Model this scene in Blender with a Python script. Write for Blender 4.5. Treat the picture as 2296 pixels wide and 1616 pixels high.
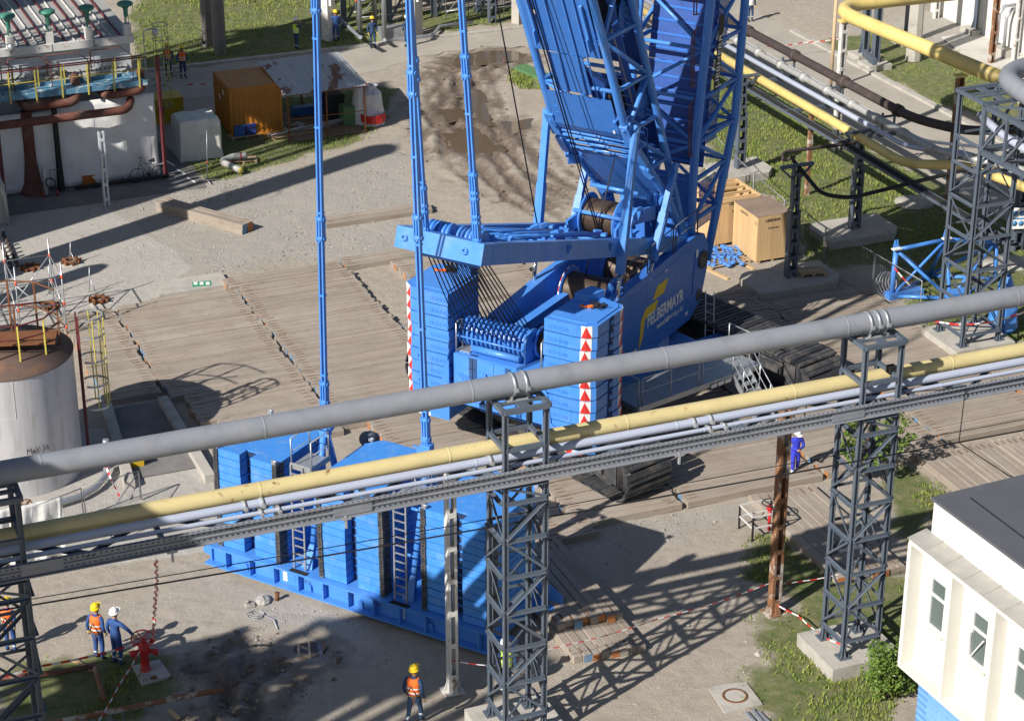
import bpy, bmesh, math, random
import numpy as np
from mathutils import Vector, Matrix
random.seed(7); np.random.seed(7)
scn = bpy.context.scene
for o in list(bpy.data.objects): bpy.data.objects.remove(o)
COL = scn.collection
R = math.radians

# ------------------------------------------------------------------ camera, sky, sun, exposure
CAM_H, FPX, PITCH = 34.0, 4775.0, R(24.9)
cam = bpy.data.objects.new('camera', bpy.data.cameras.new('camera')); COL.objects.link(cam)
cam.location = (0, 0, CAM_H); cam.rotation_euler = (R(90) - PITCH, 0, 0)
cam.data.sensor_width = 36.0; cam.data.lens = 36.0 * FPX / 2296.0
cam.data.clip_start = 0.5; cam.data.clip_end = 3000
scn.camera = cam
SUN_AZ, SUN_EL = R(46.0), R(34.5)            # shadows fall towards SUN_AZ
wd = bpy.data.worlds.new('World'); scn.world = wd; wd.use_nodes = True
nt = wd.node_tree; nt.nodes.clear()
sky = nt.nodes.new('ShaderNodeTexSky'); sky.sky_type = 'NISHITA'; sky.sun_disc = False
sky.sun_elevation = SUN_EL; sky.sun_rotation = R(224)
bg = nt.nodes.new('ShaderNodeBackground'); bg.inputs[1].default_value = 0.052
wo = nt.nodes.new('ShaderNodeOutputWorld')
nt.links.new(sky.outputs[0], bg.inputs[0]); nt.links.new(bg.outputs[0], wo.inputs[0])
sl = bpy.data.lights.new('sun', 'SUN'); sl.energy = 5.0; sl.angle = R(0.55); sl.color = (1.0, 0.95, 0.885)
so = bpy.data.objects.new('sun', sl); COL.objects.link(so); so.location = (-40, -40, 60)
sdir = Vector((math.cos(SUN_AZ) * math.cos(SUN_EL), math.sin(SUN_AZ) * math.cos(SUN_EL), -math.sin(SUN_EL)))
so.rotation_euler = sdir.to_track_quat('-Z', 'Y').to_euler()
scn.view_settings.view_transform = 'Standard'; scn.view_settings.look = 'None'
scn.view_settings.exposure = 0.44; scn.view_settings.gamma = 1.0
scn.render.resolution_x = 1024; scn.render.resolution_y = 720

# ------------------------------------------------------------------ coordinates
CP, SP = math.cos(PITCH), math.sin(PITCH)
def g(x, y, z=0.0):
    """point at height z seen at photo position (x, y) on a 2296 x 1616 grid"""
    u = (x - 1148.0) / FPX; v = (y - 808.0) / FPX
    d = Vector((u, CP - v * SP, -SP - v * CP)); t = (z - CAM_H) / d.z
    return Vector((d.x * t, d.y * t, z))
class Frame:
    def __init__(s, ox, oy, az):
        s.o = Vector((ox, oy, 0)); s.az = R(az)
        s.ex = Vector((math.cos(s.az), math.sin(s.az), 0)); s.ey = Vector((-math.sin(s.az), math.cos(s.az), 0))
    def w(s, u, v, z=0.0): return s.o + s.ex * u + s.ey * v + Vector((0, 0, z))
    def loc(s, P): d = P - s.o; return Vector((d.dot(s.ex), d.dot(s.ey), d.z))
MF = Frame(0, 70, 22.3)            # the plant grid
KF = Frame(3.88, 71.37, -30.5)     # the crane
BF = Frame(0.14, 48.9, 21.9)       # the pipe bridge
M = MF.w

# ------------------------------------------------------------------ materials
MT = {}
def new_mat(name):
    m = bpy.data.materials.new(name); m.use_nodes = True; MT[name] = m
    return m, m.node_tree, m.node_tree.nodes['Principled BSDF']
def nd(t, typ, **kw):
    n = t.nodes.new(typ)
    for k, v in kw.items(): setattr(n, k, v)
    return n
def pos(t): return nd(t, 'ShaderNodeNewGeometry').outputs['Position']
def noise(t, vec, scale, detail=4, rough=.55, stretch=None):
    if stretch:
        mp = nd(t, 'ShaderNodeMapping'); mp.inputs['Scale'].default_value = stretch
        t.links.new(vec, mp.inputs[0]); vec = mp.outputs[0]
    n = nd(t, 'ShaderNodeTexNoise'); n.inputs['Scale'].default_value = scale
    n.inputs['Detail'].default_value = detail; n.inputs['Roughness'].default_value = rough
    t.links.new(vec, n.inputs['Vector']); return n.outputs['Fac']
def ramp(t, fac, a, b):
    n = nd(t, 'ShaderNodeMapRange'); n.inputs['From Min'].default_value = a; n.inputs['From Max'].default_value = b
    t.links.new(fac, n.inputs[0]); return n.outputs[0]
def mixc(t, fac, a, b, mode='MIX'):
    n = nd(t, 'ShaderNodeMix', data_type='RGBA', blend_type=mode)
    for s, x in ((0, fac), (6, a), (7, b)):
        if hasattr(x, 'is_output'): t.links.new(x, n.inputs[s])
        elif s == 0: n.inputs[0].default_value = x
        else: n.inputs[s].default_value = (*x, 1)
    return n.outputs[2]
def math2(t, op, a, b=0.0):
    n = nd(t, 'ShaderNodeMath', operation=op)
    for i, x in enumerate((a, b)):
        if hasattr(x, 'is_output'): t.links.new(x, n.inputs[i])
        else: n.inputs[i].default_value = x
    return n.outputs[0]
def bumpn(t, h, strength, dist=.02):
    n = nd(t, 'ShaderNodeBump'); n.inputs['Strength'].default_value = strength; n.inputs['Distance'].default_value = dist
    t.links.new(h, n.inputs['Height']); return n.outputs[0]
def sc(c, k): return tuple(x * k for x in c)
def mat(name, col, rough=.5, metal=0.0, var=.25, scale=1.5, dirt=None, dirt_amt=.35, dscale=2.0, dlim=(.5, .72), bump=0.0, bscale=20, rnd=0.0, stretch=None, spec=.5, dirt2=None, d2=(.58, .78, .5, (3, 3, .5), 2.0)):
    """paint / steel / wood: colour varied by noise, optional stains (rust, dust) and a per-object shift"""
    m, t, b = new_mat(name); p = pos(t)
    c = mixc(t, noise(t, p, scale, stretch=stretch), sc(col, 1 - var), sc(col, 1 + var))
    if dirt:
        f = ramp(t, noise(t, p, dscale, 6, .65, stretch), *dlim); f = math2(t, 'MULTIPLY', f, dirt_amt)
        c = mixc(t, f, c, dirt)
    if dirt2:
        f = math2(t, 'MULTIPLY', ramp(t, noise(t, p, d2[4], 6, .7, d2[3]), d2[0], d2[1]), d2[2]); c = mixc(t, f, c, dirt2)
    if rnd:
        oi = nd(t, 'ShaderNodeObjectInfo'); k = ramp(t, oi.outputs['Random'], 0, 1)
        mr = k.node; mr.inputs['To Min'].default_value = 1 - rnd; mr.inputs['To Max'].default_value = 1 + rnd
        h = nd(t, 'ShaderNodeVectorMath', operation='SCALE'); t.links.new(c, h.inputs[0]); t.links.new(k, h.inputs['Scale']); c = h.outputs[0]
    t.links.new(c, b.inputs['Base Color'])
    rr = ramp(t, noise(t, p, scale * 3), .3, .7); rr.node.inputs['To Min'].default_value = max(.05, rough - .1); rr.node.inputs['To Max'].default_value = min(1, rough + .12)
    t.links.new(rr, b.inputs['Roughness']); b.inputs['Metallic'].default_value = metal
    b.inputs['Specular IOR Level'].default_value = spec
    if bump: t.links.new(bumpn(t, noise(t, p, bscale, 5, .6, stretch), bump), b.inputs['Normal'])
    return m
RUST = (.16, .06, .022)
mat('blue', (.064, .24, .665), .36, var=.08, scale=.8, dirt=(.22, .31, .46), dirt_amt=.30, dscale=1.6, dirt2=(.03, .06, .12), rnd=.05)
mat('blue_shaded', (.018, .075, .30), .55, var=.25, scale=3, dirt=(.01, .03, .1), dirt_amt=.6)  # blue darkened to paint the shade inside derrick and boom
mat('blue_plain', (.042, .165, .54), .38, var=.1, dirt=(.10, .20, .42), dirt_amt=.4, dirt2=(.02, .05, .12))
mat('blue_dusty', (.056, .25, .68), .48, var=.08, dirt=(.30, .40, .52), dirt_amt=.38, dscale=2.6, dlim=(.52, .72), dirt2=(.03, .07, .14), rnd=.07)
m, t, b = new_mat('blue_perf'); pp_ = pos(t); wv = nd(t, 'ShaderNodeTexVoronoi'); wv.inputs['Scale'].default_value = 17; wv.inputs['Randomness'].default_value = .15; t.links.new(pp_, wv.inputs['Vector'])
c = mixc(t, noise(t, pp_, 1.2, 4), (.032, .14, .46), (.05, .19, .54)); c = mixc(t, math2(t, 'MULTIPLY', ramp(t, wv.outputs['Distance'], .34, .24), .75), c, (.012, .05, .17)); c = mixc(t, math2(t, 'MULTIPLY', ramp(t, noise(t, pp_, 2.5, 6, .7), .55, .75), .35), c, (.16, .22, .34)); t.links.new(c, b.inputs['Base Color']); b.inputs['Roughness'].default_value = .5
mat('seam', (.012, .03, .09), .8)
mat('white_paint', (.78, .78, .76), .45, var=.05, dirt=(.45, .43, .40), dirt_amt=.25)
mat('red_paint', (.62, .03, .025), .4, var=.12)
mat('hydrant_red', (.5, .018, .02), .38, var=.15, dirt=(.25, .05, .04), dirt_amt=.4)
mat('yellow_logo', (.72, .50, .02), .5, var=.05)
mat('black_iron', (.042, .045, .052), .55, var=.3, dirt=(.19, .165, .135), dirt_amt=.6, dscale=2.5, dlim=(.45, .7), bump=.25, bscale=25)
mat('rubber', (.015, .015, .016), .7, var=.2)
mat('rope_steel', (.085, .058, .04), .45, var=.35, scale=8, metal=.4)
mat('rope_black', (.012, .012, .014), .5, var=.2)
mat('galv', (.42, .44, .46), .38, metal=.55, var=.18, scale=5)
mat('chrome', (.55, .55, .55), .12, metal=1.0, var=.05)
mat('steel_grey', (.085, .108, .14), .5, var=.13, scale=1.2, dirt=(.20, .19, .18), dirt_amt=.22, dscale=3)
mat('steel_plate', (.30, .31, .315), .5, var=.1, dirt=RUST, dirt_amt=.35, dscale=2.5, dlim=(.56, .68))
mat('pipe_grey', (.225, .24, .27), .55, var=.06, scale=.9, dirt2=(.13, .13, .14), d2=(.5, .75, .5, (1, 1, 1), 1.1), dirt=(.32, .31, .30), dirt_amt=.35, dscale=1.3, bump=.06, bscale=40)
mat('pipe_light', (.40, .44, .54), .48, var=.06, scale=1.2, dirt=(.22, .20, .18), dirt_amt=.3, dscale=4, dlim=(.6, .75))
mat('pipe_yellow', (.60, .50, .25), .5, var=.07, scale=1.0, dirt=(.20, .085, .03), dirt_amt=.85, dscale=2.3, dlim=(.615, .68), stretch=(1.2, 1.2, .7), dirt2=(.40, .33, .16), d2=(.45, .75, .6, (1, 1, 1), .6))
mat('pipe_yellow_clean', (.70, .54, .19), .45, var=.06, dirt=(.30, .22, .08), dirt_amt=.4, dscale=1.2)
mat('pipe_brown', (.055, .04, .036), .75, var=.25, scale=3, dirt=(.12, .09, .075), dirt_amt=.5)
mat('pipe_rusty', (.13, .045, .03), .8, var=.4, scale=2.5, dirt=(.21, .16, .13), dirt_amt=.6, dscale=2.2, bump=.2)
mat('pipe_insul', (.42, .42, .40), .5, metal=.2, var=.12, scale=3, dirt=(.22, .13, .07), dirt_amt=.5, dscale=2, dlim=(.56, .7))
mat('rust_post', (.22, .105, .05), .85, var=.4, scale=3, dirt=(.52, .50, .46), dirt_amt=.75, dscale=1.6, dlim=(.50, .58), bump=.3, bscale=12)
mat('white_post', (.60, .59, .56), .7, var=.12, dirt=(.24, .12, .06), dirt_amt=.9, dscale=3.0, dlim=(.58, .66), bump=.3, bscale=14)
mat('rust', (.17, .065, .025), .85, var=.45, scale=4, bump=.3)
mat('maroon', (.12, .02, .025), .6, var=.3, dirt=RUST, dirt_amt=.5)
mat('yellow_rail', (.55, .47, .08), .55, var=.15, dirt=(.25, .2, .1), dirt_amt=.4)
mat('concrete', (.42, .395, .35), .88, var=.14, scale=1.5, dirt=(.20, .185, .16), dirt_amt=.5, dscale=1.4, dlim=(.48, .7), bump=.35, bscale=14)
mat('concrete_shaded', (.20, .185, .165), .9, var=.2, dirt=(.10, .095, .09), dirt_amt=.5, bump=.3)  # concrete darkened to paint the shade on the far pillars
mat('concrete_pale', (.52, .50, .45), .88, var=.10, scale=1.0, dirt=(.28, .26, .22), dirt_amt=.45, dscale=.7, bump=.2, bscale=25)
mat('road_conc', (.385, .35, .30), .9, var=.09, scale=.5, dirt=(.25, .225, .19), dirt_amt=.55, dscale=.32, dlim=(.42, .68), bump=.25, bscale=30)
mat('asphalt', (.16, .155, .15), .9, var=.2, scale=.8, dirt=(.26, .245, .22), dirt_amt=.5, dscale=.8, bump=.3, bscale=40)
mat('roof_felt', (.085, .09, .105), .9, var=.14, scale=1.3, dirt=(.14, .14, .15), dirt_amt=.4, dscale=.8, bump=.5, bscale=60)
mat('plaster_white', (.64, .63, .59), .85, var=.03, scale=.8, dirt2=(.52, .50, .45), d2=(.50, .72, .55, (2.5, 2.5, .35), 1.6), dirt=(.55, .52, .44), dirt_amt=.28, dscale=1.1, dlim=(.5, .75), bump=.12, bscale=18)
mat('plaster_cream', (.64, .62, .53), .85, var=.025, dirt=(.62, .58, .46), dirt_amt=.3, dscale=1.0, bump=.08, bscale=20)
mat('tile_blue', (.17, .37, .66), .35, var=.12, scale=4, rnd=.06)
mat('grout_blue', (.10, .24, .48), .7, var=.1)
mat('ledge_tin', (.40, .39, .36), .55, metal=.3, var=.1, dirt=(.55, .5, .42), dirt_amt=.5, dscale=3)
mat('glass', (.10, .135, .13), .06, var=.15, spec=.8)
mat('pvc', (.70, .70, .69), .35, var=.02)
m, t, b = new_mat('timber'); tc = nd(t, 'ShaderNodeTexCoord'); oi = nd(t, 'ShaderNodeObjectInfo')
va = nd(t, 'ShaderNodeVectorMath', operation='ADD'); vm = nd(t, 'ShaderNodeVectorMath', operation='SCALE'); cx = nd(t, 'ShaderNodeCombineXYZ')
for k_ in range(3): t.links.new(oi.outputs['Random'], cx.inputs[k_])
t.links.new(cx.outputs[0], vm.inputs[0]); vm.inputs['Scale'].default_value = 37.0; t.links.new(tc.outputs['Object'], va.inputs[0]); t.links.new(vm.outputs[0], va.inputs[1]); tv = va.outputs[0]
f1 = noise(t, tv, 1.0, 5, .6, (.45, 7, 5)); f2 = noise(t, tv, 1.0, 6, .7, (1.2, 17, 12)); f3 = noise(t, pos(t), .45, 5, .6); f4 = noise(t, pos(t), 3.0, 5, .65)
c = mixc(t, ramp(t, f1, .3, .7), (.265, .222, .178), (.345, .292, .24)); c = mixc(t, math2(t, 'MULTIPLY', ramp(t, f2, .56, .78), .42), c, (.15, .115, .088)); c = mixc(t, math2(t, 'MULTIPLY', ramp(t, f3, .42, .66), .45), c, (.37, .335, .29)); c = mixc(t, math2(t, 'MULTIPLY', ramp(t, f4, .55, .75), .5), c, (.19, .16, .13)); c = mixc(t, math2(t, 'MULTIPLY', ramp(t, noise(t, pos(t), .8, 6, .7), .52, .72), .5), c, (.20, .17, .14))
k = ramp(t, oi.outputs['Random'], 0, 1); k.node.inputs['To Min'].default_value = .92; k.node.inputs['To Max'].default_value = 1.10
h = nd(t, 'ShaderNodeVectorMath', operation='SCALE'); t.links.new(c, h.inputs[0]); t.links.new(k, h.inputs['Scale']); t.links.new(h.outputs[0], b.inputs['Base Color']); b.inputs['Roughness'].default_value = .85; b.inputs['Specular IOR Level'].default_value = .25
t.links.new(bumpn(t, f2, .5, .02), b.inputs['Normal'])
mat('timber_end_blue', (.12, .25, .40), .8, var=.35, scale=5, dirt=(.30, .22, .15), dirt_amt=.5)
mat('timber_end_orange', (.42, .16, .05), .8, var=.35, scale=5, dirt=(.30, .22, .15), dirt_amt=.5)
mat('crate_wood', (.56, .38, .19), .7, var=.10, scale=2, dirt=(.44, .26, .11), dirt_amt=.5, dscale=2.5, bump=.1, rnd=.08, stretch=(6, 6, .7))
mat('crate_lid', (.26, .19, .14), .8, var=.2, scale=3, rnd=.1, stretch=(1, 1, 1))
mat('pallet', (.42, .30, .18), .8, var=.2, scale=3, rnd=.2)
mat('ink', (.05, .04, .035), .8)
mat('container_orange', (.42, .165, .018), .5, var=.12, scale=1.2, dirt=(.16, .07, .03), dirt_amt=.5, dscale=1.6, dlim=(.55, .7))
mat('orange_box', (.42, .12, .015), .5, var=.1)
mat('tarp', (.74, .735, .71), .7, var=.05, scale=1.2, bump=1.0, bscale=2.4, dirt=(.5, .49, .45), dirt_amt=.4)
mat('tarp_seam', (.72, .73, .76), .6, var=.03)
mat('tarp_beige', (.68, .66, .59), .8, var=.06, dirt=(.36, .33, .26), dirt_amt=.4, bump=.5, bscale=2.2)
mat('tin', (.45, .46, .47), .5, metal=.35, var=.1, dirt=(.20, .075, .03), dirt_amt=.95, dscale=.7, dlim=(.565, .59), stretch=(1.6, .5, 1))
mat('plastic_film', (.62, .62, .66), .25, var=.1)
mat('green_vent', (.05, .20, .145), .55, var=.15, dirt=(.12, .2, .16), dirt_amt=.4)
mat('roof_panel', (.34, .335, .32), .65, var=.16, scale=1.6, dirt=(.17, .10, .06), dirt_amt=.5, dscale=1.2, dlim=(.55, .72))
mat('facade_grey', (.52, .54, .57), .6, var=.06, dirt=(.30, .29, .28), dirt_amt=.4, dscale=1.4)
mat('catwalk_blue', (.09, .22, .33), .6, var=.2, dirt=(.55, .56, .56), dirt_amt=.8, dscale=3, dlim=(.55, .62))
mat('tank_paint', (.55, .55, .57), .45, metal=.25, var=.06, scale=.9, dirt=(.30, .265, .23), dirt_amt=.5, dscale=1.5, dlim=(.50, .72), stretch=(2.5, 2.5, .35))
mat('tank_roof', (.125, .082, .065), .8, var=.35, scale=1.3, dirt=(.28, .13, .05), dirt_amt=.6, dscale=1.1, dlim=(.52, .7))
mat('suit_navy', (.022, .055, .125), .85, var=.25, scale=6)
mat('suit_blue', (.025, .075, .24), .85, var=.25, scale=6)
mat('suit_royal', (.03, .045, .50), .8, var=.2, scale=6)
mat('vest_orange', (.85, .16, .02), .7, var=.08)
mat('vest_yellow', (.62, .85, .05), .7, var=.08)
mat('reflect', (.70, .71, .70), .35, var=.05)
mat('skin', (.42, .22, .15), .6, var=.08)
mat('boot', (.02, .018, .016), .7)
mat('helmet_yellow', (.80, .56, .02), .3, var=.05)
mat('helmet_white', (.80, .80, .78), .3, var=.04)
mat('glove', (.50, .36, .13), .8, var=.15)
mat('hair', (.02, .014, .01), .7)
mat('strap_brown', (.16, .085, .045), .8)
mat('green_cover', (.09, .20, .085), .8, var=.1)
mat('green_print', (.02, .26, .13), .7)
mat('bark', (.10, .07, .05), .9, var=.3, bump=.4)
mat('stone', (.36, .34, .31), .9, var=.2, bump=.3, rnd=.3)
mat('cable_grey', (.34, .35, .36), .5)
mat('tape_red', (.62, .03, .03), .6)
mat('tape_white', (.78, .76, .74), .6)
mat('sign_blue', (.08, .24, .45), .5)
mat('scaf_red', (.75, .10, .03), .5)
mat('blue_box', (.03, .12, .36), .5)
mat('box_navy', (.03, .05, .20), .5)
mat('gen_yellow', (.52, .34, .015), .5, var=.1)
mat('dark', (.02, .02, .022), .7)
mat('fence_wire', (.30, .31, .32), .5, metal=.4)
# ------------------------------------------------------------------ mesh builder
class MB:
    def __init__(s): s.v = []; s.f = []; s.m = []; s.s = []
    def add(s, vs, fs, mi=0, sm=False):
        o = len(s.v); s.v += [tuple(x) for x in vs]
        for f in fs: s.f.append([i + o for i in f]); s.m.append(mi); s.s.append(sm)
    def box(s, c, d, rz=0.0, mi=0):
        x, y, z = d[0] / 2, d[1] / 2, d[2] / 2; ca, sa = math.cos(rz), math.sin(rz)
        vs = []
        for k in (-z, z):
            for i, j in ((-x, -y), (x, -y), (x, y), (-x, y)):
                vs.append((c[0] + i * ca - j * sa, c[1] + i * sa + j * ca, c[2] + k))
        s.add(vs, [(3, 2, 1, 0), (4, 5, 6, 7), (0, 1, 5, 4), (1, 2, 6, 5), (2, 3, 7, 6), (3, 0, 4, 7)], mi)
    def b2(s, a, b, mi=0):
        s.box([(a[i] + b[i]) / 2 for i in range(3)], [abs(b[i] - a[i]) for i in range(3)], 0, mi)
    def bar(s, p, q, w, h=None, up=(0, 0, 1), mi=0):
        h = h or w; p = Vector(p); q = Vector(q); d = (q - p).normalized(); up = Vector(up)
        if abs(d.dot(up.normalized())) > .98: up = Vector((1, 0, 0)) if abs(d.x) < .9 else Vector((0, 1, 0))
        a = d.cross(up).normalized() * (w / 2); b = a.cross(d).normalized() * (h / 2)
        vs = [e + i * a + j * b for e in (p, q) for i, j in ((-1, -1), (1, -1), (1, 1), (-1, 1))]
        s.add(vs, [(0, 1, 2, 3), (7, 6, 5, 4), (0, 4, 5, 1), (1, 5, 6, 2), (2, 6, 7, 3), (3, 7, 4, 0)], mi)
    def angle(s, p, q, w, t, up=(0, 0, 1), mi=0):           # L section
        p = Vector(p); q = Vector(q); d = (q - p).normalized(); up = Vector(up)
        if abs(d.dot(up.normalized())) > .98: up = Vector((1, 0, 0))
        a = d.cross(up).normalized(); b = a.cross(d).normalized()
        s.bar(p + a * w / 2, q + a * w / 2, w, t, b, mi); s.bar(p + b * (w / 2 + t / 2), q + b * (w / 2 + t / 2), t, w, b, mi)
    def ibeam(s, p, q, w, h, t, up=(0, 0, 1), mi=0):
        p = Vector(p); q = Vector(q); d = (q - p).normalized(); up = Vector(up)
        if abs(d.dot(up.normalized())) > .98: up = Vector((1, 0, 0))
        a = d.cross(up).normalized(); b = a.cross(d).normalized()
        for k in (-1, 1): s.bar(p + b * k * (h - t) / 2, q + b * k * (h - t) / 2, w, t, b, mi)
        s.bar(p, q, t, h - 2 * t, b, mi)
    def tube(s, pts, r, n=8, mi=0, cap=True, closed=False, sm=True):
        pts = [Vector(p) for p in pts]; N = len(pts); rs = r if isinstance(r, (list, tuple)) else [r] * N
        vs = []; prev = None
        for i, p in enumerate(pts):
            if closed: d = pts[(i + 1) % N] - pts[i - 1]
            elif i == 0: d = pts[1] - p
            elif i == N - 1: d = p - pts[-2]
            else: d = (pts[i + 1] - p).normalized() + (p - pts[i - 1]).normalized()
            d.normalize()
            if prev is None:
                up = Vector((0, 0, 1)) if abs(d.z) < .9 else Vector((1, 0, 0)); a = d.cross(up).normalized()
            else: a = (prev - d * prev.dot(d)).normalized()
            prev = a; b = a.cross(d)
            for k in range(n):
                t = 2 * math.pi * k / n; vs.append(p + (a * math.cos(t) + b * math.sin(t)) * rs[i])
        fs = []
        for i in range(N if closed else N - 1):
            j = (i + 1) % N
            for k in range(n): l = (k + 1) % n; fs.append((i * n + k, i * n + l, j * n + l, j * n + k))
        s.add(vs, fs, mi, sm)
        if cap and not closed:
            o = len(s.v) - N * n
            s.f.append([o + k for k in range(n)][::-1]); s.m.append(mi); s.s.append(False)
            s.f.append([o + (N - 1) * n + k for k in range(n)]); s.m.append(mi); s.s.append(False)
    def cyl(s, p, q, r, n=12, mi=0): s.tube([p, q], r, n, mi)
    def ext(s, poly, vec, mi=0):
        poly = [Vector(p) for p in poly]; vec = Vector(vec); n = len(poly)
        nrm = Vector((0, 0, 0))
        for i in range(n): nrm += poly[i].cross(poly[(i + 1) % n])
        if nrm.dot(vec) < 0: poly = poly[::-1]
        s.add(poly + [p + vec for p in poly], [tuple(range(n))[::-1], tuple(range(n, 2 * n))] + [(i, (i + 1) % n, n + (i + 1) % n, n + i) for i in range(n)], mi)
    def prism(s, poly, z0, z1, mi=0): s.ext([(p[0], p[1], z0) for p in poly], (0, 0, z1 - z0), mi)
    def lathe(s, prof, c, n=16, mi=0, axis=None, sm=True):
        c = Vector(c); ax = Vector(axis or (0, 0, 1)).normalized()
        up = Vector((1, 0, 0)) if abs(ax.x) < .9 else Vector((0, 1, 0)); a = ax.cross(up).normalized(); b = ax.cross(a)
        vs = []
        for r, h in prof:
            for k in range(n): t = 2 * math.pi * k / n; vs.append(c + ax * h + (a * math.cos(t) + b * math.sin(t)) * r)
        fs = [(i * n + k, i * n + (k + 1) % n, (i + 1) * n + (k + 1) % n, (i + 1) * n + k) for i in range(len(prof) - 1) for k in range(n)]
        s.add(vs, fs, mi, sm)
    def ring(s, c, rad, r, n=24, m=6, axis=(0, 0, 1), a0=0.0, a1=2 * math.pi, mi=0):
        c = Vector(c); ax = Vector(axis).normalized(); up = Vector((1, 0, 0)) if abs(ax.x) < .9 else Vector((0, 1, 0))
        a = ax.cross(up).normalized(); b = ax.cross(a); full = abs(a1 - a0) > 6.28
        s.tube([c + (a * math.cos(t) + b * math.sin(t)) * rad for t in [a0 + (a1 - a0) * i / n for i in range(n if full else n + 1)]], r, m, mi, closed=full)
    def sheet(s, grid, mi=0, sm=True):
        h = len(grid); w = len(grid[0])
        s.add([p for row in grid for p in row], [(i * w + j, i * w + j + 1, (i + 1) * w + j + 1, (i + 1) * w + j) for i in range(h - 1) for j in range(w - 1)], mi, sm)
    def mesh(s, name, mats, off=None):
        me = bpy.data.meshes.new(name)
        vs = s.v if off is None else [(x - off[0], y - off[1], z - off[2]) for x, y, z in s.v]
        me.from_pydata(vs, [], s.f)
        for m in ([mats] if isinstance(mats, str) else mats): me.materials.append(MT[m])
        me.polygons.foreach_set('material_index', s.m); me.polygons.foreach_set('use_smooth', s.s)
        me.update(); return me
    def build(s, name, mats, parent=None, off=None):
        if parent is not None and off is None and parent.get('_w'): off = parent['_w']
        o = bpy.data.objects.new(name, s.mesh(name, mats, off)); COL.objects.link(o)
        if parent is not None: o.parent = parent
        return o
GRP = {}
def tag(o, label, cat, group=None, kind=None):
    if label: o['label'] = label
    if cat: o['category'] = cat
    if group: o['group'] = group
    if kind: o['kind'] = kind
    return o
def thing(name, label, cat, loc=(0, 0, 0), rz=0.0, group=None, world=False):
    """an Empty at the thing's base; with world=True its parts are written in world coordinates"""
    o = bpy.data.objects.new(name, None); COL.objects.link(o); o.location = loc; o.rotation_euler = (0, 0, rz)
    o.empty_display_size = .3
    if world: o['_w'] = list(loc)
    return tag(o, label, cat, group)
def single(mb, name, mats, label, cat, loc, group=None):
    o = mb.build(name, mats, None, off=loc); o.location = loc
    return tag(o, label, cat, group)
def place(me, name, parent, loc=(0, 0, 0), rot=(0, 0, 0)):
    o = bpy.data.objects.new(name, me); COL.objects.link(o); o.parent = parent; o.location = loc; o.rotation_euler = rot
    return o
def copy_tree(o, parent=None):
    c = o.copy(); COL.objects.link(c); c.parent = parent
    for ch in list(o.children): copy_tree(ch, c)
    return c
def struct(mb, name, mats):
    o = mb.build(name, mats); o['kind'] = 'structure'; return o
def text_mb(body, size, depth=.004, bold=0.0):
    cu = bpy.data.curves.new('t', 'FONT'); cu.body = body; cu.size = size; cu.extrude = depth; cu.offset = bold; cu.resolution_u = 2
    o = bpy.data.objects.new('t', cu); COL.objects.link(o)
    bpy.context.view_layer.update()
    me = bpy.data.meshes.new_from_object(o.evaluated_get(bpy.context.evaluated_depsgraph_get()))
    vs = [tuple(v.co) for v in me.vertices]; fs = [list(p.vertices) for p in me.polygons]
    bpy.data.objects.remove(o); bpy.data.curves.remove(cu); bpy.data.meshes.remove(me)
    return vs, fs
def put_text(mb, body, size, origin, ex, ey, depth=.004, mi=0, bold=0.0, wide=1.0):
    vs, fs = text_mb(body, size, depth, bold); ex = Vector(ex).normalized(); ey = Vector(ey).normalized(); ez = ex.cross(ey); o = Vector(origin)
    mb.add([o + ex * x * wide + ey * y + ez * z for x, y, z in vs], fs, mi)
def off2(p): return (p.x, p.y)

# ------------------------------------------------------------------ numpy helpers for the ground
def vnoise(x, y, s, seed=0):
    x = np.asarray(x) * s + seed * 17.3; y = np.asarray(y) * s + seed * 9.1
    xi = np.floor(x).astype(np.int64); yi = np.floor(y).astype(np.int64); fx = x - xi; fy = y - yi
    fx = fx * fx * (3 - 2 * fx); fy = fy * fy * (3 - 2 * fy)
    def h(a, b):
        n = (a * 374761393 + b * 668265263 + seed * 1442695) & 0x7fffffff
        n = ((n ^ (n >> 13)) * 1274126177) & 0x7fffffff
        return ((n ^ (n >> 16)) & 0xffff) / 65535.0
    return (h(xi, yi) * (1 - fx) + h(xi + 1, yi) * fx) * (1 - fy) + (h(xi, yi + 1) * (1 - fx) + h(xi + 1, yi + 1) * fx) * fy
def fbm(x, y, s, seed=0, o=4):
    r = 0; a = .5
    for i in range(o): r = r + a * vnoise(x, y, s * 2 ** i, seed + i); a *= .5
    return r
def sdf(px, py, poly):
    """signed distance to a polygon, positive inside"""
    n = len(poly); d = np.full(px.shape, 1e9); ins = np.zeros(px.shape, bool)
    for i in range(n):
        ax, ay = poly[i]; bx, by = poly[(i + 1) % n]; ex, ey = bx - ax, by - ay
        t = np.clip(((px - ax) * ex + (py - ay) * ey) / (ex * ex + ey * ey + 1e-9), 0, 1)
        d = np.minimum(d, np.hypot(px - ax - ex * t, py - ay - ey * t))
        c = ((ay > py) != (by > py)) & (px < (bx - ax) * (py - ay) / ((by - ay) + 1e-12) + ax); ins ^= c
    return np.where(ins, d, -d)
def dline(px, py, pts):
    d = np.full(px.shape, 1e9)
    for (ax, ay), (bx, by) in zip(pts[:-1], pts[1:]):
        ex, ey = bx - ax, by - ay; t = np.clip(((px - ax) * ex + (py - ay) * ey) / (ex * ex + ey * ey + 1e-9), 0, 1)
        d = np.minimum(d, np.hypot(px - ax - ex * t, py - ay - ey * t))
    return d
def gp(*pts): return [off2(g(x, y)) for x, y in pts]
def mp(*pts): return [off2(M(u, v)) for u, v in pts]
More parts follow.
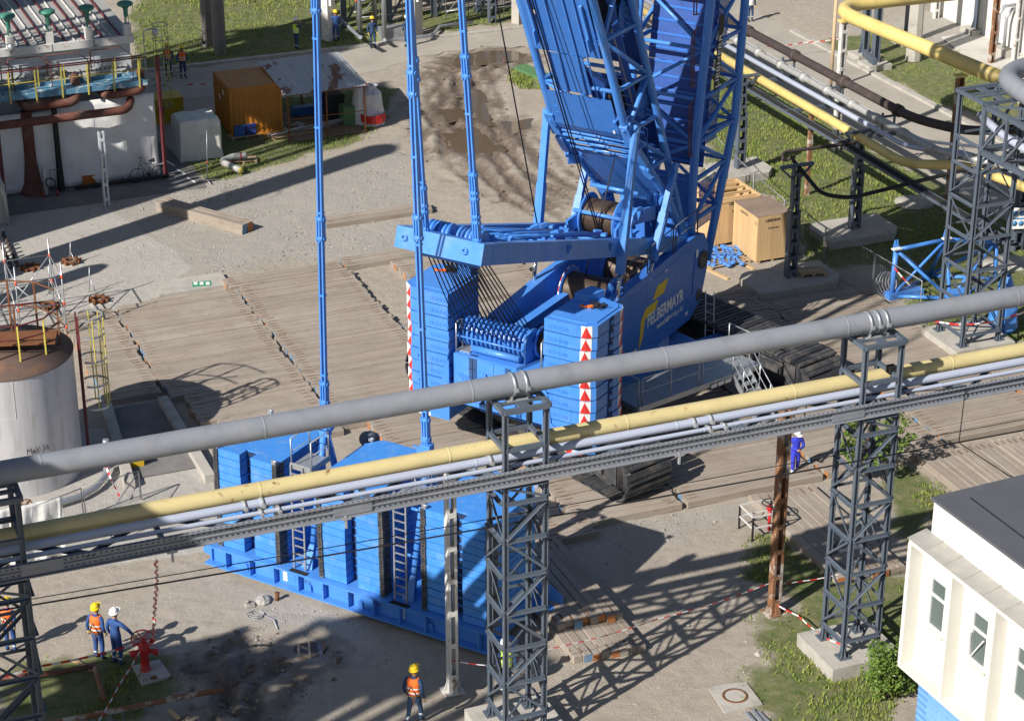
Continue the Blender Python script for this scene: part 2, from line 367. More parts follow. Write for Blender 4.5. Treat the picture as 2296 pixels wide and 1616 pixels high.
# ================================================================== the setting
Z = {}
Z['lawn_r'] = gp((1540, 40), (1640, 90), (1700, 165), (1948, 322), (2111, 412), (2330, 530), (2330, 770), (2250, 770), (2100, 745), (2060, 725), (1960, 602), (1860, 612), (1790, 600), (1772, 520), (1755, 440), (1590, 415), (1560, 200))
Z['lawn_back'] = gp((290, -80), (885, -80), (870, 60), (860, 97), (700, 118), (520, 140), (420, 158), (330, 205), (290, 120))
Z['lawn_mid'] = gp((880, 60), (1010, 72), (1175, 44), (1200, 0), (1000, 20), (880, 20))
Z['lawn_shed'] = gp((385, 270), (430, 262), (560, 228), (850, 190), (880, 195), (890, 225), (850, 290), (760, 330), (660, 365), (560, 392), (480, 410), (445, 412), (400, 360))
Z['lawn_rb'] = gp((1640, 1250), (1700, 1200), (1760, 1210), (1860, 1280), (1990, 1290), (2045, 1260), (2045, 1500), (2010, 1640), (1720, 1640), (1660, 1570), (1670, 1500), (1730, 1470), (1680, 1400), (1760, 1350), (1690, 1310))
Z['lawn_rc'] = gp((1965, 1060), (2020, 1025), (2080, 1060), (2130, 1110), (2080, 1250), (1990, 1200))
Z['lawn_verge'] = gp((1830, 95), (1876, 130), (1948, 157), (2050, 204), (2129, 242), (2197, 271), (2330, 330), (2330, 200), (2150, 120), (2000, 70))
Z['lawn_green'] = gp((1138, 160), (1165, 150), (1215, 175), (1218, 205), (1180, 200), (1150, 188))
Z['lawn_hyd'] = gp((0, 1478), (240, 1458), (400, 1475), (440, 1520), (380, 1560), (330, 1616), (0, 1616))
GRAVEL = [gp((180, 470), (440, 412), (680, 370), (900, 310), (930, 440), (900, 480), (940, 560), (700, 580), (480, 612), (370, 640), (240, 600), (150, 560)),
          gp((560, 1330), (700, 1330), (860, 1375), (840, 1420), (560, 1390)), gp((1250, 1190), (1400, 1160), (1540, 1150), (1530, 1210), (1400, 1260), (1290, 1330), (1240, 1260)),
          gp((1740, 1120), (1880, 1090), (1880, 1160), (1780, 1180)), gp((1500, 1150), (1640, 1130), (1690, 1110), (1690, 1150), (1560, 1180)), gp((1760, 560), (1850, 560), (1880, 600), (1790, 640), (1690, 600)),
          gp((2000, 40), (2150, 20), (2280, 90), (2150, 110), (2000, 95), (1880, 70))]
MUD = [gp((880, 190), (960, 112), (1160, 96), (1232, 130), (1150, 190), (1170, 260), (1290, 330), (1330, 420), (1260, 520), (1150, 480), (1050, 440), (980, 380), (920, 330), (900, 260)),
       gp((380, 1500), (480, 1445), (560, 1400), (720, 1430), (760, 1500), (690, 1560), (660, 1640), (400, 1640))]
CONC = [gp((0, 470), (240, 462), (300, 505), (390, 560), (440, 602), (372, 640), (362, 668), (240, 700), (190, 715), (-60, 760), (-60, 470)),
        gp((-80, 1000), (230, 960), (300, 1040), (470, 1045), (500, 1235), (200, 1275), (-80, 1290)), gp((2270, 860), (2330, 850), (2330, 900), (2270, 905))]
ROADS = [mp((-8, 38.2), (34, 38.6), (34, 70), (29, 70), (29, 45.2), (14, 45.1), (-8, 44.3)), mp((26.7, -10), (33, -10), (33, 40), (26.7, 40)), mp((-14, 24.3), (-1.5, 28), (-3.3, 36), (-8, 45), (-14, 45))]
PUD = [gp((1010, 140), (1030, 122), (1090, 112), (1160, 112), (1185, 122), (1140, 136), (1060, 146), (1020, 150)),
       gp((1045, 215), (1068, 200), (1092, 215), (1096, 262), (1110, 278), (1070, 275), (1050, 240)), gp((985, 245), (1030, 240), (1045, 262), (1000, 275)), gp((1000, 300), (1050, 280), (1095, 300), (1130, 335), (1070, 345), (1010, 330)), gp((1120, 270), (1200, 262), (1190, 285), (1140, 300)),
       gp((655, 1440), (700, 1432), (735, 1440), (720, 1465), (670, 1475))]
RUTS = [gp((1020, 170), (1040, 240), (1085, 330), (1170, 430), (1290, 500)), gp((1060, 165), (1085, 240), (1120, 310), (1200, 400), (1320, 470)), gp((940, 240), (990, 290), (1000, 360), (1090, 440)), gp((960, 150), (1080, 165), (1200, 110), (1260, 90)),
        gp((1100, 130), (1020, 190), (940, 330)), gp((470, 1616), (500, 1540), (560, 1470), (620, 1430)), gp((560, 1616), (580, 1540), (640, 1490), (720, 1450)), gp((520, 1600), (470, 1520), (420, 1500)), gp((900, 1400), (760, 1420), (640, 1410), (500, 1460))]
def ground():
    fx = np.arange(-33, 33.01, .16); fy = np.concatenate([np.arange(43, 59, .13), np.arange(59, 128.01, .25)])
    xs = np.concatenate([[-900, -400, -200, -110, -70, -50, -40], fx, [40, 50, 70, 110, 200, 400, 900]])
    ys = np.concatenate([[-900, -300, -100, -20, 10, 25, 36], fy, [136, 150, 175, 220, 300, 500, 900]])
    X, Y = np.meshgrid(xs, ys); X = X.ravel(); Y = Y.ravel()
    wx = X + (fbm(X, Y, .8, 3) - .5) * 1.6; wy = Y + (fbm(X, Y, .8, 9) - .5) * 1.6
    sm = lambda d, a, b: np.clip((d - a) / (b - a), 0, 1)
    mud = np.zeros(X.shape); gra = np.zeros(X.shape); con = np.zeros(X.shape); grs = np.zeros(X.shape); road = np.zeros(X.shape)
    for p in MUD: mud = np.maximum(mud, sm(sdf(X + (wx - X) * 2, Y + (wy - Y) * 2, p), -1.2, 1.6))
    for p in GRAVEL: gra = np.maximum(gra, sm(sdf(wx, wy, p), -.6, .8))
    for p in CONC: con = np.maximum(con, sm(sdf(X + (wx - X) * .3, Y + (wy - Y) * .3, p), -.1, .2))
    for k, p in Z.items(): grs = np.maximum(grs, sm(sdf(wx, wy, p), -.3, .7))
    for p in ROADS: road = np.maximum(road, sm(sdf(X, Y, p), -.4, .1))
    rel = (fbm(X, Y, .35, 1) - .5) * .10 + (fbm(X, Y, 2.2, 5) - .5) * .05
    z = rel * (1 - road) * (1 - .8 * con)
    z += mud * ((fbm(X, Y, 1.1, 21) - .5) * .07 + (fbm(X, Y, 4, 31) - .5) * .13)
    rut = np.zeros(X.shape)
    for r in RUTS:
        d = dline(X + (fbm(X, Y, 1.4, 51) - .5) * .5, Y, r)
        for o_, w_ in ((0, .34), (.95, .26), (1.8, .22)): rut = np.maximum(rut, np.exp(-((d - o_) / w_) ** 2) * (1 if o_ < 1.5 else .75))
    near2 = sm(sdf(wx, wy, MUD[1]), -.3, 1.2); z += near2 * ((fbm(X, Y, .9, 41) - .42) * .55 + (fbm(X, Y, 3.2, 44) - .5) * .34)
    for r in RUTS:
        d = dline(X + (fbm(X, Y, 1.4, 51) - .5) * .5, Y, r); w = np.maximum(mud, gra * .35)
        z += w * (-.10 * np.exp(-(d / .20) ** 2) + .05 * np.exp(-((d - .42) / .16) ** 2))
        z += w * np.exp(-(d / .26) ** 2) * .035 * np.sin((X * .55 + Y * .83) * 21); d2 = d - .95; z += w * (-.07 * np.exp(-(d2 / .16) ** 2))
    damp = np.zeros(X.shape)
    for p in PUD: damp = np.maximum(damp, sm(sdf(wx, wy, p), -1.1, .1))
    mud = mud * np.clip(.30 + .62 * rut * (.55 + .9 * fbm(X, Y, .9, 71)) + .6 * damp + (.25 * near2), 0, 1)
    for p in PUD:
        d = sdf(X, Y, p); z = np.where(d > -.4, np.minimum(z, -.05 - np.clip(d, -.4, .3) * .12 + (fbm(X, Y, 3, 61) - .5) * .07), z)
    z -= road * .008
    mound = np.exp(-((dline(X, Y, gp((700, 355), (800, 330))) / 1.6) ** 2)) * .0
    fade = sm(-np.maximum(np.abs(X) - 30, 0) , -3, 0) * sm(128 - Y, 0, 3) * sm(Y - 43, 0, 2); z = z * fade + mound
    nx, ny = len(xs), len(ys)
    i = np.arange(nx * ny).reshape(ny, nx)
    F = np.stack([i[:-1, :-1], i[:-1, 1:], i[1:, 1:], i[1:, :-1]], -1).reshape(-1, 4)
    me = bpy.data.meshes.new('ground'); me.from_pydata(np.stack([X, Y, z], 1).tolist(), [], F.tolist())
    a = me.color_attributes.new('zone', 'FLOAT_COLOR', 'POINT')
    a.data.foreach_set('color', np.stack([mud, gra, con, grs], 1).astype(np.float32).ravel())
    me.polygons.foreach_set('use_smooth', [True] * len(me.polygons))
    m, t, b = new_mat('ground_soil'); p = pos(t)
    at = nd(t, 'ShaderNodeAttribute', attribute_name='zone'); sp = nd(t, 'ShaderNodeSeparateColor'); t.links.new(at.outputs['Color'], sp.inputs[0])
    n1 = noise(t, p, .35, 5); n2 = noise(t, p, 2.5, 6, .65); n3 = noise(t, p, 22, 5, .75)
    base = mixc(t, n1, (.35, .30, .24), (.46, .41, .345)); base = mixc(t, math2(t, 'MULTIPLY', ramp(t, n2, .45, .7), .55), base, (.28, .235, .185)); base = mixc(t, math2(t, 'MULTIPLY', ramp(t, n3, .5, .75), .4), base, (.52, .475, .41))
    vo = nd(t, 'ShaderNodeTexVoronoi'); vo.inputs['Scale'].default_value = 27; t.links.new(p, vo.inputs['Vector'])
    hs = nd(t, 'ShaderNodeSeparateColor'); t.links.new(vo.outputs['Color'], hs.inputs[0])
    peb = mixc(t, hs.outputs[0], (.27, .25, .22), (.52, .49, .44)); peb = mixc(t, .5, peb, mixc(t, n1, (.33, .295, .25), (.46, .425, .375)))
    def thr(ch, k=.5, soft=.14):
        s_ = math2(t, 'ADD', ch, math2(t, 'MULTIPLY', math2(t, 'SUBTRACT', n2, .5), 1.0)); return ramp(t, s_, k - soft, k + soft)
    fg = thr(sp.outputs[1], .5, .3); c = mixc(t, fg, base, peb)
    concc = mixc(t, n1, (.40, .375, .335), (.52, .495, .45)); concc = mixc(t, math2(t, 'MULTIPLY', ramp(t, n2, .5, .75), .45), concc, (.30, .275, .24))
    c = mixc(t, ramp(t, sp.outputs[2], .4, .6), c, concc)
    turf = mixc(t, ramp(t, n2, .35, .65), (.07, .11, .025), (.25, .22, .13)); turf = mixc(t, ramp(t, n3, .4, .7), turf, (.14, .18, .05))
    c = mixc(t, thr(at.outputs['Alpha'], .5, .2), c, turf)
    mudc = mixc(t, ramp(t, n2, .35, .7), (.125, .096, .073), (.25, .20, .155)); fm = thr(sp.outputs[0], .56, .26); c = mixc(t, fm, c, mudc)
    t.links.new(c, b.inputs['Base Color'])
    rr = ramp(t, fm, 0, 1); rr.node.inputs['To Min'].default_value = .93; rr.node.inputs['To Max'].default_value = .6; t.links.new(rr, b.inputs['Roughness'])
    b.inputs['Specular IOR Level'].default_value = .3
    hh = math2(t, 'ADD', n3, math2(t, 'MULTIPLY', math2(t, 'MULTIPLY', vo.outputs['Distance'], -.35), fg)); hh = math2(t, 'ADD', hh, math2(t, 'MULTIPLY', n2, 1.3))
    t.links.new(bumpn(t, hh, .9, .05), b.inputs['Normal'])
    me.materials.append(m)
    o = bpy.data.objects.new('ground', me); COL.objects.link(o); o['kind'] = 'structure'
ground()
def wav(poly, amp=.25, step=.8, seed=1):
    rnd = random.Random(seed); out = []
    for i, (ax, ay) in enumerate(poly):
        bx, by = poly[(i + 1) % len(poly)]; L = math.hypot(bx - ax, by - ay); n = max(1, int(L / step))
        for k in range(n):
            f = k / n; out.append((ax + (bx - ax) * f + rnd.uniform(-amp, amp), ay + (by - ay) * f + rnd.uniform(-amp, amp)))
    return out
# water in the ruts
m, t, b = new_mat('puddle_water'); b.inputs['Base Color'].default_value = (.12, .088, .058, 1); b.inputs['Roughness'].default_value = .05
t.links.new(bumpn(t, noise(t, pos(t), 9, 3), .04), b.inputs['Normal'])
for p in PUD:
    mb = MB(); cx = sum(q[0] for q in p) / len(p); cy = sum(q[1] for q in p) / len(p)
    q = wav([(cx + (x - cx) * 1.12, cy + (y - cy) * 1.12) for x, y in p], .12, .3); mb.add([(x, y, -.062) for x, y in q], [tuple(range(len(q)))])
    o = struct(mb, 'puddle', 'puddle_water')
# roads, kerbs
def flat(name, poly, z, m, h=.0):
    mb = MB()
    if h: mb.prism(poly, z - h, z)
    else:
        a = sum(poly[i][0] * poly[(i + 1) % len(poly)][1] - poly[(i + 1) % len(poly)][0] * poly[i][1] for i in range(len(poly)))
        mb.add([(x, y, z) for x, y in (poly if a > 0 else poly[::-1])], [tuple(range(len(poly)))])
    return struct(mb, name, m)
flat('road', wav(mp((-9, 38.9), (5, 38.9), (9, 40.0), (12, 41.6), (16, 41.6), (18.5, 40.2), (21, 38.2), (33, 37), (33, 70), (29, 70), (29, 44.5), (-9, 44.4)), .30, .6), .004, 'road_conc')
flat('road', mp((26.9, -12), (32.8, -12), (32.8, 40), (26.9, 40)), .010, 'road_conc')
flat('path', mp((-14, 25.6), (-4.6, 25.8), (-4.4, 28.5), (-6.0, 38.8), (-14, 38.8)), .010, 'asphalt')
mb = MB()
for k in range(3): mb.box(M(-5.0 - .17 * k, 27.0 + 1.3 * k, .0135), (.12, .9, .004), R(22.3 + 12))
struct(mb, 'path_marking', 'white_paint')
for (a, b_, n) in (((32.8, -10), (32.8, 38), 24), ((-9, 44.4), (29, 44.4), 19)):
    root = MB(); root.b2((-.01, -.01, -.2), (.01, .01, -.19)); kr = struct(root, 'kerb', 'concrete'); kr.location = (0, 0, 0)
    A = M(*a); Bv = M(*b_); L = (Bv - A).length / n; d = (Bv - A).normalized(); kb = MB(); kb.box((0, 0, .02), (L - .03, .34, .22)); me = kb.mesh('kerb_stone', 'concrete')
    for i in range(n): place(me, 'kerb_stone', kr, A + d * L * (i + .5), (0, 0, math.atan2(d.y, d.x)))
# concrete apron at the far right
flat('pavement', gp((2110, 85), (2250, 62), (2400, 130), (2400, 320), (2330, 285), (2245, 190)), .05, 'concrete_pale', .08)
# raised slab beside the left deck and step
flat('pavement', mp((-9.7, 13.9), (-6.75, 13.9), (-6.75, 15.3), (-9.2, 15.3)), .16, 'concrete', .2)
# pit left of the deck with its low walls
mb = MB()
for a, b_ in (((-13.9, 4.6), (-14.5, -1.6)), ((-11.9, 4.4), (-11.9, -2.2))):
    mb.bar(M(*a, .12), M(*b_, .12), .35, .34)
struct(mb, 'wall_low', 'concrete')
flat('pavement', mp((-13.8, 4.6), (-12, 4.6), (-12, -1.0), (-14.4, -1.0)), .03, 'asphalt')

# ------------------------------------------------------------------ grass (nobody could count it)
def rand_in(poly, n):
    P = np.array(poly); lo = P.min(0); hi = P.max(0); x = np.random.uniform(lo[0], hi[0], n); y = np.random.uniform(lo[1], hi[1], n)
    wx = x + (fbm(x, y, .8, 3) - .5) * 1.6; wy = y + (fbm(x, y, .8, 9) - .5) * 1.6
    k = sdf(wx, wy, poly) > -.05; return x[k], y[k]
def area(poly):
    P = np.array(poly); return (P[:, 0].max() - P[:, 0].min()) * (P[:, 1].max() - P[:, 1].min())
m, t, b = new_mat('grass'); p = pos(t); c = mixc(t, ramp(t, noise(t, p, .7, 4), .35, .65), (.175, .25, .04), (.28, .30, .075)); c = mixc(t, math2(t, 'MULTIPLY', ramp(t, noise(t, p, 5, 3), .45, .7), .6), c, (.09, .155, .028))
t.links.new(c, b.inputs['Base Color']); b.inputs['Roughness'].default_value = .7
b.inputs['Specular IOR Level'].default_value = .25
def grass(key, dens, h0, h1, label, bare=.42):
    poly = Z[key]; x, y = rand_in(poly, int(area(poly) * dens)); k = fbm(x, y, .55, 77) + np.random.uniform(-.12, .12, x.shape) > bare
    x, y = x[k], y[k]; n = len(x)
    h = np.random.uniform(h0, h1, n) * (.6 + .9 * fbm(x, y, 1.3, 88)); a = np.random.uniform(0, 6.283, n); w = np.random.uniform(.018, .04, n); le = h * np.random.uniform(.1, .8, n); la = np.random.uniform(0, 6.283, n)
    z0 = -.03
    V = np.stack([np.stack([x - w * np.cos(a), y - w * np.sin(a), np.full(n, z0)], 1), np.stack([x + w * np.cos(a), y + w * np.sin(a), np.full(n, z0)], 1), np.stack([x + le * np.cos(la), y + le * np.sin(la), h], 1)], 1).reshape(-1, 3)
    me = bpy.data.meshes.new('grass'); me.from_pydata(V.tolist(), [], np.arange(n * 3).reshape(-1, 3).tolist()); me.materials.append(MT['grass'])
    o = bpy.data.objects.new('grass', me); COL.objects.link(o); tag(o, label, 'grass', kind='stuff')
grass('lawn_r', 95, .05, .17, 'sunlit grass lawn between the crates and the pipe rack')
grass('lawn_back', 50, .06, .2, 'grass field behind the concrete road at top left')
grass('lawn_mid', 40, .06, .2, 'sparse grass under the scaffolding beyond the road', .5)
grass('lawn_shed', 60, .05, .15, 'shaded grass around the orange container and shed', .4)
grass('lawn_rb', 150, .04, .16, 'patchy grass around the pipe tower and white office', .46)
grass('lawn_rc', 150, .04, .16, 'grass patch beside the timber mats behind the office', .5)
grass('lawn_verge', 60, .05, .14, 'thin grass verge beyond the kerb of the right road', .5)
grass('lawn_green', 130, .08, .25, 'grass tuft beside the green cover', .3)
grass('lawn_hyd', 130, .05, .18, 'weeds growing around the red hydrant', .6)
mat('clod', (.15, .118, .09), .95, var=.3, scale=3)
def stones(polys, dens, s0, s1, label, m='stone'):
    vs = []; fs = []; U = np.array([(1, 0, 0), (-1, 0, 0), (0, 1, 0), (0, -1, 0), (0, 0, 1), (0, 0, -1)], float)
    FF = np.array([(0, 2, 4), (2, 1, 4), (1, 3, 4), (3, 0, 4), (2, 0, 5), (1, 2, 5), (3, 1, 5), (0, 3, 5)])
    for poly in polys:
        x, y = rand_in(poly, int(area(poly) * dens)); n = len(x)
        k_ = np.ones(n, bool)
        for q_ in PUD: k_ &= sdf(x, y, q_) < -.25
        x, y = x[k_], y[k_]; n = len(x)
        if not n: continue
        s = np.random.uniform(s0, s1, n) ** 1.0 * np.random.choice([1, 1, 1, 1.7], n)
        r = U[None] * s[:, None, None] * np.random.uniform(.6, 1.3, (n, 6, 1)); r[:, :, 2] *= .6
        a = np.random.uniform(0, 6.28, n); ca, sa = np.cos(a)[:, None], np.sin(a)[:, None]
        V = np.stack([r[:, :, 0] * ca - r[:, :, 1] * sa + x[:, None], r[:, :, 0] * sa + r[:, :, 1] * ca + y[:, None], r[:, :, 2] + .0], -1)
        o = len(vs) and sum(len(v) for v in vs); vs.append(V.reshape(-1, 3)); fs.append((FF[None] + (np.arange(n) * 6)[:, None, None] + o).reshape(-1, 3))
    me = bpy.data.meshes.new('gravel'); me.from_pydata(np.concatenate(vs).tolist(), [], np.concatenate(fs).tolist()); me.materials.append(MT[m])
    o = bpy.data.objects.new('gravel', me); COL.objects.link(o); tag(o, label, 'gravel', kind='stuff')
stones(GRAVEL, 9, .02, .05, 'loose gravel stones spread over the yard')
stones(MUD[1:] + [gp((560, 1400), (1000, 1480), (1000, 1616), (700, 1616)), gp((1240, 1250), (1700, 1250), (1700, 1616), (1240, 1616))], 6, .015, .045, 'small stones scattered over dirt in the foreground and mud ruts')

stones([MUD[1]], 9, .03, .085, 'dark clods of churned mud in the lower left', 'clod'); stones([MUD[0]], 2.2, .02, .07, 'clods along the muddy tyre ruts behind the crane', 'clod')
# ------------------------------------------------------------------ timber crane mats: every mat a thing, every beam a part
BEAM = {}
def beam_mesh(L, w, h, k):
    key = (round(L, 2), round(w, 2), round(h, 2), k)
    if key not in BEAM:
        rnd = random.Random(hash(key) & 0xffff); mb = MB(); c = .018; vs = []
        for x in (-L / 2, -L / 6, L / 6, L / 2):
            j = rnd.uniform(-.008, .008); jz = rnd.uniform(-.006, .006)
            for y, z in ((-w / 2, 0), (w / 2, 0), (w / 2, h - c), (w / 2 - c, h), (-w / 2 + c, h), (-w / 2, h - c)): vs.append((x, y + j, z + (jz if z > 0 else 0)))
        fs = [(i * 6 + q, i * 6 + (q + 1) % 6, (i + 1) * 6 + (q + 1) % 6, (i + 1) * 6 + q) for i in range(3) for q in range(6)]
        mb.add(vs, fs); mb.add(vs[:6], [(5, 4, 3, 2, 1, 0)], 1); mb.add(vs[18:], [(0, 1, 2, 3, 4, 5)], 1)
        for s_ in (-1, 1): mb.b2((s_ * (L / 2 - .16), w / 2 - .045, h - .02), (s_ * (L / 2 - .46), w / 2 - .005, h + .004), 2)
        BEAM[key] = mb.mesh('beam', ['timber', ('timber_end_blue', 'timber_end_orange', 'timber')[k], 'strap_brown'])
    return BEAM[key]
def timber_mat(P, rz, L, W, z, label, group, nb=4, h=.24):
    t_ = thing('timber_mat', label, 'timber mat', (P.x, P.y, z), rz, group); w = W / nb
    for i in range(nb):
        me = beam_mesh(L, w - .010, h, random.choice((0, 1, 2, 2)))
        place(me, 'beam', t_, (random.uniform(-.07, .07), -W / 2 + w * (i + .5), random.uniform(-.022, .018)), (0, 0, random.uniform(-.003, .003)))
ORD = 'first second third fourth fifth sixth seventh eighth ninth tenth eleventh twelfth thirteenth fourteenth fifteenth sixteenth seventeenth eighteenth nineteenth twentieth'.split()
def rows(u0, u1, v0, v1, label, group, z=0.0, r0=0):
    n = max(1, round((v1 - v0) / 1.0)); w = (v1 - v0) / n
    for i in range(n):
        P = M((u0 + u1) / 2 + random.uniform(-.06, .06), v0 + w * (i + .5)); timber_mat(P, MF.az, u1 - u0 - .05, w - .04, z, label % ORD[i + r0] if '%s' in label else label, group)
def cols(u0, u1, v0, v1, label, group, z=0.0, nb=4):
    n = max(1, round((u1 - u0) / 1.0)); w = (u1 - u0) / n
    for i in range(n):
        P = M(u0 + w * (i + .5), (v0 + v1) / 2 + random.uniform(-.1, .1)); timber_mat(P, MF.az + math.pi / 2, v1 - v0, w - .015, z + random.uniform(0, .01), label % ORD[i] if '%s' in label else label, group, nb)
GA = 'timber mats of the deck left of the crane'
def LAB(c): return 'timber mat in the %s row from the front, ' + c
rows(-13.9, -11.75, 4.9, 13.2, LAB('column nearest the tank'), GA); L2 = LAB('second column right of the tank'); rows(-10.6, -6.68, -.6, 1.9, L2, GA); rows(-11.2, -6.68, 1.9, 4.3, L2, GA, r0=2); rows(-11.7, -6.68, 4.3, 13.3, L2, GA, r0=4)
L3 = LAB('column crossed by the tall pendant'); rows(-5.6, -1.78, -3.2, -.2, L3, GA); rows(-6.62, -1.78, -.2, 13.4, L3, GA, r0=3); rows(-7.0, -1.95, 13.45, 14.4, L3, GA, r0=17)
rows(-1.85, 3.1, 13.75, 14.7, 'weathered timber mat forming the far edge of the deck behind the sand gap', 'timber mats behind the sand gap')
rows(.15, 5.2, 8.6, 13.7, LAB('between sand gap and derrick'), 'timber mats between the sand gap and the crane')
GB = 'timber mats under the crane'
rows(-1.72, 2.1, -9.95, 7.3, LAB('under the left half of the crane'), GB); rows(2.18, 7.3, -9.95, 6.4, LAB('under the right half of the crane'), GB)
rows(-2.95, -1.3, -10.6, -9.0, '%s short timber mat from the front beside the ballast tray', 'short timber mats at the deck front')
GC = 'timber mats right of the crane'
rows(7.38, 12.4, -9.9, 5.3, LAB('column right of the walkway stair'), GC); rows(12.46, 17.1, -9.3, 3.9, LAB('column left of the wide tower'), GC); rows(17.2, 22.2, -9.6, -4.6, LAB('column at the right edge'), GC)
cols(10.9, 18.0, -15.2, -9.9, '%s crosswise timber mat from the left, behind the office roof', 'crosswise timber mats behind the office', .01)
cols(4.25, 6.65, -16.1, -10.3, '%s crosswise timber mat from the left beside the valve stand', 'crosswise timber mats by the valve stand', .0)
cols(-5.05, -2.8, -17.1, -11.4, '%s timber mat from the left, lower layer of the pile by the tray', 'lower pile of timber mats')
cols(-4.95, -2.85, -15.65, -10.9, '%s timber mat from the left, upper layer of the pile by the tray', 'upper pile of timber mats', .25)
rows(-1.1, 3.9, 18.7, 19.6, 'single timber mat lying alone on the gravel behind the tall pendant', None)
A = g(362, 468); B2 = g(556, 522); d = B2 - A; mid = (A + B2) / 2; rz = math.atan2(d.y, d.x); side = Vector((-math.sin(rz), math.cos(rz), 0))
for i in range(2):
    for k in range(2):
        P = mid + side * (.33 * (i * 2 - 1) * .55); t_ = MB()
        o = bpy.data.objects.new('timber_beam', beam_mesh(d.length, .34, .22, i)); COL.objects.link(o); o.location = (P.x, P.y, k * .23); o.rotation_euler = (0, 0, rz + random.uniform(-.01, .01))
        tag(o, '%s timber beam of the small pile on gravel, on the %s side' % (('lower', 'upper')[k], ('near', 'far')[i]), 'timber beam')
# ================================================================== the crawler crane (local: x right, y towards the boom, z up)
crane = thing('crawler_crane', 'huge blue crawler crane with lattice derrick, rear counterweight stacks and rope winches', 'crane', KF.o, KF.az)
def part(mb, name, mats, parent=crane): return mb.build(name, mats, parent)
CR = R(-20.5); cD = Vector((math.cos(CR), math.sin(CR), 0)); cN = Vector((-math.sin(CR), math.cos(CR), 0))
def CL(a, p, z=0.0): return cD * a + cN * p + Vector((0, 0, z))      # crawler axes: a along the tracks, p across
# --- crawlers and shoes
sh = MB(); sh.box((0, 0, .035), (.40, 1.96, .07)); sh.box((-.07, 0, .085), (.13, 1.90, .035)); sh.box((.13, 0, .08), (.07, 1.8, .025)); sh.box((0, 0, -.05), (.3, .5, .12))
for k in range(-4, 5): sh.box((.05, k * .21, .078), (.035, .035, .03))
for y in (-.97, .97): sh.box((0, y, .03), (.30, .06, .06))
shoe = sh.mesh('track_shoe', 'black_iron')
def crawler(pc, L0, L1):
    zb, zt = .27, 1.78; r = (zt - zb) / 2; zc = (zt + zb) / 2
    fr = MB(); fr.b2((L0 + .9, -.62, .55), (L1 - .9, .62, 1.50)); fr.b2((L0 + 1.5, -.75, .8), (L1 - 1.5, .75, 1.3))
    for x in (L0 + r, L1 - r): fr.lathe([(0, -.55), (.62, -.55), (.62, -.40), (.50, -.38), (.50, .38), (.62, .40), (.62, .55), (0, .55)], (x, 0, zc), 20, axis=(0, 1, 0))
    for k in range(11): fr.cyl((L0 + 1.4 + k * (L1 - L0 - 2.8) / 10, -.5, .62), (L0 + 1.4 + k * (L1 - L0 - 2.8) / 10, .5, .62), .26, 12)
    o = part(fr, 'crawler', 'black_iron'); o.location = CL(0, pc); o.rotation_euler = (0, 0, CR)
    st = (L1 - r) - (L0 + r); per = 2 * st + 2 * math.pi * r; n = round(per / .442)
    for i in range(n):
        s_ = per * i / n
        if s_ < st: p, an = Vector((L0 + r + s_, 0, zt)), 0.0
        elif s_ < st + math.pi * r: t = (s_ - st) / r; p, an = Vector((L1 - r + math.sin(t) * r, 0, zc + math.cos(t) * r)), t
        elif s_ < 2 * st + math.pi * r: p, an = Vector((L1 - r - (s_ - st - math.pi * r), 0, zb)), math.pi
        else: t = (s_ - 2 * st - math.pi * r) / r; p, an = Vector((L0 + r - math.sin(t) * r, 0, zc - math.cos(t) * r)), math.pi + t
        place(shoe, 'track_shoe', o, p, (0, an, 0))
crawler(-5.5, -4.3, 7.75); crawler(4.35, -7.3, 6.35)
cb = MB(); cb.prism([off2(CL(a, p)) for a, p in ((-2.4, -2.6), (2.4, -2.6), (2.4, 2.4), (-2.4, 2.4))], .75, 1.6)
for a in (-2.0, 2.0): cb.bar(CL(a, -5.2, 1.15), CL(a, 4.0, 1.15), 1.0, .7)
cb.lathe([(1.9, 1.55), (1.9, 1.75), (1.7, 1.76), (1.7, 1.98), (0, 1.98)], (0, 0, 0), 36)
part(cb, 'carbody', 'blue')
# --- walkway beside the carbody, stairs
wk = MB(); wk.prism([off2(CL(a, p)) for a, p in ((3.4, -3.5), (5.0, -3.5), (5.1, 2.3), (3.4, 2.3))], 1.82, 1.9); wk.bar(CL(5.03, -3.5, 1.84), CL(5.13, 2.3, 1.84), .06, .2); wk.bar(CL(3.4, -3.52, 1.84), CL(5.0, -3.52, 1.84), .06, .2)
part(wk, 'walkway', 'galv')
rl = MB()
def rail(mb, pts, h=1.05, r=.024, mid=True, post=1.6, ends=True):
    pts = [Vector(p) for p in pts]; up = Vector((0, 0, h))
    mb.tube([p + up for p in pts], r, 6)
    if mid: mb.tube([p + up * .52 for p in pts], r * .8, 6)
    for a, b in zip(pts[:-1], pts[1:]):
        n = max(1, round((b - a).length / post))
        for i in range(n + 1): q = a + (b - a) * i / n; mb.tube([q, q + up], r, 6)
rail(rl, [CL(3.6, -3.45, 1.9), CL(4.95, -3.45, 1.9)]); rail(rl, [CL(4.98, -3.3, 1.9), CL(5.03, -.7, 1.9)]); rail(rl, [CL(5.03, -.5, 1.9), CL(5.08, 1.2, 1.9)]); rail(rl, [CL(3.5, 2.25, 1.9), CL(5.05, 2.25, 1.9)])
part(rl, 'walkway_railing', 'galv')
sr = MB(); A = CL(5.1, 1.3, 1.85); B = CL(6.9, 1.15, .3); w = cN * .4
for s in (-1, 1): sr.bar(A + w * s, B + w * s, .04, .2)
for k in range(8): q = A + (B - A) * (k + .5) / 8; sr.bar(q - w, q + w, .24, .03)
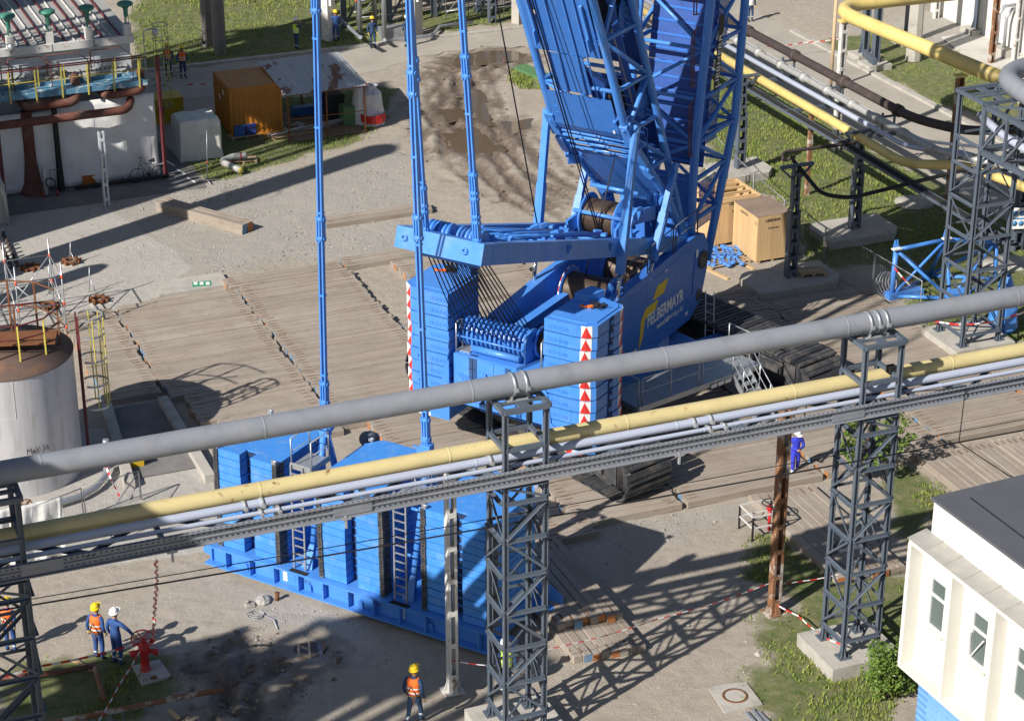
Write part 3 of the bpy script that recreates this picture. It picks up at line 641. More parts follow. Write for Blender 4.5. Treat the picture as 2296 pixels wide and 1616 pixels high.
for s in (-1, 1):
    for h in (.5, .95): sr.tube([A + w * s + Vector((0, 0, h)), B + w * s + Vector((0, 0, h))], .022, 6)
    for k in range(4): q = A + (B - A) * k / 3 + w * s; sr.tube([q, q + Vector((0, 0, .95))], .022, 6)
part(sr, 'stair', 'galv')
# --- superstructure
XB = 1.75
sb = MB(); sb.b2((-1.34, -8.0, 1.98), (1.34, 3.3, 2.9)); sb.b2((-1.0, -1.4, 2.9), (1.0, 3.0, 3.4))
part(sb, 'superstructure', 'blue')
prof = [(-6.3, 2.0), (2.4, 2.0), (3.3, 2.5), (3.75, 3.6), (3.8, 4.5), (3.4, 5.1), (2.6, 5.25), (-2.6, 5.0), (-6.3, 4.7)]
for s in (-1, 1):
    sw = MB(); sw.ext([(s * 1.36, y, z) for y, z in prof], (s * (XB - 1.36), 0, 0))
    if s > 0:
        sw.bar((XB + .004, -2.6, 4.62), (XB + .004, 2.4, 4.9), .02, .05); sw.bar((XB + .004, -1.0, 2.35), (XB + .004, 2.6, 3.0), .02, .05); sw.bar((XB + .004, 2.5, 3.0), (XB + .004, 2.7, 4.6), .02, .06)
    part(sw, 'side_wall', 'blue_plain' if s > 0 else 'blue')
    pn = MB(); pn.lathe([(0, .0), (.12, .0), (.28, .02), (.34, .07), (.34, .0)], (s * (XB + .01), 3.3, 4.1), 18, axis=(s, 0, 0)); pn.lathe([(0, .03), (.2, .03), (.24, 0)], (s * (XB + .01), 3.1, 2.75), 16, axis=(s, 0, 0)); part(pn, 'pivot_pin', 'black_iron')
tx = MB(); put_text(tx, 'FELBERMAYR', .66, (XB + .008, -1.12, 3.03), (0, 1, 0), (0, 0, 1), wide=.76, bold=.016); part(tx, 'lettering', 'white_paint')
tx = MB(); put_text(tx, 'www.felbermayr.cc', .30, (XB + .008, -.35, 2.66), (0, 1, 0), (0, 0, 1), wide=.9, bold=.006); part(tx, 'lettering', 'white_paint')
lg = MB(); lg.ext([(XB + .003, y, z) for y, z in ((-.75, 3.92), (.15, 3.92), (.5, 4.38), (-.35, 4.38))], (.006, 0, 0)); lg.ext([(XB + .003, y, z) for y, z in ((-1.75, 2.35), (-1.45, 2.75), (-1.28, 3.42), (-.55, 3.42), (-.25, 3.82), (-1.25, 3.82), (-1.6, 3.45))], (.006, 0, 0)); part(lg, 'emblem', 'yellow_logo')
# rear engine house between the counterweight stacks
rw = MB(); rw.b2((-1.74, -8.55, 2.35), (1.72, -6.2, 4.15)); rw.b2((-1.3, -7.6, 1.7), (1.3, -6.2, 2.3))
for x in (-1.0, -.2, .65): rw.b2((x, -8.57, 2.5), (x + .02, -8.54, 4.1))
rw.b2((-1.6, -8.575, 3.72), (1.5, -8.545, 3.75)); rw.b2((-1.7, -8.6, 4.15), (1.7, -6.3, 4.2))
rw.bar((-1.45, -8.6, 3.35), (-.95, -8.8, 3.15), .3, .34); rw.lathe([(0, 0), (.16, 0), (.16, .3), (0, .3)], (-1.3, -8.62, 3.3), 12, axis=(.7, -.6, -.2)); rw.ring((-.72, -8.68, 2.75), .13, .045, 14, 6, axis=(0, 1, 0))
part(rw, 'engine_house', 'blue')
ck = MB(); ck.cyl((-1.25, -8.7, 3.3), (-1.05, -8.85, 3.22), .11, 12); part(ck, 'hydraulic_cylinder', 'chrome')
gl = MB()
for x in (-1.66, 1.62):
    for y in (-8.5, -8.1): gl.tube([(x, y, 4.2), (x, y, 5.25), (x, (-8.3), 5.3)], .03, 6)
    gl.tube([(x, -8.1, 4.7), (x, -7.0, 4.7)], .025, 6)
part(gl, 'railing', 'galv')
gr = MB(); gr.b2((-1.7, -8.4, 4.21), (-1.2, -6.4, 4.25)); part(gr, 'deck_grating', 'galv'); gr = MB(); gr.b2((.2, -6.2, 3.95), (1.3, -4.2, 4.0)); part(gr, 'deck_grating', 'galv')
wt = MB()
for x, y in ((.45, -5.7), (1.05, -5.7), (.45, -5.1), (1.05, -5.1)): wt.bar((x, y, 4.0), (x, y, 4.6), .05)
wt.b2((.42, -5.73, 4.6), (1.08, -5.07, 4.63)); wt.bar((.45, -5.7, 4.05), (1.05, -5.7, 4.58), .03); part(wt, 'step_frame', 'steel_grey')
lw = MB(); lw.b2((-1.75, -6.2, 2.0), (-1.2, 1.0, 3.6)); lw.bar((-1.0, -6.2, 4.0), (-.6, -1.5, 4.35), .34, .4); lw.bar((-2.3, -6.0, 2.9), (-2.3, -1.2, 2.9), .9, .06); part(lw, 'side_beam', 'blue')
# --- counterweight stacks: slab outlines seen from above, stripes on the outer corners
def slab_poly(s):
    P = [(1.84, -8.72), (2.85, -8.72), (3.34, -8.66), (3.64, -8.42), (3.66, -6.72), (3.5, -6.5), (2.9, -6.35), (2.55, -6.1), (2.3, -6.1), (2.0, -6.5), (1.84, -6.75)]
    return [(s * x, y) for x, y in (P if s > 0 else P[::-1])]
NS, ZB, HS = 10, 1.85, .447
def inset(poly, k):
    cx = sum(p[0] for p in poly) / len(poly); cy = sum(p[1] for p in poly) / len(poly); return [(cx + (x - cx) * k, cy + (y - cy) * k) for x, y in poly]
for s in (-1, 1):
    P = slab_poly(s); mb = MB(); mb.prism(P, .034, HS - .012); mb.prism(inset(P, .955), 0, .034, 1)
    xa = 1.84 if s > 0 else -3.3
    put_text(mb, 'LIEBHERR', .19, (xa + (.12 if s > 0 else .75), -8.722 if s > 0 else -8.722, .15), (1, 0, 0), (0, 0, 1), depth=.012, wide=.95); put_text(mb, '10t', .17, (2.55 if s > 0 else -3.05, -8.722, .15), (1, 0, 0), (0, 0, 1), depth=.012)
    mb.b2((s * 3.655, -7.62, .03), (s * 3.675, -7.36, HS - .03), 1); mb.lathe([(0, .035), (.085, .035), (.10, 0)], (s * 3.66, -7.5, HS / 2), 14, axis=(s, 0, 0))
    slab = mb.mesh('counterweight_slab', ['blue', 'seam'])
    hz = MB()
    def stripe(A, B, apexB):
        A = Vector((*A, 0)); B = Vector((*B, 0)); n = (B - A).cross(Vector((0, 0, 1))).normalized() * .006; u = Vector((0, 0, 1)); z0, z1 = .012, HS - .006
        hz.ext([A + n * .2 + u * z0, B + n * .2 + u * z0, B + n * .2 + u * z1, A + n * .2 + u * z1], n, 0)
        tri = [A + n * 1.3 + u * (z0 + .01), B + n * 1.3 + u * (z0 + .01), (B if apexB else A) + n * 1.3 + u * (z1 - .01)]
        hz.ext(tri, n * .5, 1)
    c0, c1 = (s * 3.18, -8.68), (s * 3.34, -8.66)
    hms = []
    if s > 0: stripe(c0, c1, True); stripe(c1, (s * 3.50, -8.533), False); hms.append(hz.mesh('hazard_plate', ['white_paint', 'red_paint'])); hz = MB(); stripe((s * 3.66, -6.72), (s * 3.5, -6.5), True); stripe((s * 3.66, -6.92), (s * 3.66, -6.72), True)
    else: stripe((s * 3.64, -8.42), (s * 3.34, -8.66), True)
    hms.append(hz.mesh('hazard_plate', ['white_paint', 'red_paint']))
    for k in range(NS):
        o = place(slab, 'counterweight_slab', crane, (random.uniform(-.014, .014), random.uniform(-.016, .016), ZB + HS * k), (0, 0, random.uniform(-.003, .003)))
        for hme in hms: place(hme, 'hazard_plate', o)
    cp = MB(); top = ZB + HS * NS
    cp.prism(inset(P, .86), top - .004, top + .03); cp.prism([(s * 2.0, -7.0), (s * 2.55, -7.0), (s * 2.75, -6.3), (s * 2.2, -6.2)][::s], top + .03, top + .28); part(cp, 'stack_cap', 'blue')
    bl = MB(); bl.prism(inset(P, .97), ZB - .18, ZB - .01); part(bl, 'base_slab', 'blue')
    hb = MB(); x0, x1 = (1.9, 3.3) if s > 0 else (-3.3, -1.9)
    for i in range(7): a = x0 + (x1 - x0) * i / 7; b = a + (x1 - x0) / 7; hb.ext([(a, -8.735, ZB - .16), (b, -8.735, ZB - .16), (b + .06, -8.735, ZB - .03), (a + .06, -8.735, ZB - .03)], (0, -.012, 0), i % 2)
    part(hb, 'hazard_strip', ['red_paint', 'white_paint'])
    gd = MB(); xg = s * 1.80; gd.ext([(xg, -8.74, 1.7), (s * 2.55, -8.74, 1.7), (s * 2.62, -8.74, 2.2), (s * 2.15, -8.74, 2.6), (s * 2.02, -8.74, 3.6), (xg, -8.74, 4.0)], (0, -.03, 0)); part(gd, 'guide_plate', 'blue')
    # lifting chain left on top
    ch = MB(); cx, cy = (3.0, -7.2) if s > 0 else (-2.75, -7.0)
    for k in range(26): a = k * 1.1; rr = .05 + .26 * (k / 26); ch.ring((cx + rr * math.cos(a), cy + rr * .8 * math.sin(a), top + .09 + .03 * (k % 3)), .055, .016, 8, 5, axis=(math.cos(k), math.sin(k * 2), .6))
    o = part(ch, 'lifting_chain', 'rubber'); hk = MB(); hk.ring((cx - .42, cy - .22, top + .08), .10, .035, 12, 6, axis=(0, .2, 1), a0=.4, a1=5.2); hk.bar((cx - .3, cy - .2, top + .08), (cx - .12, cy - .1, top + .1), .08); hk.build('hook', 'vest_orange', o)
# --- rope sheave block behind the winches
sv = MB()
for k in range(15):
    x = -1.75 + k * .178; sv.lathe([(.10, -.042), (.50, -.042), (.52, -.035), (.43, -.012), (.43, .012), (.52, .035), (.50, .042), (.10, .042)], (x, -7.75, 4.75), 26, axis=(1, 0, 0), mi=0); sv.lathe([(.445, -.02), (.445, .02)], (x, -7.75, 4.75), 26, axis=(1, 0, 0), mi=1)
sv.cyl((-1.9, -7.75, 4.75), (.95, -7.75, 4.75), .13, 14)
part(sv, 'sheave_block', ['blue', 'rope_steel'])
sf = MB()
for x in (-1.2, .85): sf.prism([(x - .03, -8.25), (x + .03, -8.25), (x + .03, -7.3), (x - .03, -7.3)], 4.2, 4.95)
sf.cyl((.80, -7.75, 4.75), (.90, -7.75, 4.75), .55, 26); sf.tube([(-1.9, -8.32, 4.72), (.95, -8.32, 4.72)], .035, 8); sf.cyl((-1.1, -8.3, 4.38), (.7, -8.3, 4.38), .12, 12)
for x in (-1.85, -1.2, -.55, .1, .75): sf.bar((x, -8.32, 4.72), (x, -8.2, 4.75), .05)
part(sf, 'sheave_frame', 'blue')
def drum(name, c, L, rr, rf, parent=crane, rope='rope_steel', n=26):
    mb = MB(); pr = []
    for i in range(n): z0 = -L / 2 + L * i / n; pr += [(rr - .022, z0), (rr, z0 + L / n * .5)]
    pr.append((rr - .022, L / 2)); mb.lathe(pr, c, 28, 1, axis=(1, 0, 0))
    for s_ in (-1, 1):
        h = s_ * L / 2; mb.lathe([(0, h + s_ * .1), (rf * .45, h + s_ * .1), (rf * .5, h + s_ * .04), (rf, h + s_ * .05), (rf + .01, h + s_ * .02), (rf, h), (rr * .9, h)], c, 28, 0, axis=(1, 0, 0))
        for k in range(8): a = k * math.pi / 4; mb.box((c[0] + h + s_ * .06, c[1] + math.cos(a) * rf * .72, c[2] + math.sin(a) * rf * .72), (.05, .09, .09))
    return mb.build(name, ['blue', rope], parent)
drum('winch_drum', (1.28, -7.3, 4.72), .55, .46, .55, rope='rope_black', n=10)
drum('winch_drum', (.05, -2.15, 4.35), 1.75, .66, .82, rope='rope_steel'); drum('winch_drum', (.25, .45, 4.3), 1.6, .62, .78); drum('winch_drum', (-.05, -1.05, 6.85), 1.3, .62, .80)
hz = MB()
for k in range(28): a = k / 28 * 2 * math.pi; b = (k + 1) / 28 * 2 * math.pi; hz.bar((-.86, -2.15 + .83 * math.cos(a), 4.35 + .83 * math.sin(a)), (-.86, -2.15 + .83 * math.cos(b), 4.35 + .83 * math.sin(b)), .03, .05, mi=k % 2)
part(hz, 'drum_edge_marking', ['red_paint', 'white_paint'])
fr = MB()
for s in (-1, 1):
    fr.bar((s * .95, -2.2, 6.7), (s * .78, -1.0, 6.95), .10, .5); fr.bar((s * .9, .9, 6.6), (s * .78, -1.0, 6.9), .12, .5)
for y, z in ((-1.75, 7.2), (-1.95, 6.3), (-.5, 7.75), (-1.6, 5.95)): fr.cyl((-.95, y, z), (.95, y, z), .075, 10)
fr.bar((.95, -1.3, 7.3), (1.3, -1.1, 7.2), .35, .4); fr.bar((1.0, -1.4, 6.4), (1.35, -1.1, 6.5), .5, .35)
for k in range(7): a = .5 + k * .62; b = a + .62; fr.bar((1.25, -1.1 + .55 * math.cos(a), 6.85 + .6 * math.sin(a)), (1.25, -1.1 + .55 * math.cos(b), 6.85 + .6 * math.sin(b)), .09, .12)
part(fr, 'winch_frame', 'blue')
# --- A-frame lying back over the body
AP, AR = (2.6, 4.95), (-11.5, 9.42)          # pivot and rear end in (y, z)
ad = Vector((0, AR[0] - AP[0], AR[1] - AP[1])).normalized(); an = Vector((0, -ad.z, ad.y)); an = -an if an.z < 0 else an
for s in (-1, 1):
    ab = MB(); a = Vector((s * 1.30, *AP)); b = Vector((s * 1.30, *AR)); h = .34
    ab.ext([a - an * .22 + ad * -.2, a + an * .24 + ad * -.2, b + an * h, b - an * h, a + ad * 4 - an * .34], (s * .26, 0, 0))
    for k in (3.0, 6.5, 9.6): q = a + ad * k + Vector((s * .27, 0, 0)); ab.ext([q + an * .16, q + ad * .22 + an * .16, q + ad * .11 - an * .12], (s * .05, 0, 0)); ab.ring(q + ad * .11 + an * .1 + Vector((s * .06, 0, 0)), .055, .02, 10, 5, axis=(1, 0, 0))
    part(ab, 'a_frame_beam', 'blue')
rb = MB(); c = Vector((0, *AR)); rb.ext([Vector((-1.58, 0, 0)) + c + ad * .05 - an * .34, Vector((-1.58, 0, 0)) + c + ad * .05 + an * .34, Vector((-1.58, 0, 0)) + c + ad * .62 + an * .34, Vector((-1.58, 0, 0)) + c + ad * .62 - an * .34], (3.16, 0, 0))
for x in (-1.25, .95): rb.ring(c + ad * .66 + Vector((x, 0, 0)), .09, .03, 12, 6, axis=ad); rb.bar(c + ad * .64 + Vector((x - .12, 0, -.05)), c + ad * .64 + Vector((x + .12, 0, -.05)), .05, .1)
part(rb, 'a_frame_crossbeam', 'blue')
at = MB()                                            # sheaves and fittings on top of the rear end
for i, x0 in enumerate((-1.0, .15)):
    for k in range(6): at.lathe([(.05, -.04), (.36, -.04), (.38, 0), (.36, .04), (.05, .04)], c + Vector((x0 + k * .15, 0, 0)) - ad * .5 + an * .26, 20, axis=(1, 0, 0))
at.tube([c + Vector((-1.2, 0, 0)) - ad * .9 + an * .45, c + Vector((1.2, 0, 0)) - ad * 1.0 + an * .45], .05, 8)
for k in range(4): at.tube([c + Vector((-.9 + k * .55, 0, 0)) - ad * 1.2 + an * .3, c + Vector((-.7 + k * .4, 0, 0)) - ad * (4 + k) + an * .28, c + Vector((-.4 + k * .25, 0, 0)) - ad * (8 + k * .6) + an * .2], .07 + .02 * (k % 2), 8)
at.bar(c + Vector((-1.2, 0, 0)) - ad * 2.2, c + Vector((1.2, 0, 0)) - ad * 2.2, .3, .25); at.bar(c + Vector((-1.2, 0, 0)) - ad * 6.0, c + Vector((1.2, 0, 0)) - ad * 6.0, .3, .25)
at.bar(c + Vector((-1.25, 0, 0)) - ad * 2.2, c + Vector((1.2, 0, 0)) - ad * 6.0, .14, .14); at.bar(c + Vector((1.25, 0, 0)) - ad * 6.2, c + Vector((-1.2, 0, 0)) - ad * 10.0, .14, .14)
rn = random.Random(3)
for k in range(22): q = c - ad * (1 + k * .5) + Vector((rn.uniform(-1, 1), 0, 0)) + an * .28; at.bar(q, q + Vector((rn.uniform(-.2, .2), rn.uniform(-.25, .25), .05)), rn.uniform(.06, .16), rn.uniform(.06, .18))
part(at, 'a_frame_fittings', 'blue')
ls = MB()
for k in range(24):
    q = c + ad * .02; u = 1 if k % 2 else -1; x0 = -1.7 + k * .107; x1 = (-1.05 + (k // 2) * .155) if k < 24 else 0
    ls.tube([(x0 * 1.0, -7.75 + u * .44, 4.8), (x1, AR[0] + .35 + u * .25, AR[1] - .15)], .023, 5)
part(ls, 'hoist_rope', 'rope_black')
ug = MB(); ug.cyl((-1.2, AR[0] + .1, AR[1] - .52), (1.05, AR[0] + .1, AR[1] - .52), .085, 12); ug.bar((-1.2, AR[0] + .2, AR[1] - .45), (-1.2, AR[0] + .3, AR[1] - .1), .1); ug.bar((1.05, AR[0] + .2, AR[1] - .45), (1.05, AR[0] + .3, AR[1] - .1), .1); part(ug, 'rope_guide', 'blue')
# --- derrick lattice leaning back
HX = 1.4
def rear(z): return (2.6 + (1.05 - 2.6) * (z - 4.9) / 2.2) if z < 7.1 else ((1.05 + (-2.4 - 1.05) * (z - 7.1) / 3.5) if z < 10.6 else -2.4 - .488 * (z - 10.6))
def front(z): return 2.6 - .472 * (z - 4.9)
ZT = 46.0
def boomlike(name, RY, FY, z0, nodes, r, rd, parent=crane, topz=ZT):
    ch = MB()
    for s in (-1, 1):
        zz = [z0] + nodes
        ch.tube([(s * HX, RY(z), z) for z in zz], r, 10); ch.tube([(s * HX, FY(z), z) for z in zz], r, 10)
    part(ch, name + '_chord', 'blue', parent)
    la = MB(); ns = nodes
    for i, z in enumerate(ns):
        for s in (-1, 1):
            la.cyl((s * HX, RY(z), z), (s * HX, FY(z), z), rd, 8)
            if i + 1 < len(ns):
                zn = ns[i + 1]; a, b = ((RY, FY), (FY, RY))[i % 2]
                la.cyl((s * HX, a(z), z), (s * HX, b(zn), zn), rd, 8)
        for Y in (RY, FY):
            la.cyl((-HX, Y(z), z), (HX, Y(z), z), rd * .9, 8)
            if i + 1 < len(ns): zn = ns[i + 1]; k = 1 if i % 2 else -1; la.cyl((-HX * k, Y(z), z), (HX * k, Y(zn), zn), rd * .8, 8)
    part(la, name + '_lattice', 'blue', parent)
dn = [7.1, 8.8, 10.6, 12.3, 14.3, 16.6] + [16.6 + 2.45 * k for k in range(1, 13)]
boomlike('derrick', rear, front, 4.9, dn, .145, .085)
def rpt(x, z, o=.12): return Vector((x, rear(z) - o, z))
def panel(x0, x1, z0, z1, name='mesh_panel', m='blue_perf', o=.13, Y=None):
    mb = MB(); f = (lambda x, z: rpt(x, z, o)) if Y is None else (lambda x, z: Vector((x, Y(z) - o, z)))
    zs = [z0] + [z for z in (7.1, 10.6) if z0 < z < z1] + [z1]
    for a, b in zip(zs[:-1], zs[1:]): mb.ext([f(x0, a), f(x1, a), f(x1, b), f(x0, b)], (0, .035, 0))
    part(mb, name, m)
panel(-1.36, 1.22, 13.6, 16.5); panel(-1.36, 1.22, 16.6, 19.5); panel(-1.36, 1.22, 19.6, 26); panel(-1.36, 1.22, 26.1, 34); panel(-.85, .5, 12.05, 13.55); panel(-1.3, 1.2, 10.35, 11.95); panel(-1.2, 1.3, 7.65, 9.25); panel(1.35, 1.5, 7.2, 9.8); panel(-1.1, 1.2, 6.95, 7.6)
for a_, b_ in ((9.0, 11.9), (12.5, 15.5), (15.8, 20), (20.2, 28)): panel(-1.25, 1.3, a_, b_, 'shade_plate', 'blue_shaded', -.25, front)  # dark plates added to darken the derrick interior and shade the boom
rf = MB()                                   # ribs, brackets, hoses on the derrick's back
for x in (-.75, -.35, .35, .75):
    rf.tube([rpt(x, z, .19) for z in (12.0, 13.6, 16.6, 20, 24)], .03, 6)
for z in (9.45, 9.75, 10.05, 10.25): rf.cyl(rpt(-1.25, z, .02 + .1 * (z * 10 % 3)), rpt(1.25, z - .05, .05), .075, 8)
for x in (-1.0, 1.0): rf.bar(rpt(x, 14.4, .22), rpt(x, 15.6, .22), .10, .12); rf.bar(rpt(x, 13.9, .25), rpt(x, 14.4, .2), .05, .3)
for s in (-1, 1):
    rf.bar(rpt(s * 1.45, 10.1, .1), rpt(s * 1.45, 11.0, .05), .34, .30); rf.bar(rpt(s * 1.55, 9.2, .2), rpt(s * 1.5, 9.9, .15), .26, .22); rf.ring(rpt(s * 1.62, 9.0, .25), .13, .045, 12, 6, axis=(1, .2, 0)); rf.bar(rpt(s * 1.5, 8.6, .3), rpt(s * 1.35, 9.0, .1), .5, .25)
    rf.bar(rpt(s * 1.2, 7.0, .2), rpt(s * 1.5, 7.5, .05), .25, .2)
for k in range(26): z = rn.uniform(7.2, 11.5); x = rn.choice((-1, 1)) * rn.uniform(1.05, 1.6); q = rpt(x, z, rn.uniform(0, .25)); rf.bar(q, q + Vector((rn.uniform(-.15, .15), rn.uniform(-.2, .2), rn.uniform(.05, .3))), rn.uniform(.05, .15), rn.uniform(.05, .15))
part(rf, 'derrick_fittings', 'blue')
ho = MB()
for k in range(8): x = .55 + k * .06; ho.tube([(x, 1.6 - k * .03, 5.5), (x + .1, .4, 8.2), (x, -.9, 11.4), (x + .05, -2.2 - .05 * k, 14.6), (x, -4, 18.5)], .025, 5)
for k in range(5): ho.tube([(1.62, rear(10.9) - .1 - k * .03, 10.9), (1.7 + k * .02, rear(11.3) - .25, 11.35 + k * .03), (1.78, -1.6, 10.6), (1.72, -1.4, 9.6)], .022, 5)
part(ho, 'hose_bundle', 'blue_plain')
drum('winch_drum', (.35, -.2, 11.2), 1.2, .55, .72, rope='rope_black'); drum('winch_drum', (.35, -1.6, 14.6), 1.2, .55, .72, rope='rope_black')
# relapse cylinders
for s in (-1, 1):
    for (yt, zt_, yb, zb_) in ((-2.35, 10.7, -3.35, 4.6), (.75, 8.4, -1.0, 4.7)):
        a = Vector((s * 1.72, yt, zt_)); b = Vector((s * 1.66, yb, zb_)); d = b - a; m_ = a + d * .80
        cy = MB(); cy.bar(a, a + d * .42, .20, .24); cy.bar(a + d * .38, m_, .26, .28)
        for o_ in (-.09, 0, .09): cy.bar(a + d * .42 + Vector((s * .135, o_, 0)), m_ + Vector((s * .135, o_, 0)), .025, .03)
        cy.bar(a - d.normalized() * .25, a, .14, .3); cy.bar(b, b - d.normalized() * .2, .2, .3); o = part(cy, 'backstop_strut', 'blue')
        rd = MB(); rd.cyl(m_, b, .075, 12); rd.build('piston_rod', 'chrome', o)
# --- main boom, nearly upright in front of the derrick
def brear(z): return 3.0 + max(0, z - 8) * .155
def bfront(z): return (4.3 + (z - 3.3) * .40) if z < 8.6 else 6.42 + .10 * (z - 8.6)
bn = [5.6, 7.2, 8.6, 10.2, 12.0, 14.0, 16.2] + [16.2 + 2.5 * k for k in range(1, 12)]
boomlike('boom', brear, bfront, 3.6, bn, .16, .085)
bp = MB(); bp.b2((-1.3, 2.95, 4.2), (1.3, 3.05, 7.4)); part(bp, 'boom_plate', 'blue_plain')
for a_, b_ in ((7.4, 11.0), (11.1, 14.6), (14.7, 18), (18.1, 24)): panel(-1.3, 1.3, a_, b_, 'boom_plate', 'blue_shaded', -1.0, brear)  # shade between derrick and boom put into the plate colour
mb = MB()
for k in range(30): z = 7.5 + k * .5; mb.b2((-1.3, brear(z) + .97, z), (1.3, brear(z) + 1.0, z + .09))
part(mb, 'boom_rib', 'blue_plain')
for z0, z1 in ((5.0, 6.8), (8.2, 10.0), (11.6, 13.4), (14.2, 16.5)):
    n = 14; bs = MB()
    for i in range(n): y = brear(z0) + .9 + i * .1; bs.bar((1.2, y, z0), (1.2, y + .15, z1), .015, .03)
    for k in range(6): z = z0 + (z1 - z0) * k / 5; bs.bar((1.2, brear(z0) + .85, z), (1.2, brear(z0) + 2.3, z), .015, .03)
    part(bs, 'boom_grating', 'blue_plain')
gr = MB()
for z0 in (8.4, 11.0, 13.6, 16.2): gr.tube([(1.62, 2.5, z0), (1.66, 2.0, z0 + .1), (1.66, 1.9, z0 + 2.0), (1.62, 2.45, z0 + 2.15)], .028, 6); gr.tube([(1.62, 2.3, z0 + .05), (1.62, 2.2, z0 + 2.1)], .022, 6)
part(gr, 'handrail', 'pipe_rusty')
sg = MB(); A = Vector((1.60, 4.35, 10.35)); up = Vector((0, .10, 1)).normalized(); sd = Vector((0, -1, .10)).normalized()
sg.ext([A - sd * .05, A + sd * .36, A + sd * .36 + up * 2.75, A - sd * .05 + up * 2.75], (.02, 0, 0)); o = part(sg, 'name_sign', 'rubber')
tx = MB(); put_text(tx, 'LIEBHERR', .42, A + Vector((.026, 0, 0)) + up * .08 + sd * .02, up, sd, wide=1.12); tx.build('lettering', 'white_paint', o)
# --- ladder inside the derrick
ld = MB()
for x in (.45, .85): ld.bar((x, -.75, 10.9), (x, -2.6, 14.2), .04, .06)
for k in range(9): f = (k + .5) / 9; ld.bar((.45, -.75 - 1.85 * f, 10.9 + 3.3 * f), (.85, -.75 - 1.85 * f, 10.9 + 3.3 * f), .03)
part(ld, 'ladder', 'galv')
# --- railings and ladder on the right side of the body
rr_ = MB()
for a, b in (((1.7, -2.9, 4.95), (1.7, -1.1, 5.05)), ((1.7, -.9, 5.05), (1.7, .9, 5.15)), ((1.7, 1.1, 5.15), (1.7, 2.9, 5.2))): rail(rr_, [a, b], 1.0, .026, post=1.8)
part(rr_, 'body_railing', 'steel_grey'); rr_ = MB()
for y in (-4.6, -3.2, -1.8): rr_.tube([(-1.9, y, 2.95), (-1.9, y, 3.95)], .025, 6)
rr_.tube([(-1.9, -5.8, 3.95), (-1.9, -1.4, 3.95)], .025, 6); rr_.tube([(-1.9, -5.8, 3.45), (-1.9, -1.4, 3.45)], .02, 6)
part(rr_, 'body_railing', 'steel_grey')
sl_ = MB()
for x in (1.95, 2.3): sl_.bar((x, 3.3, 2.9), (x + .5, 2.4, .5), .035, .06)
for k in range(8): f = (k + .5) / 8; sl_.bar((1.95 + .5 * f, 3.3 - .9 * f, 2.9 - 2.4 * f), (2.3 + .5 * f, 3.3 - .9 * f, 2.9 - 2.4 * f), .03)
part(sl_, 'ladder', 'galv')
# --- pendants: twin flat bars with pinned link plates
def pendant(pts, name='pendant', links=()):
    a, b = Vector(pts[0]), Vector(pts[1]); d = (b - a).normalized(); side = d.cross(Vector((0, 1, 0))).normalized(); mb = MB()
    for s in (-1, 1): mb.bar(a + side * s * .062, b + side * s * .062, .05, .12, (0, 1, 0))
    L = (b - a).length
    for k in links:
        q = a + d * k
        for s in (-1, 0, 1): mb.bar(q + side * s * .085 - d * .40, q + side * s * .085 + d * .40, .04, .19, (0, 1, 0))
        for e in (-.3, .3): mb.cyl(q + d * e - side * .15, q + d * e + side * .15, .07, 12); mb.cyl(q + d * e - side * .108, q + d * e + side * .108, .105, 14)
    k = 1.5
    while k < L: mb.bar(a + d * k - side * .10, a + d * k + side * .10, .06, .15, (0, 1, 0)); k += 2.6
    mb.build(name, 'blue', crane)
HEAD = (-15.6, 46)
pendant([(-.72, -11.75, 10.0), (.0, HEAD[0], HEAD[1])], links=(.2, 1.0, 5.2, 12)); pendant([(1.18, -11.75, 10.0), (1.3, HEAD[0], HEAD[1])], links=(.2, 1.0, 1.8, 5.6, 12))
pendant([(-1.22, -16.7, 5.3), (-.3, HEAD[0] - 1.2, HEAD[1])], links=(.25, .9, 6.2, 13)); pendant([(2.42, -16.7, 5.0), (1.6, HEAD[0] - 1.2, HEAD[1])], links=(.25, .9, 7.2, 11.4))
# --- ropes from the winches up the derrick
rp = MB()
for p, q in (((-1.2, -3.6, 6.4), (-1.35, -7.2, 18.5)), ((.0, -1.6, 6.3), (-.62, -6.8, 18.2)), ((.12, -1.6, 6.2), (-.45, -6.9, 18.3)), ((-.2, -2.2, 5.0), (.0, -1.9, 6.4))):
    a, b = Vector(p), Vector(q); rp.tube([a, a + (b - a) * 3.0], .024, 6)
part(rp, 'winch_rope', 'rope_black')

# ================================================================== hanging ballast tray in front of the crane
tray = thing('ballast_tray', 'blue ballast tray carrying three stacks of steel slabs, hanging on two pendants', 'ballast', KF.w(.45, -16.75, 0), KF.az)
tf = MB(); tf.b2((-5.05, -1.5, .3), (5.0, 1.5, .72)); tf.b2((-5.15, -1.72, .76), (5.1, 1.62, .82)); tf.b2((-5.2, -1.80, .17), (5.15, -1.40, .22)); tf.b2((-5.2, 1.40, .17), (5.15, 1.7, .22)); tf.b2((-5.1, -1.52, .22), (5.05, -1.46, .76)); tf.b2((-5.1, 1.46, .22), (5.05, 1.52, .76))
tf.b2((4.98, -1.6, .22), (5.06, 1.55, .76)); tf.b2((-5.1, -1.6, .22), (-5.04, 1.55, .76))
tf.b2((5.06, -1.3, .25), (5.7, -1.0, .5)); tf.b2((5.06, .8, .25), (5.8, 1.2, .5)); tf.ext([(5.06, 1.3, .3), (5.06, 1.3, 1.2), (5.9, 1.3, .75), (5.9, 1.3, .45)], (0, .06, 0)); tf.ext([(-5.1, -1.5, .3), (-5.45, -1.5, .38), (-5.45, -1.5, .55), (-5.1, -1.5, .74)], (0, .3, 0))
part(tf, 'tray_frame', 'blue', tray)
for k in range(11):
    st = MB(); x = -4.4 + k * .92; st.b2((x - .02, -1.74, .22), (x + .02, -1.52, .76)); part(st, 'stiffener', 'blue', tray)
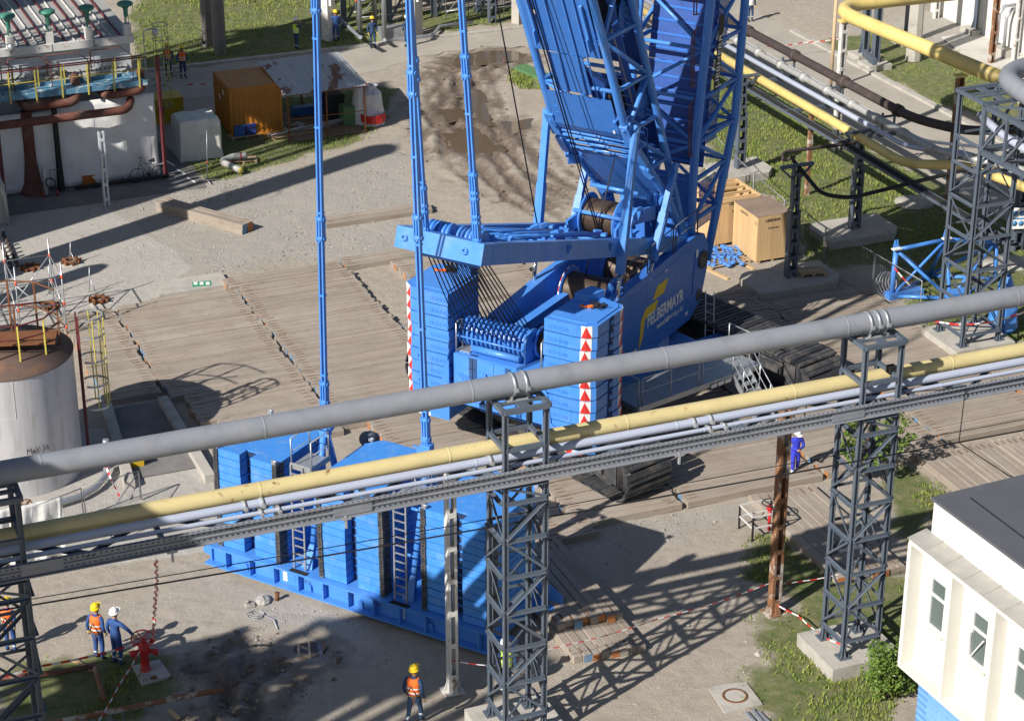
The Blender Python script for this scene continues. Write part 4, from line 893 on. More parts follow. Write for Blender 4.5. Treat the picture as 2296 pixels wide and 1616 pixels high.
for x in (-3.75, -1.35, .55, 3.05): lu = MB(); lu.ext([(x - .1, -1.53, .24), (x + .1, -1.53, .24), (x + .08, -1.53, .44), (x, -1.53, .5), (x - .08, -1.53, .44)], (0, -.07, 0)); part(lu, 'lifting_lug', 'blue', tray)
for x in (-2.35, 1.95):
    st = MB()
    for k in range(4): st.b2((x, -1.531, .30 + k * .11), (x + .16, -1.525, .39 + k * .11))
    part(st, 'warning_label', 'white_paint', tray)
tx = MB(); put_text(tx, 'a·a', .22, (-1.55, -1.526, .45), (1, 0, 0), (0, 0, 1), .002); put_text(tx, 'a·a', .22, (.95, -1.526, .45), (1, 0, 0), (0, 0, 1), .002); part(tx, 'lettering', 'ink', tray)
W, N2, H2 = 2.32, 13, .262
mb = MB(); h = W / 2; nt_ = .21
mb.prism([(-h + .1, -1.5), (-nt_, -1.5), (-nt_, -1.1), (nt_, -1.1), (nt_, -1.5), (h - .1, -1.5), (h, -1.4), (h, 1.05), (h - .35, 1.55), (-h + .35, 1.55), (-h, 1.05), (-h, -1.4)], .022, H2 - .004)
mb.prism([(-h + .14, -1.45), (-nt_ - .04, -1.45), (-nt_ - .04, -1.05), (nt_ + .04, -1.05), (nt_ + .04, -1.45), (h - .14, -1.45), (h - .05, -1.36), (h - .05, 1.0), (h - .4, 1.48), (-h + .4, 1.48), (-h + .05, 1.0), (-h + .05, -1.36)], 0, .022, 1)
mb.b2((-nt_, -1.09, .03), (nt_, -1.12, H2 - .06), 1)
for y, s in ((-.6, 1), (.55, 1)): put_text(mb, 'LIEBHERR' if y < 0 else 'DERM', .17, (h + .004, y, .05), (0, 1, 0), (0, 0, 1), depth=.01)
tslab = mb.mesh('ballast_slab', ['blue_dusty', 'seam'])
post = []
for s in (-1, 1):
    mb = MB(); mb.b2((s * (h + .03), -1.55, .012), (s * (h - .13), -1.36, H2 - .012)); 
    for z in (.07, .165): mb.b2((s * (h - .02), -1.556, z), (s * (h - .085), -1.548, z + .05), 1)
    mb.b2((s * (h + .04), -1.37, .02), (s * (h - .02), -1.15, H2 - .02)); post.append(mb.mesh('corner_casting', ['black_iron', 'rubber']))
for cx in (-3.6, .22, 3.92):
    for k in range(N2):
        o = place(tslab, 'ballast_slab', tray, (cx + random.uniform(-.01, .01), random.uniform(-.012, .012), .825 + H2 * k)); place(post[0], 'corner_casting', o); place(post[1], 'corner_casting', o)
    tp = MB()
    for s in (-1, 1):
        for y in (-1.45, 1.3): tp.box((cx + s * (h - .08), y, .825 + H2 * N2 + .05), (.14, .12, .09)); tp.cyl((cx + s * (h - .08) - .1, y, .825 + H2 * N2 + .09), (cx + s * (h - .08) + .1, y, .825 + H2 * N2 + .09), .03, 8)
    part(tp, 'lashing_fitting', 'galv', tray)
for i, x in enumerate((-1.68, 2.0)):
    st = MB(); top = Vector((x, .02, 5.15))
    st.cyl((x + .05, -1.0, .9), top, .105, 14); st.cyl((x + .05, 1.15, .9), top, .105, 14); st.ext([(x - .1, -1.35, .83), (x + .3, -1.35, .83), (x + .16, -1.0, 1.5), (x + .0, -1.0, 1.5)], (0, .08, 0)); st.ext([(x - .1, 1.3, .83), (x + .3, 1.3, .83), (x + .16, 1.2, 1.5), (x + .0, 1.2, 1.5)], (0, .08, 0))
    st.bar(top - Vector((0, 0, .35)), top + Vector((0, 0, .3)), .26, .34); st.cyl(top + Vector((-.3, 0, 0)), top + Vector((.3, 0, 0)), .13, 14); st.bar(top + Vector((-.5, 0, .1)), top + Vector((.5, 0, .1)), .05, .06)
    for z in (2.0, 3.4): st.cyl((x - .3, -1.0 + (z - .9) * .24, z), (x + .05, -1.0 + (z - .9) * .24, z), .05, 8)
    part(st, 'stay', 'blue', tray)
    l_ = MB(); xl = x - .27
    for dx in (0, .42): l_.bar((xl + dx, -1.46, .84), (xl + dx, -1.40, 4.35), .05, .05)
    for k in range(12): l_.bar((xl, -1.43, 1.05 + k * .275), (xl + .42, -1.43, 1.05 + k * .275), .035)
    part(l_, 'ladder', 'galv', tray)
    pf = MB(); pf.b2((xl - .05, -1.35, 4.22), (xl + .7, -.35, 4.27)); pf.b2((xl - .05, -1.37, 4.2), (xl + .7, -1.34, 4.4)); pf.b2((xl + .68, -1.35, 4.2), (xl + .72, -.35, 4.4)); part(pf, 'platform', 'galv', tray)
    pr_ = MB(); rail(pr_, [(xl, -1.35, 4.25), (xl, -.4, 4.25), (xl + .7, -.4, 4.25), (xl + .7, -1.3, 4.25)], .95, .022, post=1.0); part(pr_, 'platform_railing', 'galv', tray)
    ft = MB(); ft.b2((xl - .05, -1.70, .822), (xl + .6, -1.52, .835)); part(ft, 'step_plate', 'rubber', tray)
lm = MB(); lm.lathe([(0, 0), (.2, 0), (.24, .08), (.24, .2), (.3, .24), (.3, .42), (.24, .46), (0, .46)], (-1.45, 1.75, 4.0), 20, axis=(.95, -.3, .05)); part(lm, 'hose_reel', 'steel_grey', tray)

# small white decals and data plates on the crane
rn = random.Random(21)
for (x, y, z, w, h_) in ((XB + .006, 2.75, 4.35, .18, .3), (XB + .006, -2.2, 2.4, .3, .12), (XB + .006, 2.0, 2.3, .22, .12), (XB + .006, .2, 4.7, .2, .1)): mb = MB(); mb.b2((x, y, z), (x + .004, y + w, z + h_)); part(mb, 'decal', 'white_paint')
for (x, z, w, h_) in ((-.9, 15.0, .06, .16), (.95, 14.6, .06, .16), (1.0, 10.6, .08, .12), (1.3, 9.0, .06, .18)): mb = MB(); mb.ext([rpt(x, z, .17), rpt(x + w, z, .17), rpt(x + w, z + h_, .17), rpt(x, z + h_, .17)], (0, -.004, 0)); part(mb, 'decal', 'white_paint')
for (x, z, w, h_) in ((-1.2, 2.6, .2, .1), (.9, 3.9, .3, .12), (1.2, 2.9, .15, .2)): mb = MB(); mb.b2((x, -8.585, z), (x + w, -8.58, z + h_)); part(mb, 'decal', 'white_paint')
for k in range(3): mb = MB(); A = CL(5.165 + .0, -.2 + k * .34, 1.77); B = CL(5.165, .08 + k * .34, 1.77); mb.bar(A, B, .006, .14); part(mb, 'decal', 'white_paint')

mb = MB()                                   # hoses and small lines on the engine house and between the sheaves
for k in range(6): x = -1.1 + k * .05; mb.tube([(x, -8.45, 4.22), (x, -8.60, 4.16), (x, -8.60, 3.2 - .1 * k), (x + .4, -8.60, 3.0 - .1 * k), (x + .4, -8.6, 2.4)], .014, 5)
for k in range(4): mb.tube([(.3 + k * .06, -8.6, 4.1), (.3 + k * .06, -8.6, 3.8 - k * .04), (1.2, -8.6, 3.8 - k * .04), (1.25 + k * .03, -8.6, 3.3)], .012, 5)
part(mb, 'hose_line', 'rubber')
mb = MB(); rn = random.Random(4)
for k in range(16): x = rn.uniform(-1.6, 1.5); z = rn.uniform(2.5, 4.0); mb.box((x, -8.60, z), (rn.uniform(.06, .25), .06, rn.uniform(.05, .18)))
for k in range(14): x = rn.uniform(-1.1, 1.2); y = rn.uniform(-6.0, -3.0); mb.box((x, y, 3.2), (rn.uniform(.1, .5), rn.uniform(.1, .5), rn.uniform(.3, 1.3)))
o = part(mb, 'small_fittings', 'blue'); o['kind'] = 'stuff'
mb = MB()
for k in range(5): mb.tube([(-1.0 + k * .4, -6.3, 4.3), (-.9 + k * .4, -5.2, 3.9), (-1.0 + k * .35, -3.6, 4.0), (-.8 + k * .3, -2.9, 3.6)], .03, 6)
part(mb, 'hose_line', 'rubber')
# ================================================================== pipe bridge across the foreground
def tower_local(t_, h, zt, zs, z0=.42, ring=(9.1,), leg=.13, footing=(2.3, 2.1)):
    """four legs with battens and diagonals, parts written in local axes"""
    C4 = [(-h, -h), (h, -h), (h, h), (-h, h)]
    for x, y in C4:
        mb = MB(); mb.ibeam((x, y, z0), (x, y, zt), leg, leg, .02, (1, 0, 0)); mb.box((x, y, z0 + .02), (.36, .36, .04))
        for s in (-1, 1): mb.ext([(x + s * .06, y, z0 + .04), (x + s * .17, y, z0 + .04), (x + s * .06, y, z0 + .34)], (0, .02, 0)); mb.ext([(x, y + s * .06, z0 + .04), (x, y + s * .17, z0 + .04), (x, y + s * .06, z0 + .34)], (.02, 0, 0))
        for k in (-1, 1): mb.cyl((x + k * .13, y - .13, z0 + .04), (x + k * .13, y - .13, z0 + .12), .02, 6)
        mb.build('leg', 'steel_grey', t_)
    for i, z in enumerate(zs):
        for f in range(4):
            a, b = C4[f], C4[(f + 1) % 4]; n = Vector(((a[0] + b[0]) / 2, (a[1] + b[1]) / 2, 0)).normalized() * .075
            A, B = Vector((*a, z)) + n, Vector((*b, z)) + n
            mb = MB(); mb.angle(A, B, .09, .012); mb.build('crossbar', 'steel_grey', t_)
            if i + 1 < len(zs):
                zn = zs[i + 1]; A2, B2_ = (A, Vector((*b, zn)) + n) if (i + f) % 2 else (B, Vector((*a, zn)) + n)
                mb = MB(); mb.angle(A2 + Vector((0, 0, .05)), B2_ - Vector((0, 0, .05)), .065, .01); mb.build('diagonal', 'steel_grey', t_)
        for f in (0, 1): a, b = C4[f], C4[f + 2]
        if i % 2 == 0:
            mb = MB(); mb.bar((*C4[0], z - .06), (*C4[2], z - .06), .05, .05); mb.build('diaphragm', 'steel_grey', t_)
    for z in ring:
        for f in range(4):
            a, b = C4[f], C4[(f + 1) % 4]; mb = MB(); mb.bar((*a, z), (*b, z), .10, .12); mb.build('crossbar', 'steel_grey', t_)
    mb = MB()
    for f in range(4):
        a, b = C4[f], C4[(f + 1) % 4]; mb.bar((a[0] * 1.12, a[1] * 1.12, zt + .06), (b[0] * 1.12, b[1] * 1.12, zt + .06), .13, .13)
    mb.b2((-h, -.24, zt + .04), (h, -.10, zt + .10)); mb.b2((-h, .10, zt + .04), (h, .24, zt + .10)); mb.b2((-.14, -h, zt + .03), (.14, h, zt + .09)); mb.build('head_frame', 'steel_grey', t_)
    if footing:
        mb = MB(); mb.b2((-footing[0] / 2, -footing[1] / 2, -.3), (footing[0] / 2, footing[1] / 2, z0)); mb.build('footing', 'concrete', t_)
ZS = [.95, 2.05, 3.15, 4.25, 5.35, 6.45, 7.55, 8.05]
tw = thing('pipe_tower', 'grey lattice steel tower in front of the ballast tray carrying the large pipe', 'tower', BF.w(0, 0), BF.az, 'lattice towers of the pipe bridge')
tower_local(tw, .56, 10.16, ZS)
for x, lab in ((10.45, 'grey lattice steel tower on a pale concrete footing beside the white office'), (-13.35, 'grey lattice steel tower cut off by the left edge beside the hydrant workers')):
    c = copy_tree(tw); c.location = BF.w(x, 0); c['label'] = lab
def along(name, label, cat, q, z, r, m, x0=-24, x1=30, n=20, seam=6.1, seam_off=0.0, cl=(), clm='galv'):
    t_ = thing(name, label, cat, BF.w(0, q, z), BF.az); mb = MB(); mb.tube([(x, 0, 0) for x in np.arange(x0, x1 + .1, 2.0)], r, n); mb.build('pipe_run', m, t_)
    x = x0 + seam_off
    while x < x1: mb = MB(); mb.lathe([(r, -.03), (r + .007, -.015), (r + .007, .015), (r, .03)], (x, 0, 0), n, axis=(1, 0, 0)); mb.build('weld_seam', m, t_); x += seam
    for x in cl: mb = MB(); mb.lathe([(r + .002, -.04), (r + .022, -.04), (r + .022, .04), (r + .002, .04)], (x, 0, 0), n, axis=(1, 0, 0)); mb.b2((x - .04, -r - .12, -.05), (x + .04, -r - .02, .03)); mb.b2((x - .04, r + .02, -.05), (x + .04, r + .12, .03)); mb.build('clamp', clm, t_)
    return t_
pg = along('large_pipe', 'large matt grey pipe crossing the whole picture on top of the towers', 'pipe', 0, 10.66, .29, 'pipe_grey', n=32, seam=5.4, seam_off=1.1, cl=(-.16, .16, 10.2, 10.45, 10.7))
for x in (0, 10.45): mb = MB(); mb.b2((x - .34, -.2, -.43), (x + .34, .2, -.37)); mb.b2((x - .25, -.03, -.38), (x + .25, .03, -.28)); mb.b2((x - .25, -.2, -.38), (x - .2, .2, -.2)); mb.b2((x + .2, -.2, -.38), (x + .25, .2, -.2)); mb.build('saddle', 'steel_plate', pg)
py = along('yellow_pipe', 'pale yellow pipe with rust streaks running below the large grey pipe', 'pipe', .3, 8.80, .215, 'pipe_yellow', n=28, seam=5.0, seam_off=2.2)
along('thin_pipe', 'light blue grey pipe directly in front of the yellow pipe', 'pipe', -.1, 8.66, .115, 'pipe_light', n=18, seam=5.7, cl=(-7.3, -6.85, 5.0, 5.5, -.8), clm='steel_plate')
along('thin_pipe', 'thinnest light blue grey pipe above the bridge girder', 'pipe', -.36, 8.53, .062, 'pipe_light', n=14, seam=7.3, cl=(-6.95, -6.5, 5.35, 5.8, -.4), clm='steel_plate')
gt = thing('bridge_girder', 'grey riveted steel girder with diagonal bracing under the thin pipes', 'girder', BF.w(0, 0, 8.15), BF.az)
for q, nm in ((-.66, 'front_channel'), (.66, 'rear_channel')):
    mb = MB(); mb.b2((-24, q - .014, .03), (30, q + .014, .37)); mb.b2((-24, q - .10, .37), (30, q + .014, .395)); mb.b2((-24, q - .10, 0), (30, q + .014, .025)); mb.b2((-24, q - .05, .175), (30, q - .012, .20)); mb.build(nm, 'steel_plate' if 0 else 'pipe_grey', gt)
mb = MB()
for k in range(300):
    x = -18 + k * .14
    for z in (.10, .29): mb.box((x, -.678, z), (.045, .012, .028))
    mb.box((x, -.72, .398), (.04, .03, .01))
o = mb.build('rivets', 'dark', gt); o['kind'] = 'stuff'
for k in range(27):
    x = -20 + k * 1.75; s = 1 if k % 2 else -1
    mb = MB(); mb.angle((x, -.64 * s, .27), (x + 1.75, .64 * s, .27), .10, .012); mb.build('brace', 'steel_grey', gt)
    if k % 3 == 0: mb = MB(); mb.bar((x, -.64, .33), (x, .64, .33), .12, .12); mb.build('crossbeam', 'steel_grey', gt)
for x in (-9.3, 4.3, -4.9): mb = MB(); mb.bar((x, -.74, .05), (x, -.74, -.28), .07, .05); mb.box((x, -.74, -.02), (.26, .06, .05)); mb.build('hanger', 'steel_plate', gt)
for x in (-4.7, 9.4, -12.4): mb = MB(); mb.b2((x - .5, -.705, .05), (x + .5, -.68, .35)); mb.build('splice_plate', 'pipe_grey', gt)
# camera box with cable on the right tower
cb = MB(); P = BF.w(11.0, -.15, 9.2); cb.box(P, (.22, .2, .22), BF.az); cb.tube([P + Vector((.1, 0, -.1)), P + Vector((.22, 0, -.5)), BF.w(11.25, -.5, 8.6), BF.w(12.2, -.7, 8.6), BF.w(13.1, -.7, 8.56), g(2150, 992, 7.0), g(2260, 1065, 5.5), g(2330, 1090, 4.5)], .018, 6)
single(cb, 'cable_box', 'rubber', 'small black cable box with dangling black cable on the right tower', 'cable box', P)
for y0, y1, r, lab in ((1365, 1068, .022, 'thicker black wire sagging across the lower picture'), (1352, 1052, .012, 'thinner black wire sagging just above the thicker one')):
    mb = MB(); pts = []
    for i in range(15): f = i / 14; x = -80 + 2500 * f; pts.append(g(x, y0 + 16 - (y0 - 925 if y0 == 1365 else y0 - 900) * f + 8 * math.sin(math.pi * f) - 0, 6.6 + .4 * f))
    mb.tube(pts, r, 6); single(mb, 'wire', 'rope_black', lab, 'wire', pts[0])

# ------------------------------------------------------------------ laced columns
def laced(name, label, cat, P, rz, w, d, h, m, group=None, stages=None, top=True, nb=None, foot=None, lean=0.0):
    t_ = thing(name, label, cat, P, rz, group)
    for s in (-1, 1):
        mb = MB()
        for (z0, z1, k) in (stages or ((0, h, 1.0),)):
            x = s * w * k / 2; mb.b2((x - .012, -d * k / 2, z0), (x + .012, d * k / 2, z1)); mb.b2((x, -d * k / 2, z0), (x - s * .07, -d * k / 2 + .014, z1)); mb.b2((x, d * k / 2, z0), (x - s * .07, d * k / 2 - .014, z1))
        mb.build('channel', m, t_)
    nb = nb or int(h / .55)
    for i in range(nb):
        z = (i + .5) * h / nb; k = 1.0
        for (z0, z1, kk) in (stages or ()):
            if z0 <= z <= z1: k = kk
        for s in (-1, 1): mb = MB(); mb.box((0, s * (d * k / 2 + .008), z), (w * k, .014, .16)); mb.build('batten', m, t_)
    if foot:
        mb = MB(); mb.box((0, 0, .015), (w + .35, d + .3, .03)); 
        for s in (-1, 1): mb.ext([(s * (w / 2 + .012), 0, .03), (s * (w / 2 + .17), 0, .03), (s * (w / 2 + .012), 0, .42)], (0, .02, 0)); mb.ext([(-w / 4, s * (d / 2 + .02), .03), (-w / 4, s * (d / 2 + .16), .03), (-w / 4, s * (d / 2 + .02), .4)], (w / 2, 0, 0))
        mb.build('foot', m, t_)
    return t_
laced('rusty_post', 'tall rusty steel post standing between valve and right lattice tower', 'post', g(1735, 1372), MF.az + .05, .30, .26, 6.9, 'rust_post', nb=8, foot=True)
laced('white_post', 'flaking white steel post in front of the ballast tray', 'post', g(1015, 1548), MF.az, .26, .24, 7.3, 'white_post', nb=7, foot=True)
for (px, py, h, lab) in ((1658, 376, 4.35, 'grey laced steel column farthest back on the lawn beside the boom'), (1915, 510, 4.3, 'grey laced steel column in the middle of the lawn under the pipe rack'), (1772, 620, 4.75, 'grey laced steel column nearest the wooden crates')):
    P = g(px, py, .35); t_ = laced('laced_column', lab, 'column', P, MF.az, .42, .34, h, 'steel_grey', 'laced columns on the lawn', stages=((0, h * .62, 1.0), (h * .62, h, .72)), nb=8)
    mb = MB(); L_ = {1658: (2.9, 2.2), 1915: (3.6, 2.4), 1772: (4.0, 2.3)}[px]
    mb.prism([(-L_[0] / 2, -L_[1] / 2), (L_[0] / 2 - .5, -L_[1] / 2), (L_[0] / 2, -L_[1] / 2 + .6), (L_[0] / 2, L_[1] / 2), (-L_[0] / 2 + .4, L_[1] / 2), (-L_[0] / 2, L_[1] / 2 - .5)], -.75, -.002); mb.build('footing', 'concrete', t_)
    mb = MB(); mb.bar((-.75, 0, h + .06), (.75, 0, h + .06), .16, .12); mb.bar((-.7, 0, h), (-.15, 0, h - .5), .08); mb.bar((.7, 0, h), (.15, 0, h - .5), .08); mb.build('cross_arm', 'steel_grey', t_)
for (u, v, h, lab) in ((25.05, 9.95, 6.35, 'rusty white steel post carrying the big yellow pipe near the grey elbow'), (24.75, 19.3, 6.35, 'rusty white steel post at the far bend of the big yellow pipe')):
    t_ = laced('pipe_post', lab, 'post', M(u, v), MF.az, .30, .26, h, 'white_post' if v > 15 else 'rust_post', 'posts under the yellow pipe', nb=7); mb = MB(); mb.box((0, 0, h + .04), (.5, .4, .08)); mb.build('cap', 'pipe_yellow_clean', t_)
for (px, py, h, m, lab) in ((2222, 143, 7, 'rust_post', 'rusty post left of two at the top right apron'), (2272, 160, 7, 'white_post', 'rusty white post at the right edge beside the white hall'), (2098, 42, 6, 'white_post', 'short rusty white post behind the concrete pole')):
    laced('rusty_post', lab, 'post', g(px, py), MF.az, .28, .24, h, m, nb=6)
for (px, py, h, lab) in ((1938, 118, 6, 'grey steel pipe support behind the bend of the yellow pipe'), (1962, 140, 6, 'grey steel pipe support on the concrete block by the kerb'), (2035, 85, 6, 'dark grey steel support just left of the concrete pole'), (2190, 62, 6, 'grey steel support on a small block by the apron')):
    t_ = thing('steel_support', lab, 'support', g(px, py, .3), MF.az, 'grey supports at the top right'); mb = MB(); mb.ibeam((0, 0, 0), (0, 0, h), .34, .34, .03, (1, 0, 0)); mb.ext([(-.17, 0, 0), (-.4, 0, 0), (-.17, 0, .8)], (0, .03, 0)); mb.ext([(.17, 0, 0), (.4, 0, 0), (.17, 0, .8)], (0, .03, 0)); mb.build('post', 'steel_grey', t_)
    mb = MB(); mb.b2((-.7, -.6, -.4), (.7, .6, 0)); mb.build('footing', 'concrete', t_)
mb = MB(); mb.bar(g(1938, 118, 5.2), g(1962, 140, 5.2), .2, .3); single(mb, 'steel_crossbeam', 'steel_grey', 'grey crossbeam joining the two supports behind the yellow bend', 'beam', g(1938, 118, 5.2))
mb = MB(); P = g(2047, 135); mb.lathe([(.42, 0), (.36, 7), (.34, 9)], P, 8, sm=False); single(mb, 'concrete_pole', 'concrete', 'thick octagonal concrete pole beyond the right road', 'pole', P)
# wooden pole behind pipes
mb = MB(); P = g(1862, 200); mb.tube([P, P + Vector((0, 0, 5))], .09, 8); single(mb, 'wooden_pole', 'pallet', 'thin wooden pole between the pipes and the road', 'pole', P)

# ------------------------------------------------------------------ pipe rack along the right road
def run(name, label, pts, r, m, n=14, fl=None, cat='pipe', fm=None):
    W_ = [M(*p) for p in pts]; out = [W_[0]]
    for a, b, c in zip(W_[:-2], W_[1:-1], W_[2:]):
        k = min(6 * r + .25, (b - a).length * .4, (c - b).length * .4); p = b + (a - b).normalized() * k; q = b + (c - b).normalized() * k
        for i in range(7): t = i / 6; out.append((p * (1 - t) + b * t) * (1 - t) + (b * (1 - t) + q * t) * t)
    out.append(W_[-1]); t_ = thing(name, label, cat, W_[0], 0, world=True); mb = MB(); mb.tube(out, r, n); mb.build('pipe_run', m, t_)
    if fl:
        d = (W_[1] - W_[0]); L = d.length; d.normalize(); k = fl * .5
        while k < L: q = W_[0] + d * k; mb = MB(); mb.tube([q - d * .16, q - d * .15, q + d * .15, q + d * .16], [r, r * 1.35, r * 1.35, r], n); mb.build('flange', fm or m, t_); k += fl
    return t_
run('yellow_gas_pipe', 'bright yellow pipe low in the rack along the road', [(19.75, 34, 4.5), (19.75, 5.6, 4.5), (21.9, 4.6, 4.5), (22.7, 1.4, 4.5), (23.9, -4, 4.5)], .20, 'pipe_yellow_clean', 18)
run('rack_pipe', 'smooth blue grey pipe in the rack left of the segmented pipe', [(20.15, 34, 4.85), (20.4, 6.4, 4.85), (22.2, 5.2, 4.85), (22.9, 1.8, 4.85), (24, -4, 4.85)], .11, 'pipe_light')
run('insulated_pipe', 'segmented pale grey insulated pipe with thick joints in the rack', [(20.75, 34, 5.0), (21.0, 5.2, 5.0), (23.0, 2.1, 5.0), (24.3, -4, 5.0)], .15, 'pipe_insul', 16, fl=2.1)
run('rack_pipe', 'thin white pipe in the rack beside the dark brown pipe', [(21.2, 34, 4.9), (21.35, 6.8, 4.9), (24.5, 4.0, 4.9)], .065, 'white_paint', 10)
run('brown_pipe', 'dark brown lagged pipe on the road side of the rack', [(21.55, 34, 5.25), (21.95, 8.6, 5.25), (23.1, 6.3, 5.25), (30, 4.6, 5.25)], .20, 'pipe_brown', 16, fl=4.4)
run('rack_pipe', 'thin dark pipe bending from the rack down to the near column', [(19.6, 30, 4.25), (19.95, 9.3, 4.25), (16.0, 9.2, 4.35), (15.5, 8.2, 4.35), (15.3, 7.0, 4.95)], .075, 'pipe_brown', 10)
run('rack_pipe', 'black pipe hanging in a sagging curve from the near column', [(14.7, 6.0, 5.2), (14.65, 3.6, 4.6), (15.6, 3.0, 4.5), (20.6, 3.1, 4.9), (24, 3.2, 5.0)], .085, 'rubber', 10)
ct = thing('cable_tray', 'black ladder cable tray on the lawn side of the pipe rack', 'cable tray', M(19.2, 0, 4.1), MF.az)
for s in (-1, 1): mb = MB(); mb.b2((s * .2 - .02, -3, 0), (s * .2 + .02, 34, .12)); mb.build('side_rail', 'steel_grey', ct)
rg = MB(); rg.b2((-.18, -.03, 0), (.18, .03, .04)); rme = rg.mesh('rung', 'galv')
for k in range(90): place(rme, 'rung', ct, (0, -2.5 + k * .4, .03))
mb = MB()
for x in (-.11, -.03, .06, .13): mb.tube([(x + .02 * math.sin(y * 2), y, .09 + .02 * math.sin(y * 3 + x * 20)) for y in np.arange(-3, 34, 1.5)], .035, 6)
mb.build('cables', 'rubber', ct)
for k, v in enumerate((18.8, 10.0, 25.5, 14.4)):
    t_ = thing('pipe_bracket', ('steel bracket holding the rack pipes above the rear column', 'steel bracket holding the rack pipes above the middle column', 'steel bracket holding the rack pipes behind the boom', 'steel bracket holding the rack pipes between two columns')[k], 'bracket', M(20.4, v, 4.15), MF.az)
    mb = MB(); mb.bar((-1.4, 0, .0), (1.6, 0, .0), .14, .14); mb.bar((.9, 0, 0), (.9, 0, 1.0), .08); mb.bar((1.5, 0, 0), (1.5, 0, 1.0), .08); mb.bar((.8, 0, .82), (1.6, 0, .82), .1, .08); mb.build('crossbar', 'steel_grey', t_)
    if k in (2, 3):
        mb = MB(); mb.bar((0, 0, -4.2), (0, 0, 0), .18, .18); mb.build('post', 'steel_grey' if k == 2 else 'rust_post', t_)
run('big_yellow_pipe', 'thick clean yellow pipe making a sharp bend at the top right', [(26.4, 2.0, 6.7), (24.65, 20.7, 6.7), (38, 20.3, 6.7)], .33, 'pipe_yellow_clean', 26)
# ------------------------------------------------------------------ second tower with truss and grey elbow
t2 = thing('pipe_tower', 'wide grey lattice tower on a concrete block beside the blue lattice section', 'tower', M(17.9, -2.45), MF.az)
tower_local(t2, .80, 10.05, [.9, 2.2, 3.5, 4.8, 6.1, 7.4, 8.4], z0=.5, ring=(), leg=.15, footing=(2.6, 2.5))
tr = thing('truss_girder', 'grey box truss leaving the wide tower towards the right edge', 'truss', M(17.9, -2.45), MF.az)
for x in (-.85, .85):
    for z in (8.3, 10.0): mb = MB(); mb.ibeam((x, -8, z), (x, -.9, z), .14, .2, .02); mb.build('chord', 'steel_grey', tr); mb = MB(); mb.ibeam((x * .5 + .8, .9, z), (9, .9, z), .14, .2, .02); mb.build('chord', 'steel_grey', tr)
    for k in range(5):
        y = -.9 - k * 1.4; mb = MB(); mb.bar((x, y, 8.35), (x, y - 1.4, 9.95), .08, .08); mb.build('diagonal', 'steel_grey', tr); mb = MB(); mb.bar((x, y, 8.3), (x, y, 10), .1, .1); mb.build('upright', 'steel_grey', tr)
for k in range(6): y = -.9 - k * 1.4; mb = MB(); mb.bar((-.85, y, 8.3), (.85, y, 8.3), .1, .1); mb.build('crossbar', 'steel_grey', tr); mb = MB(); mb.bar((-.85, y, 10.02), (.85, y - 1.2, 10.02), .07, .07); mb.build('crossbar', 'steel_grey', tr)
for k in range(6): x = .9 + k * 1.3; mb = MB(); mb.bar((x, .9, 8.35), (x + 1.3, .9, 9.95), .08, .08); mb.build('diagonal', 'steel_grey', tr)
mb = MB(); W_ = [M(24, -2.3, 10.72), M(18.0, -1.9, 10.72), M(16.9, -8, 10.72)]
run('grey_elbow_pipe', 'thick grey pipe with a tight elbow on top of the wide tower', [(27, -1.9, 10.75), (18.15, -1.75, 10.75), (17.3, -9, 10.75)], .36, 'pipe_grey', 28)
run('rack_pipe', 'pale blue pipe stub running through the truss at the right edge', [(18.6, -.9, 8.75), (18.0, -3.2, 8.75), (17.6, -9, 8.75)], .15, 'pipe_light', 14)
# ================================================================== white office at the lower right
OZ, OB = 6.3, 2.5; oc = g(2040, 1207, OZ); OFR = Frame(oc.x, oc.y, 25.0)
of = thing('office_building', 'white office block with dark flat roof, tall window bays and blue tiled base', 'building', (oc.x, oc.y, 0), OFR.az)
mb = MB(); mb.b2((.45, -14, OB), (12, -.02, OZ)); mb.b2((.45, -.14, OB), (12, 0, OZ + .001)); mb.build('wall', 'plaster_white', of)
mb = MB(); mb.b2((.52, -14, OZ), (12, -.2, OZ + 1.12)); mb.build('parapet', 'plaster_white', of)
mb = MB(); mb.b2((.45, -14, OZ + 1.12), (12, -.13, OZ + 1.20)); o = mb.build('roof', 'roof_felt', of)
mb = MB(); mb.bar((1.35, -.6, OZ + 1.205), (1.2, -9, OZ + 1.205), .05, .012); mb.build('felt_seam', 'dark', o)
mb = MB(); mb.ext([(-.06, 0.02, OZ + .02), (.53, 0.02, OZ + .16), (.53, 0.02, OZ + .18), (-.06, .02, OZ + .05)], (0, -14, 0)); o = mb.build('ledge', 'ledge_tin', of)
for k in range(16): mb = MB(); y = -.75 - k * .82; mb.bar((-.05, y, OZ + .055), (.52, y, OZ + .195), .03, .03); mb.build('ledge_seam', 'ledge_tin', o)
mb = MB(); mb.b2((-.03, -14, OB - .12), (.46, 0, OB)); mb.build('sill_band', 'plaster_cream', of)
mb = MB(); mb.b2((-.02, -14, OZ - .12), (.46, 0, OZ)); mb.build('head_band', 'plaster_white', of)
for k in range(7): mb = MB(); y = -.07 - k * 1.82; mb.b2((-.04, y - .07, OB - .02), (.455, y + .07, OZ - .10)); mb.build('fin', 'plaster_white', of)
mb = MB(); mb.b2((.37, -14, OB), (.462, -.1, OZ - .12)); mb.build('bay_panel', 'plaster_cream', of)
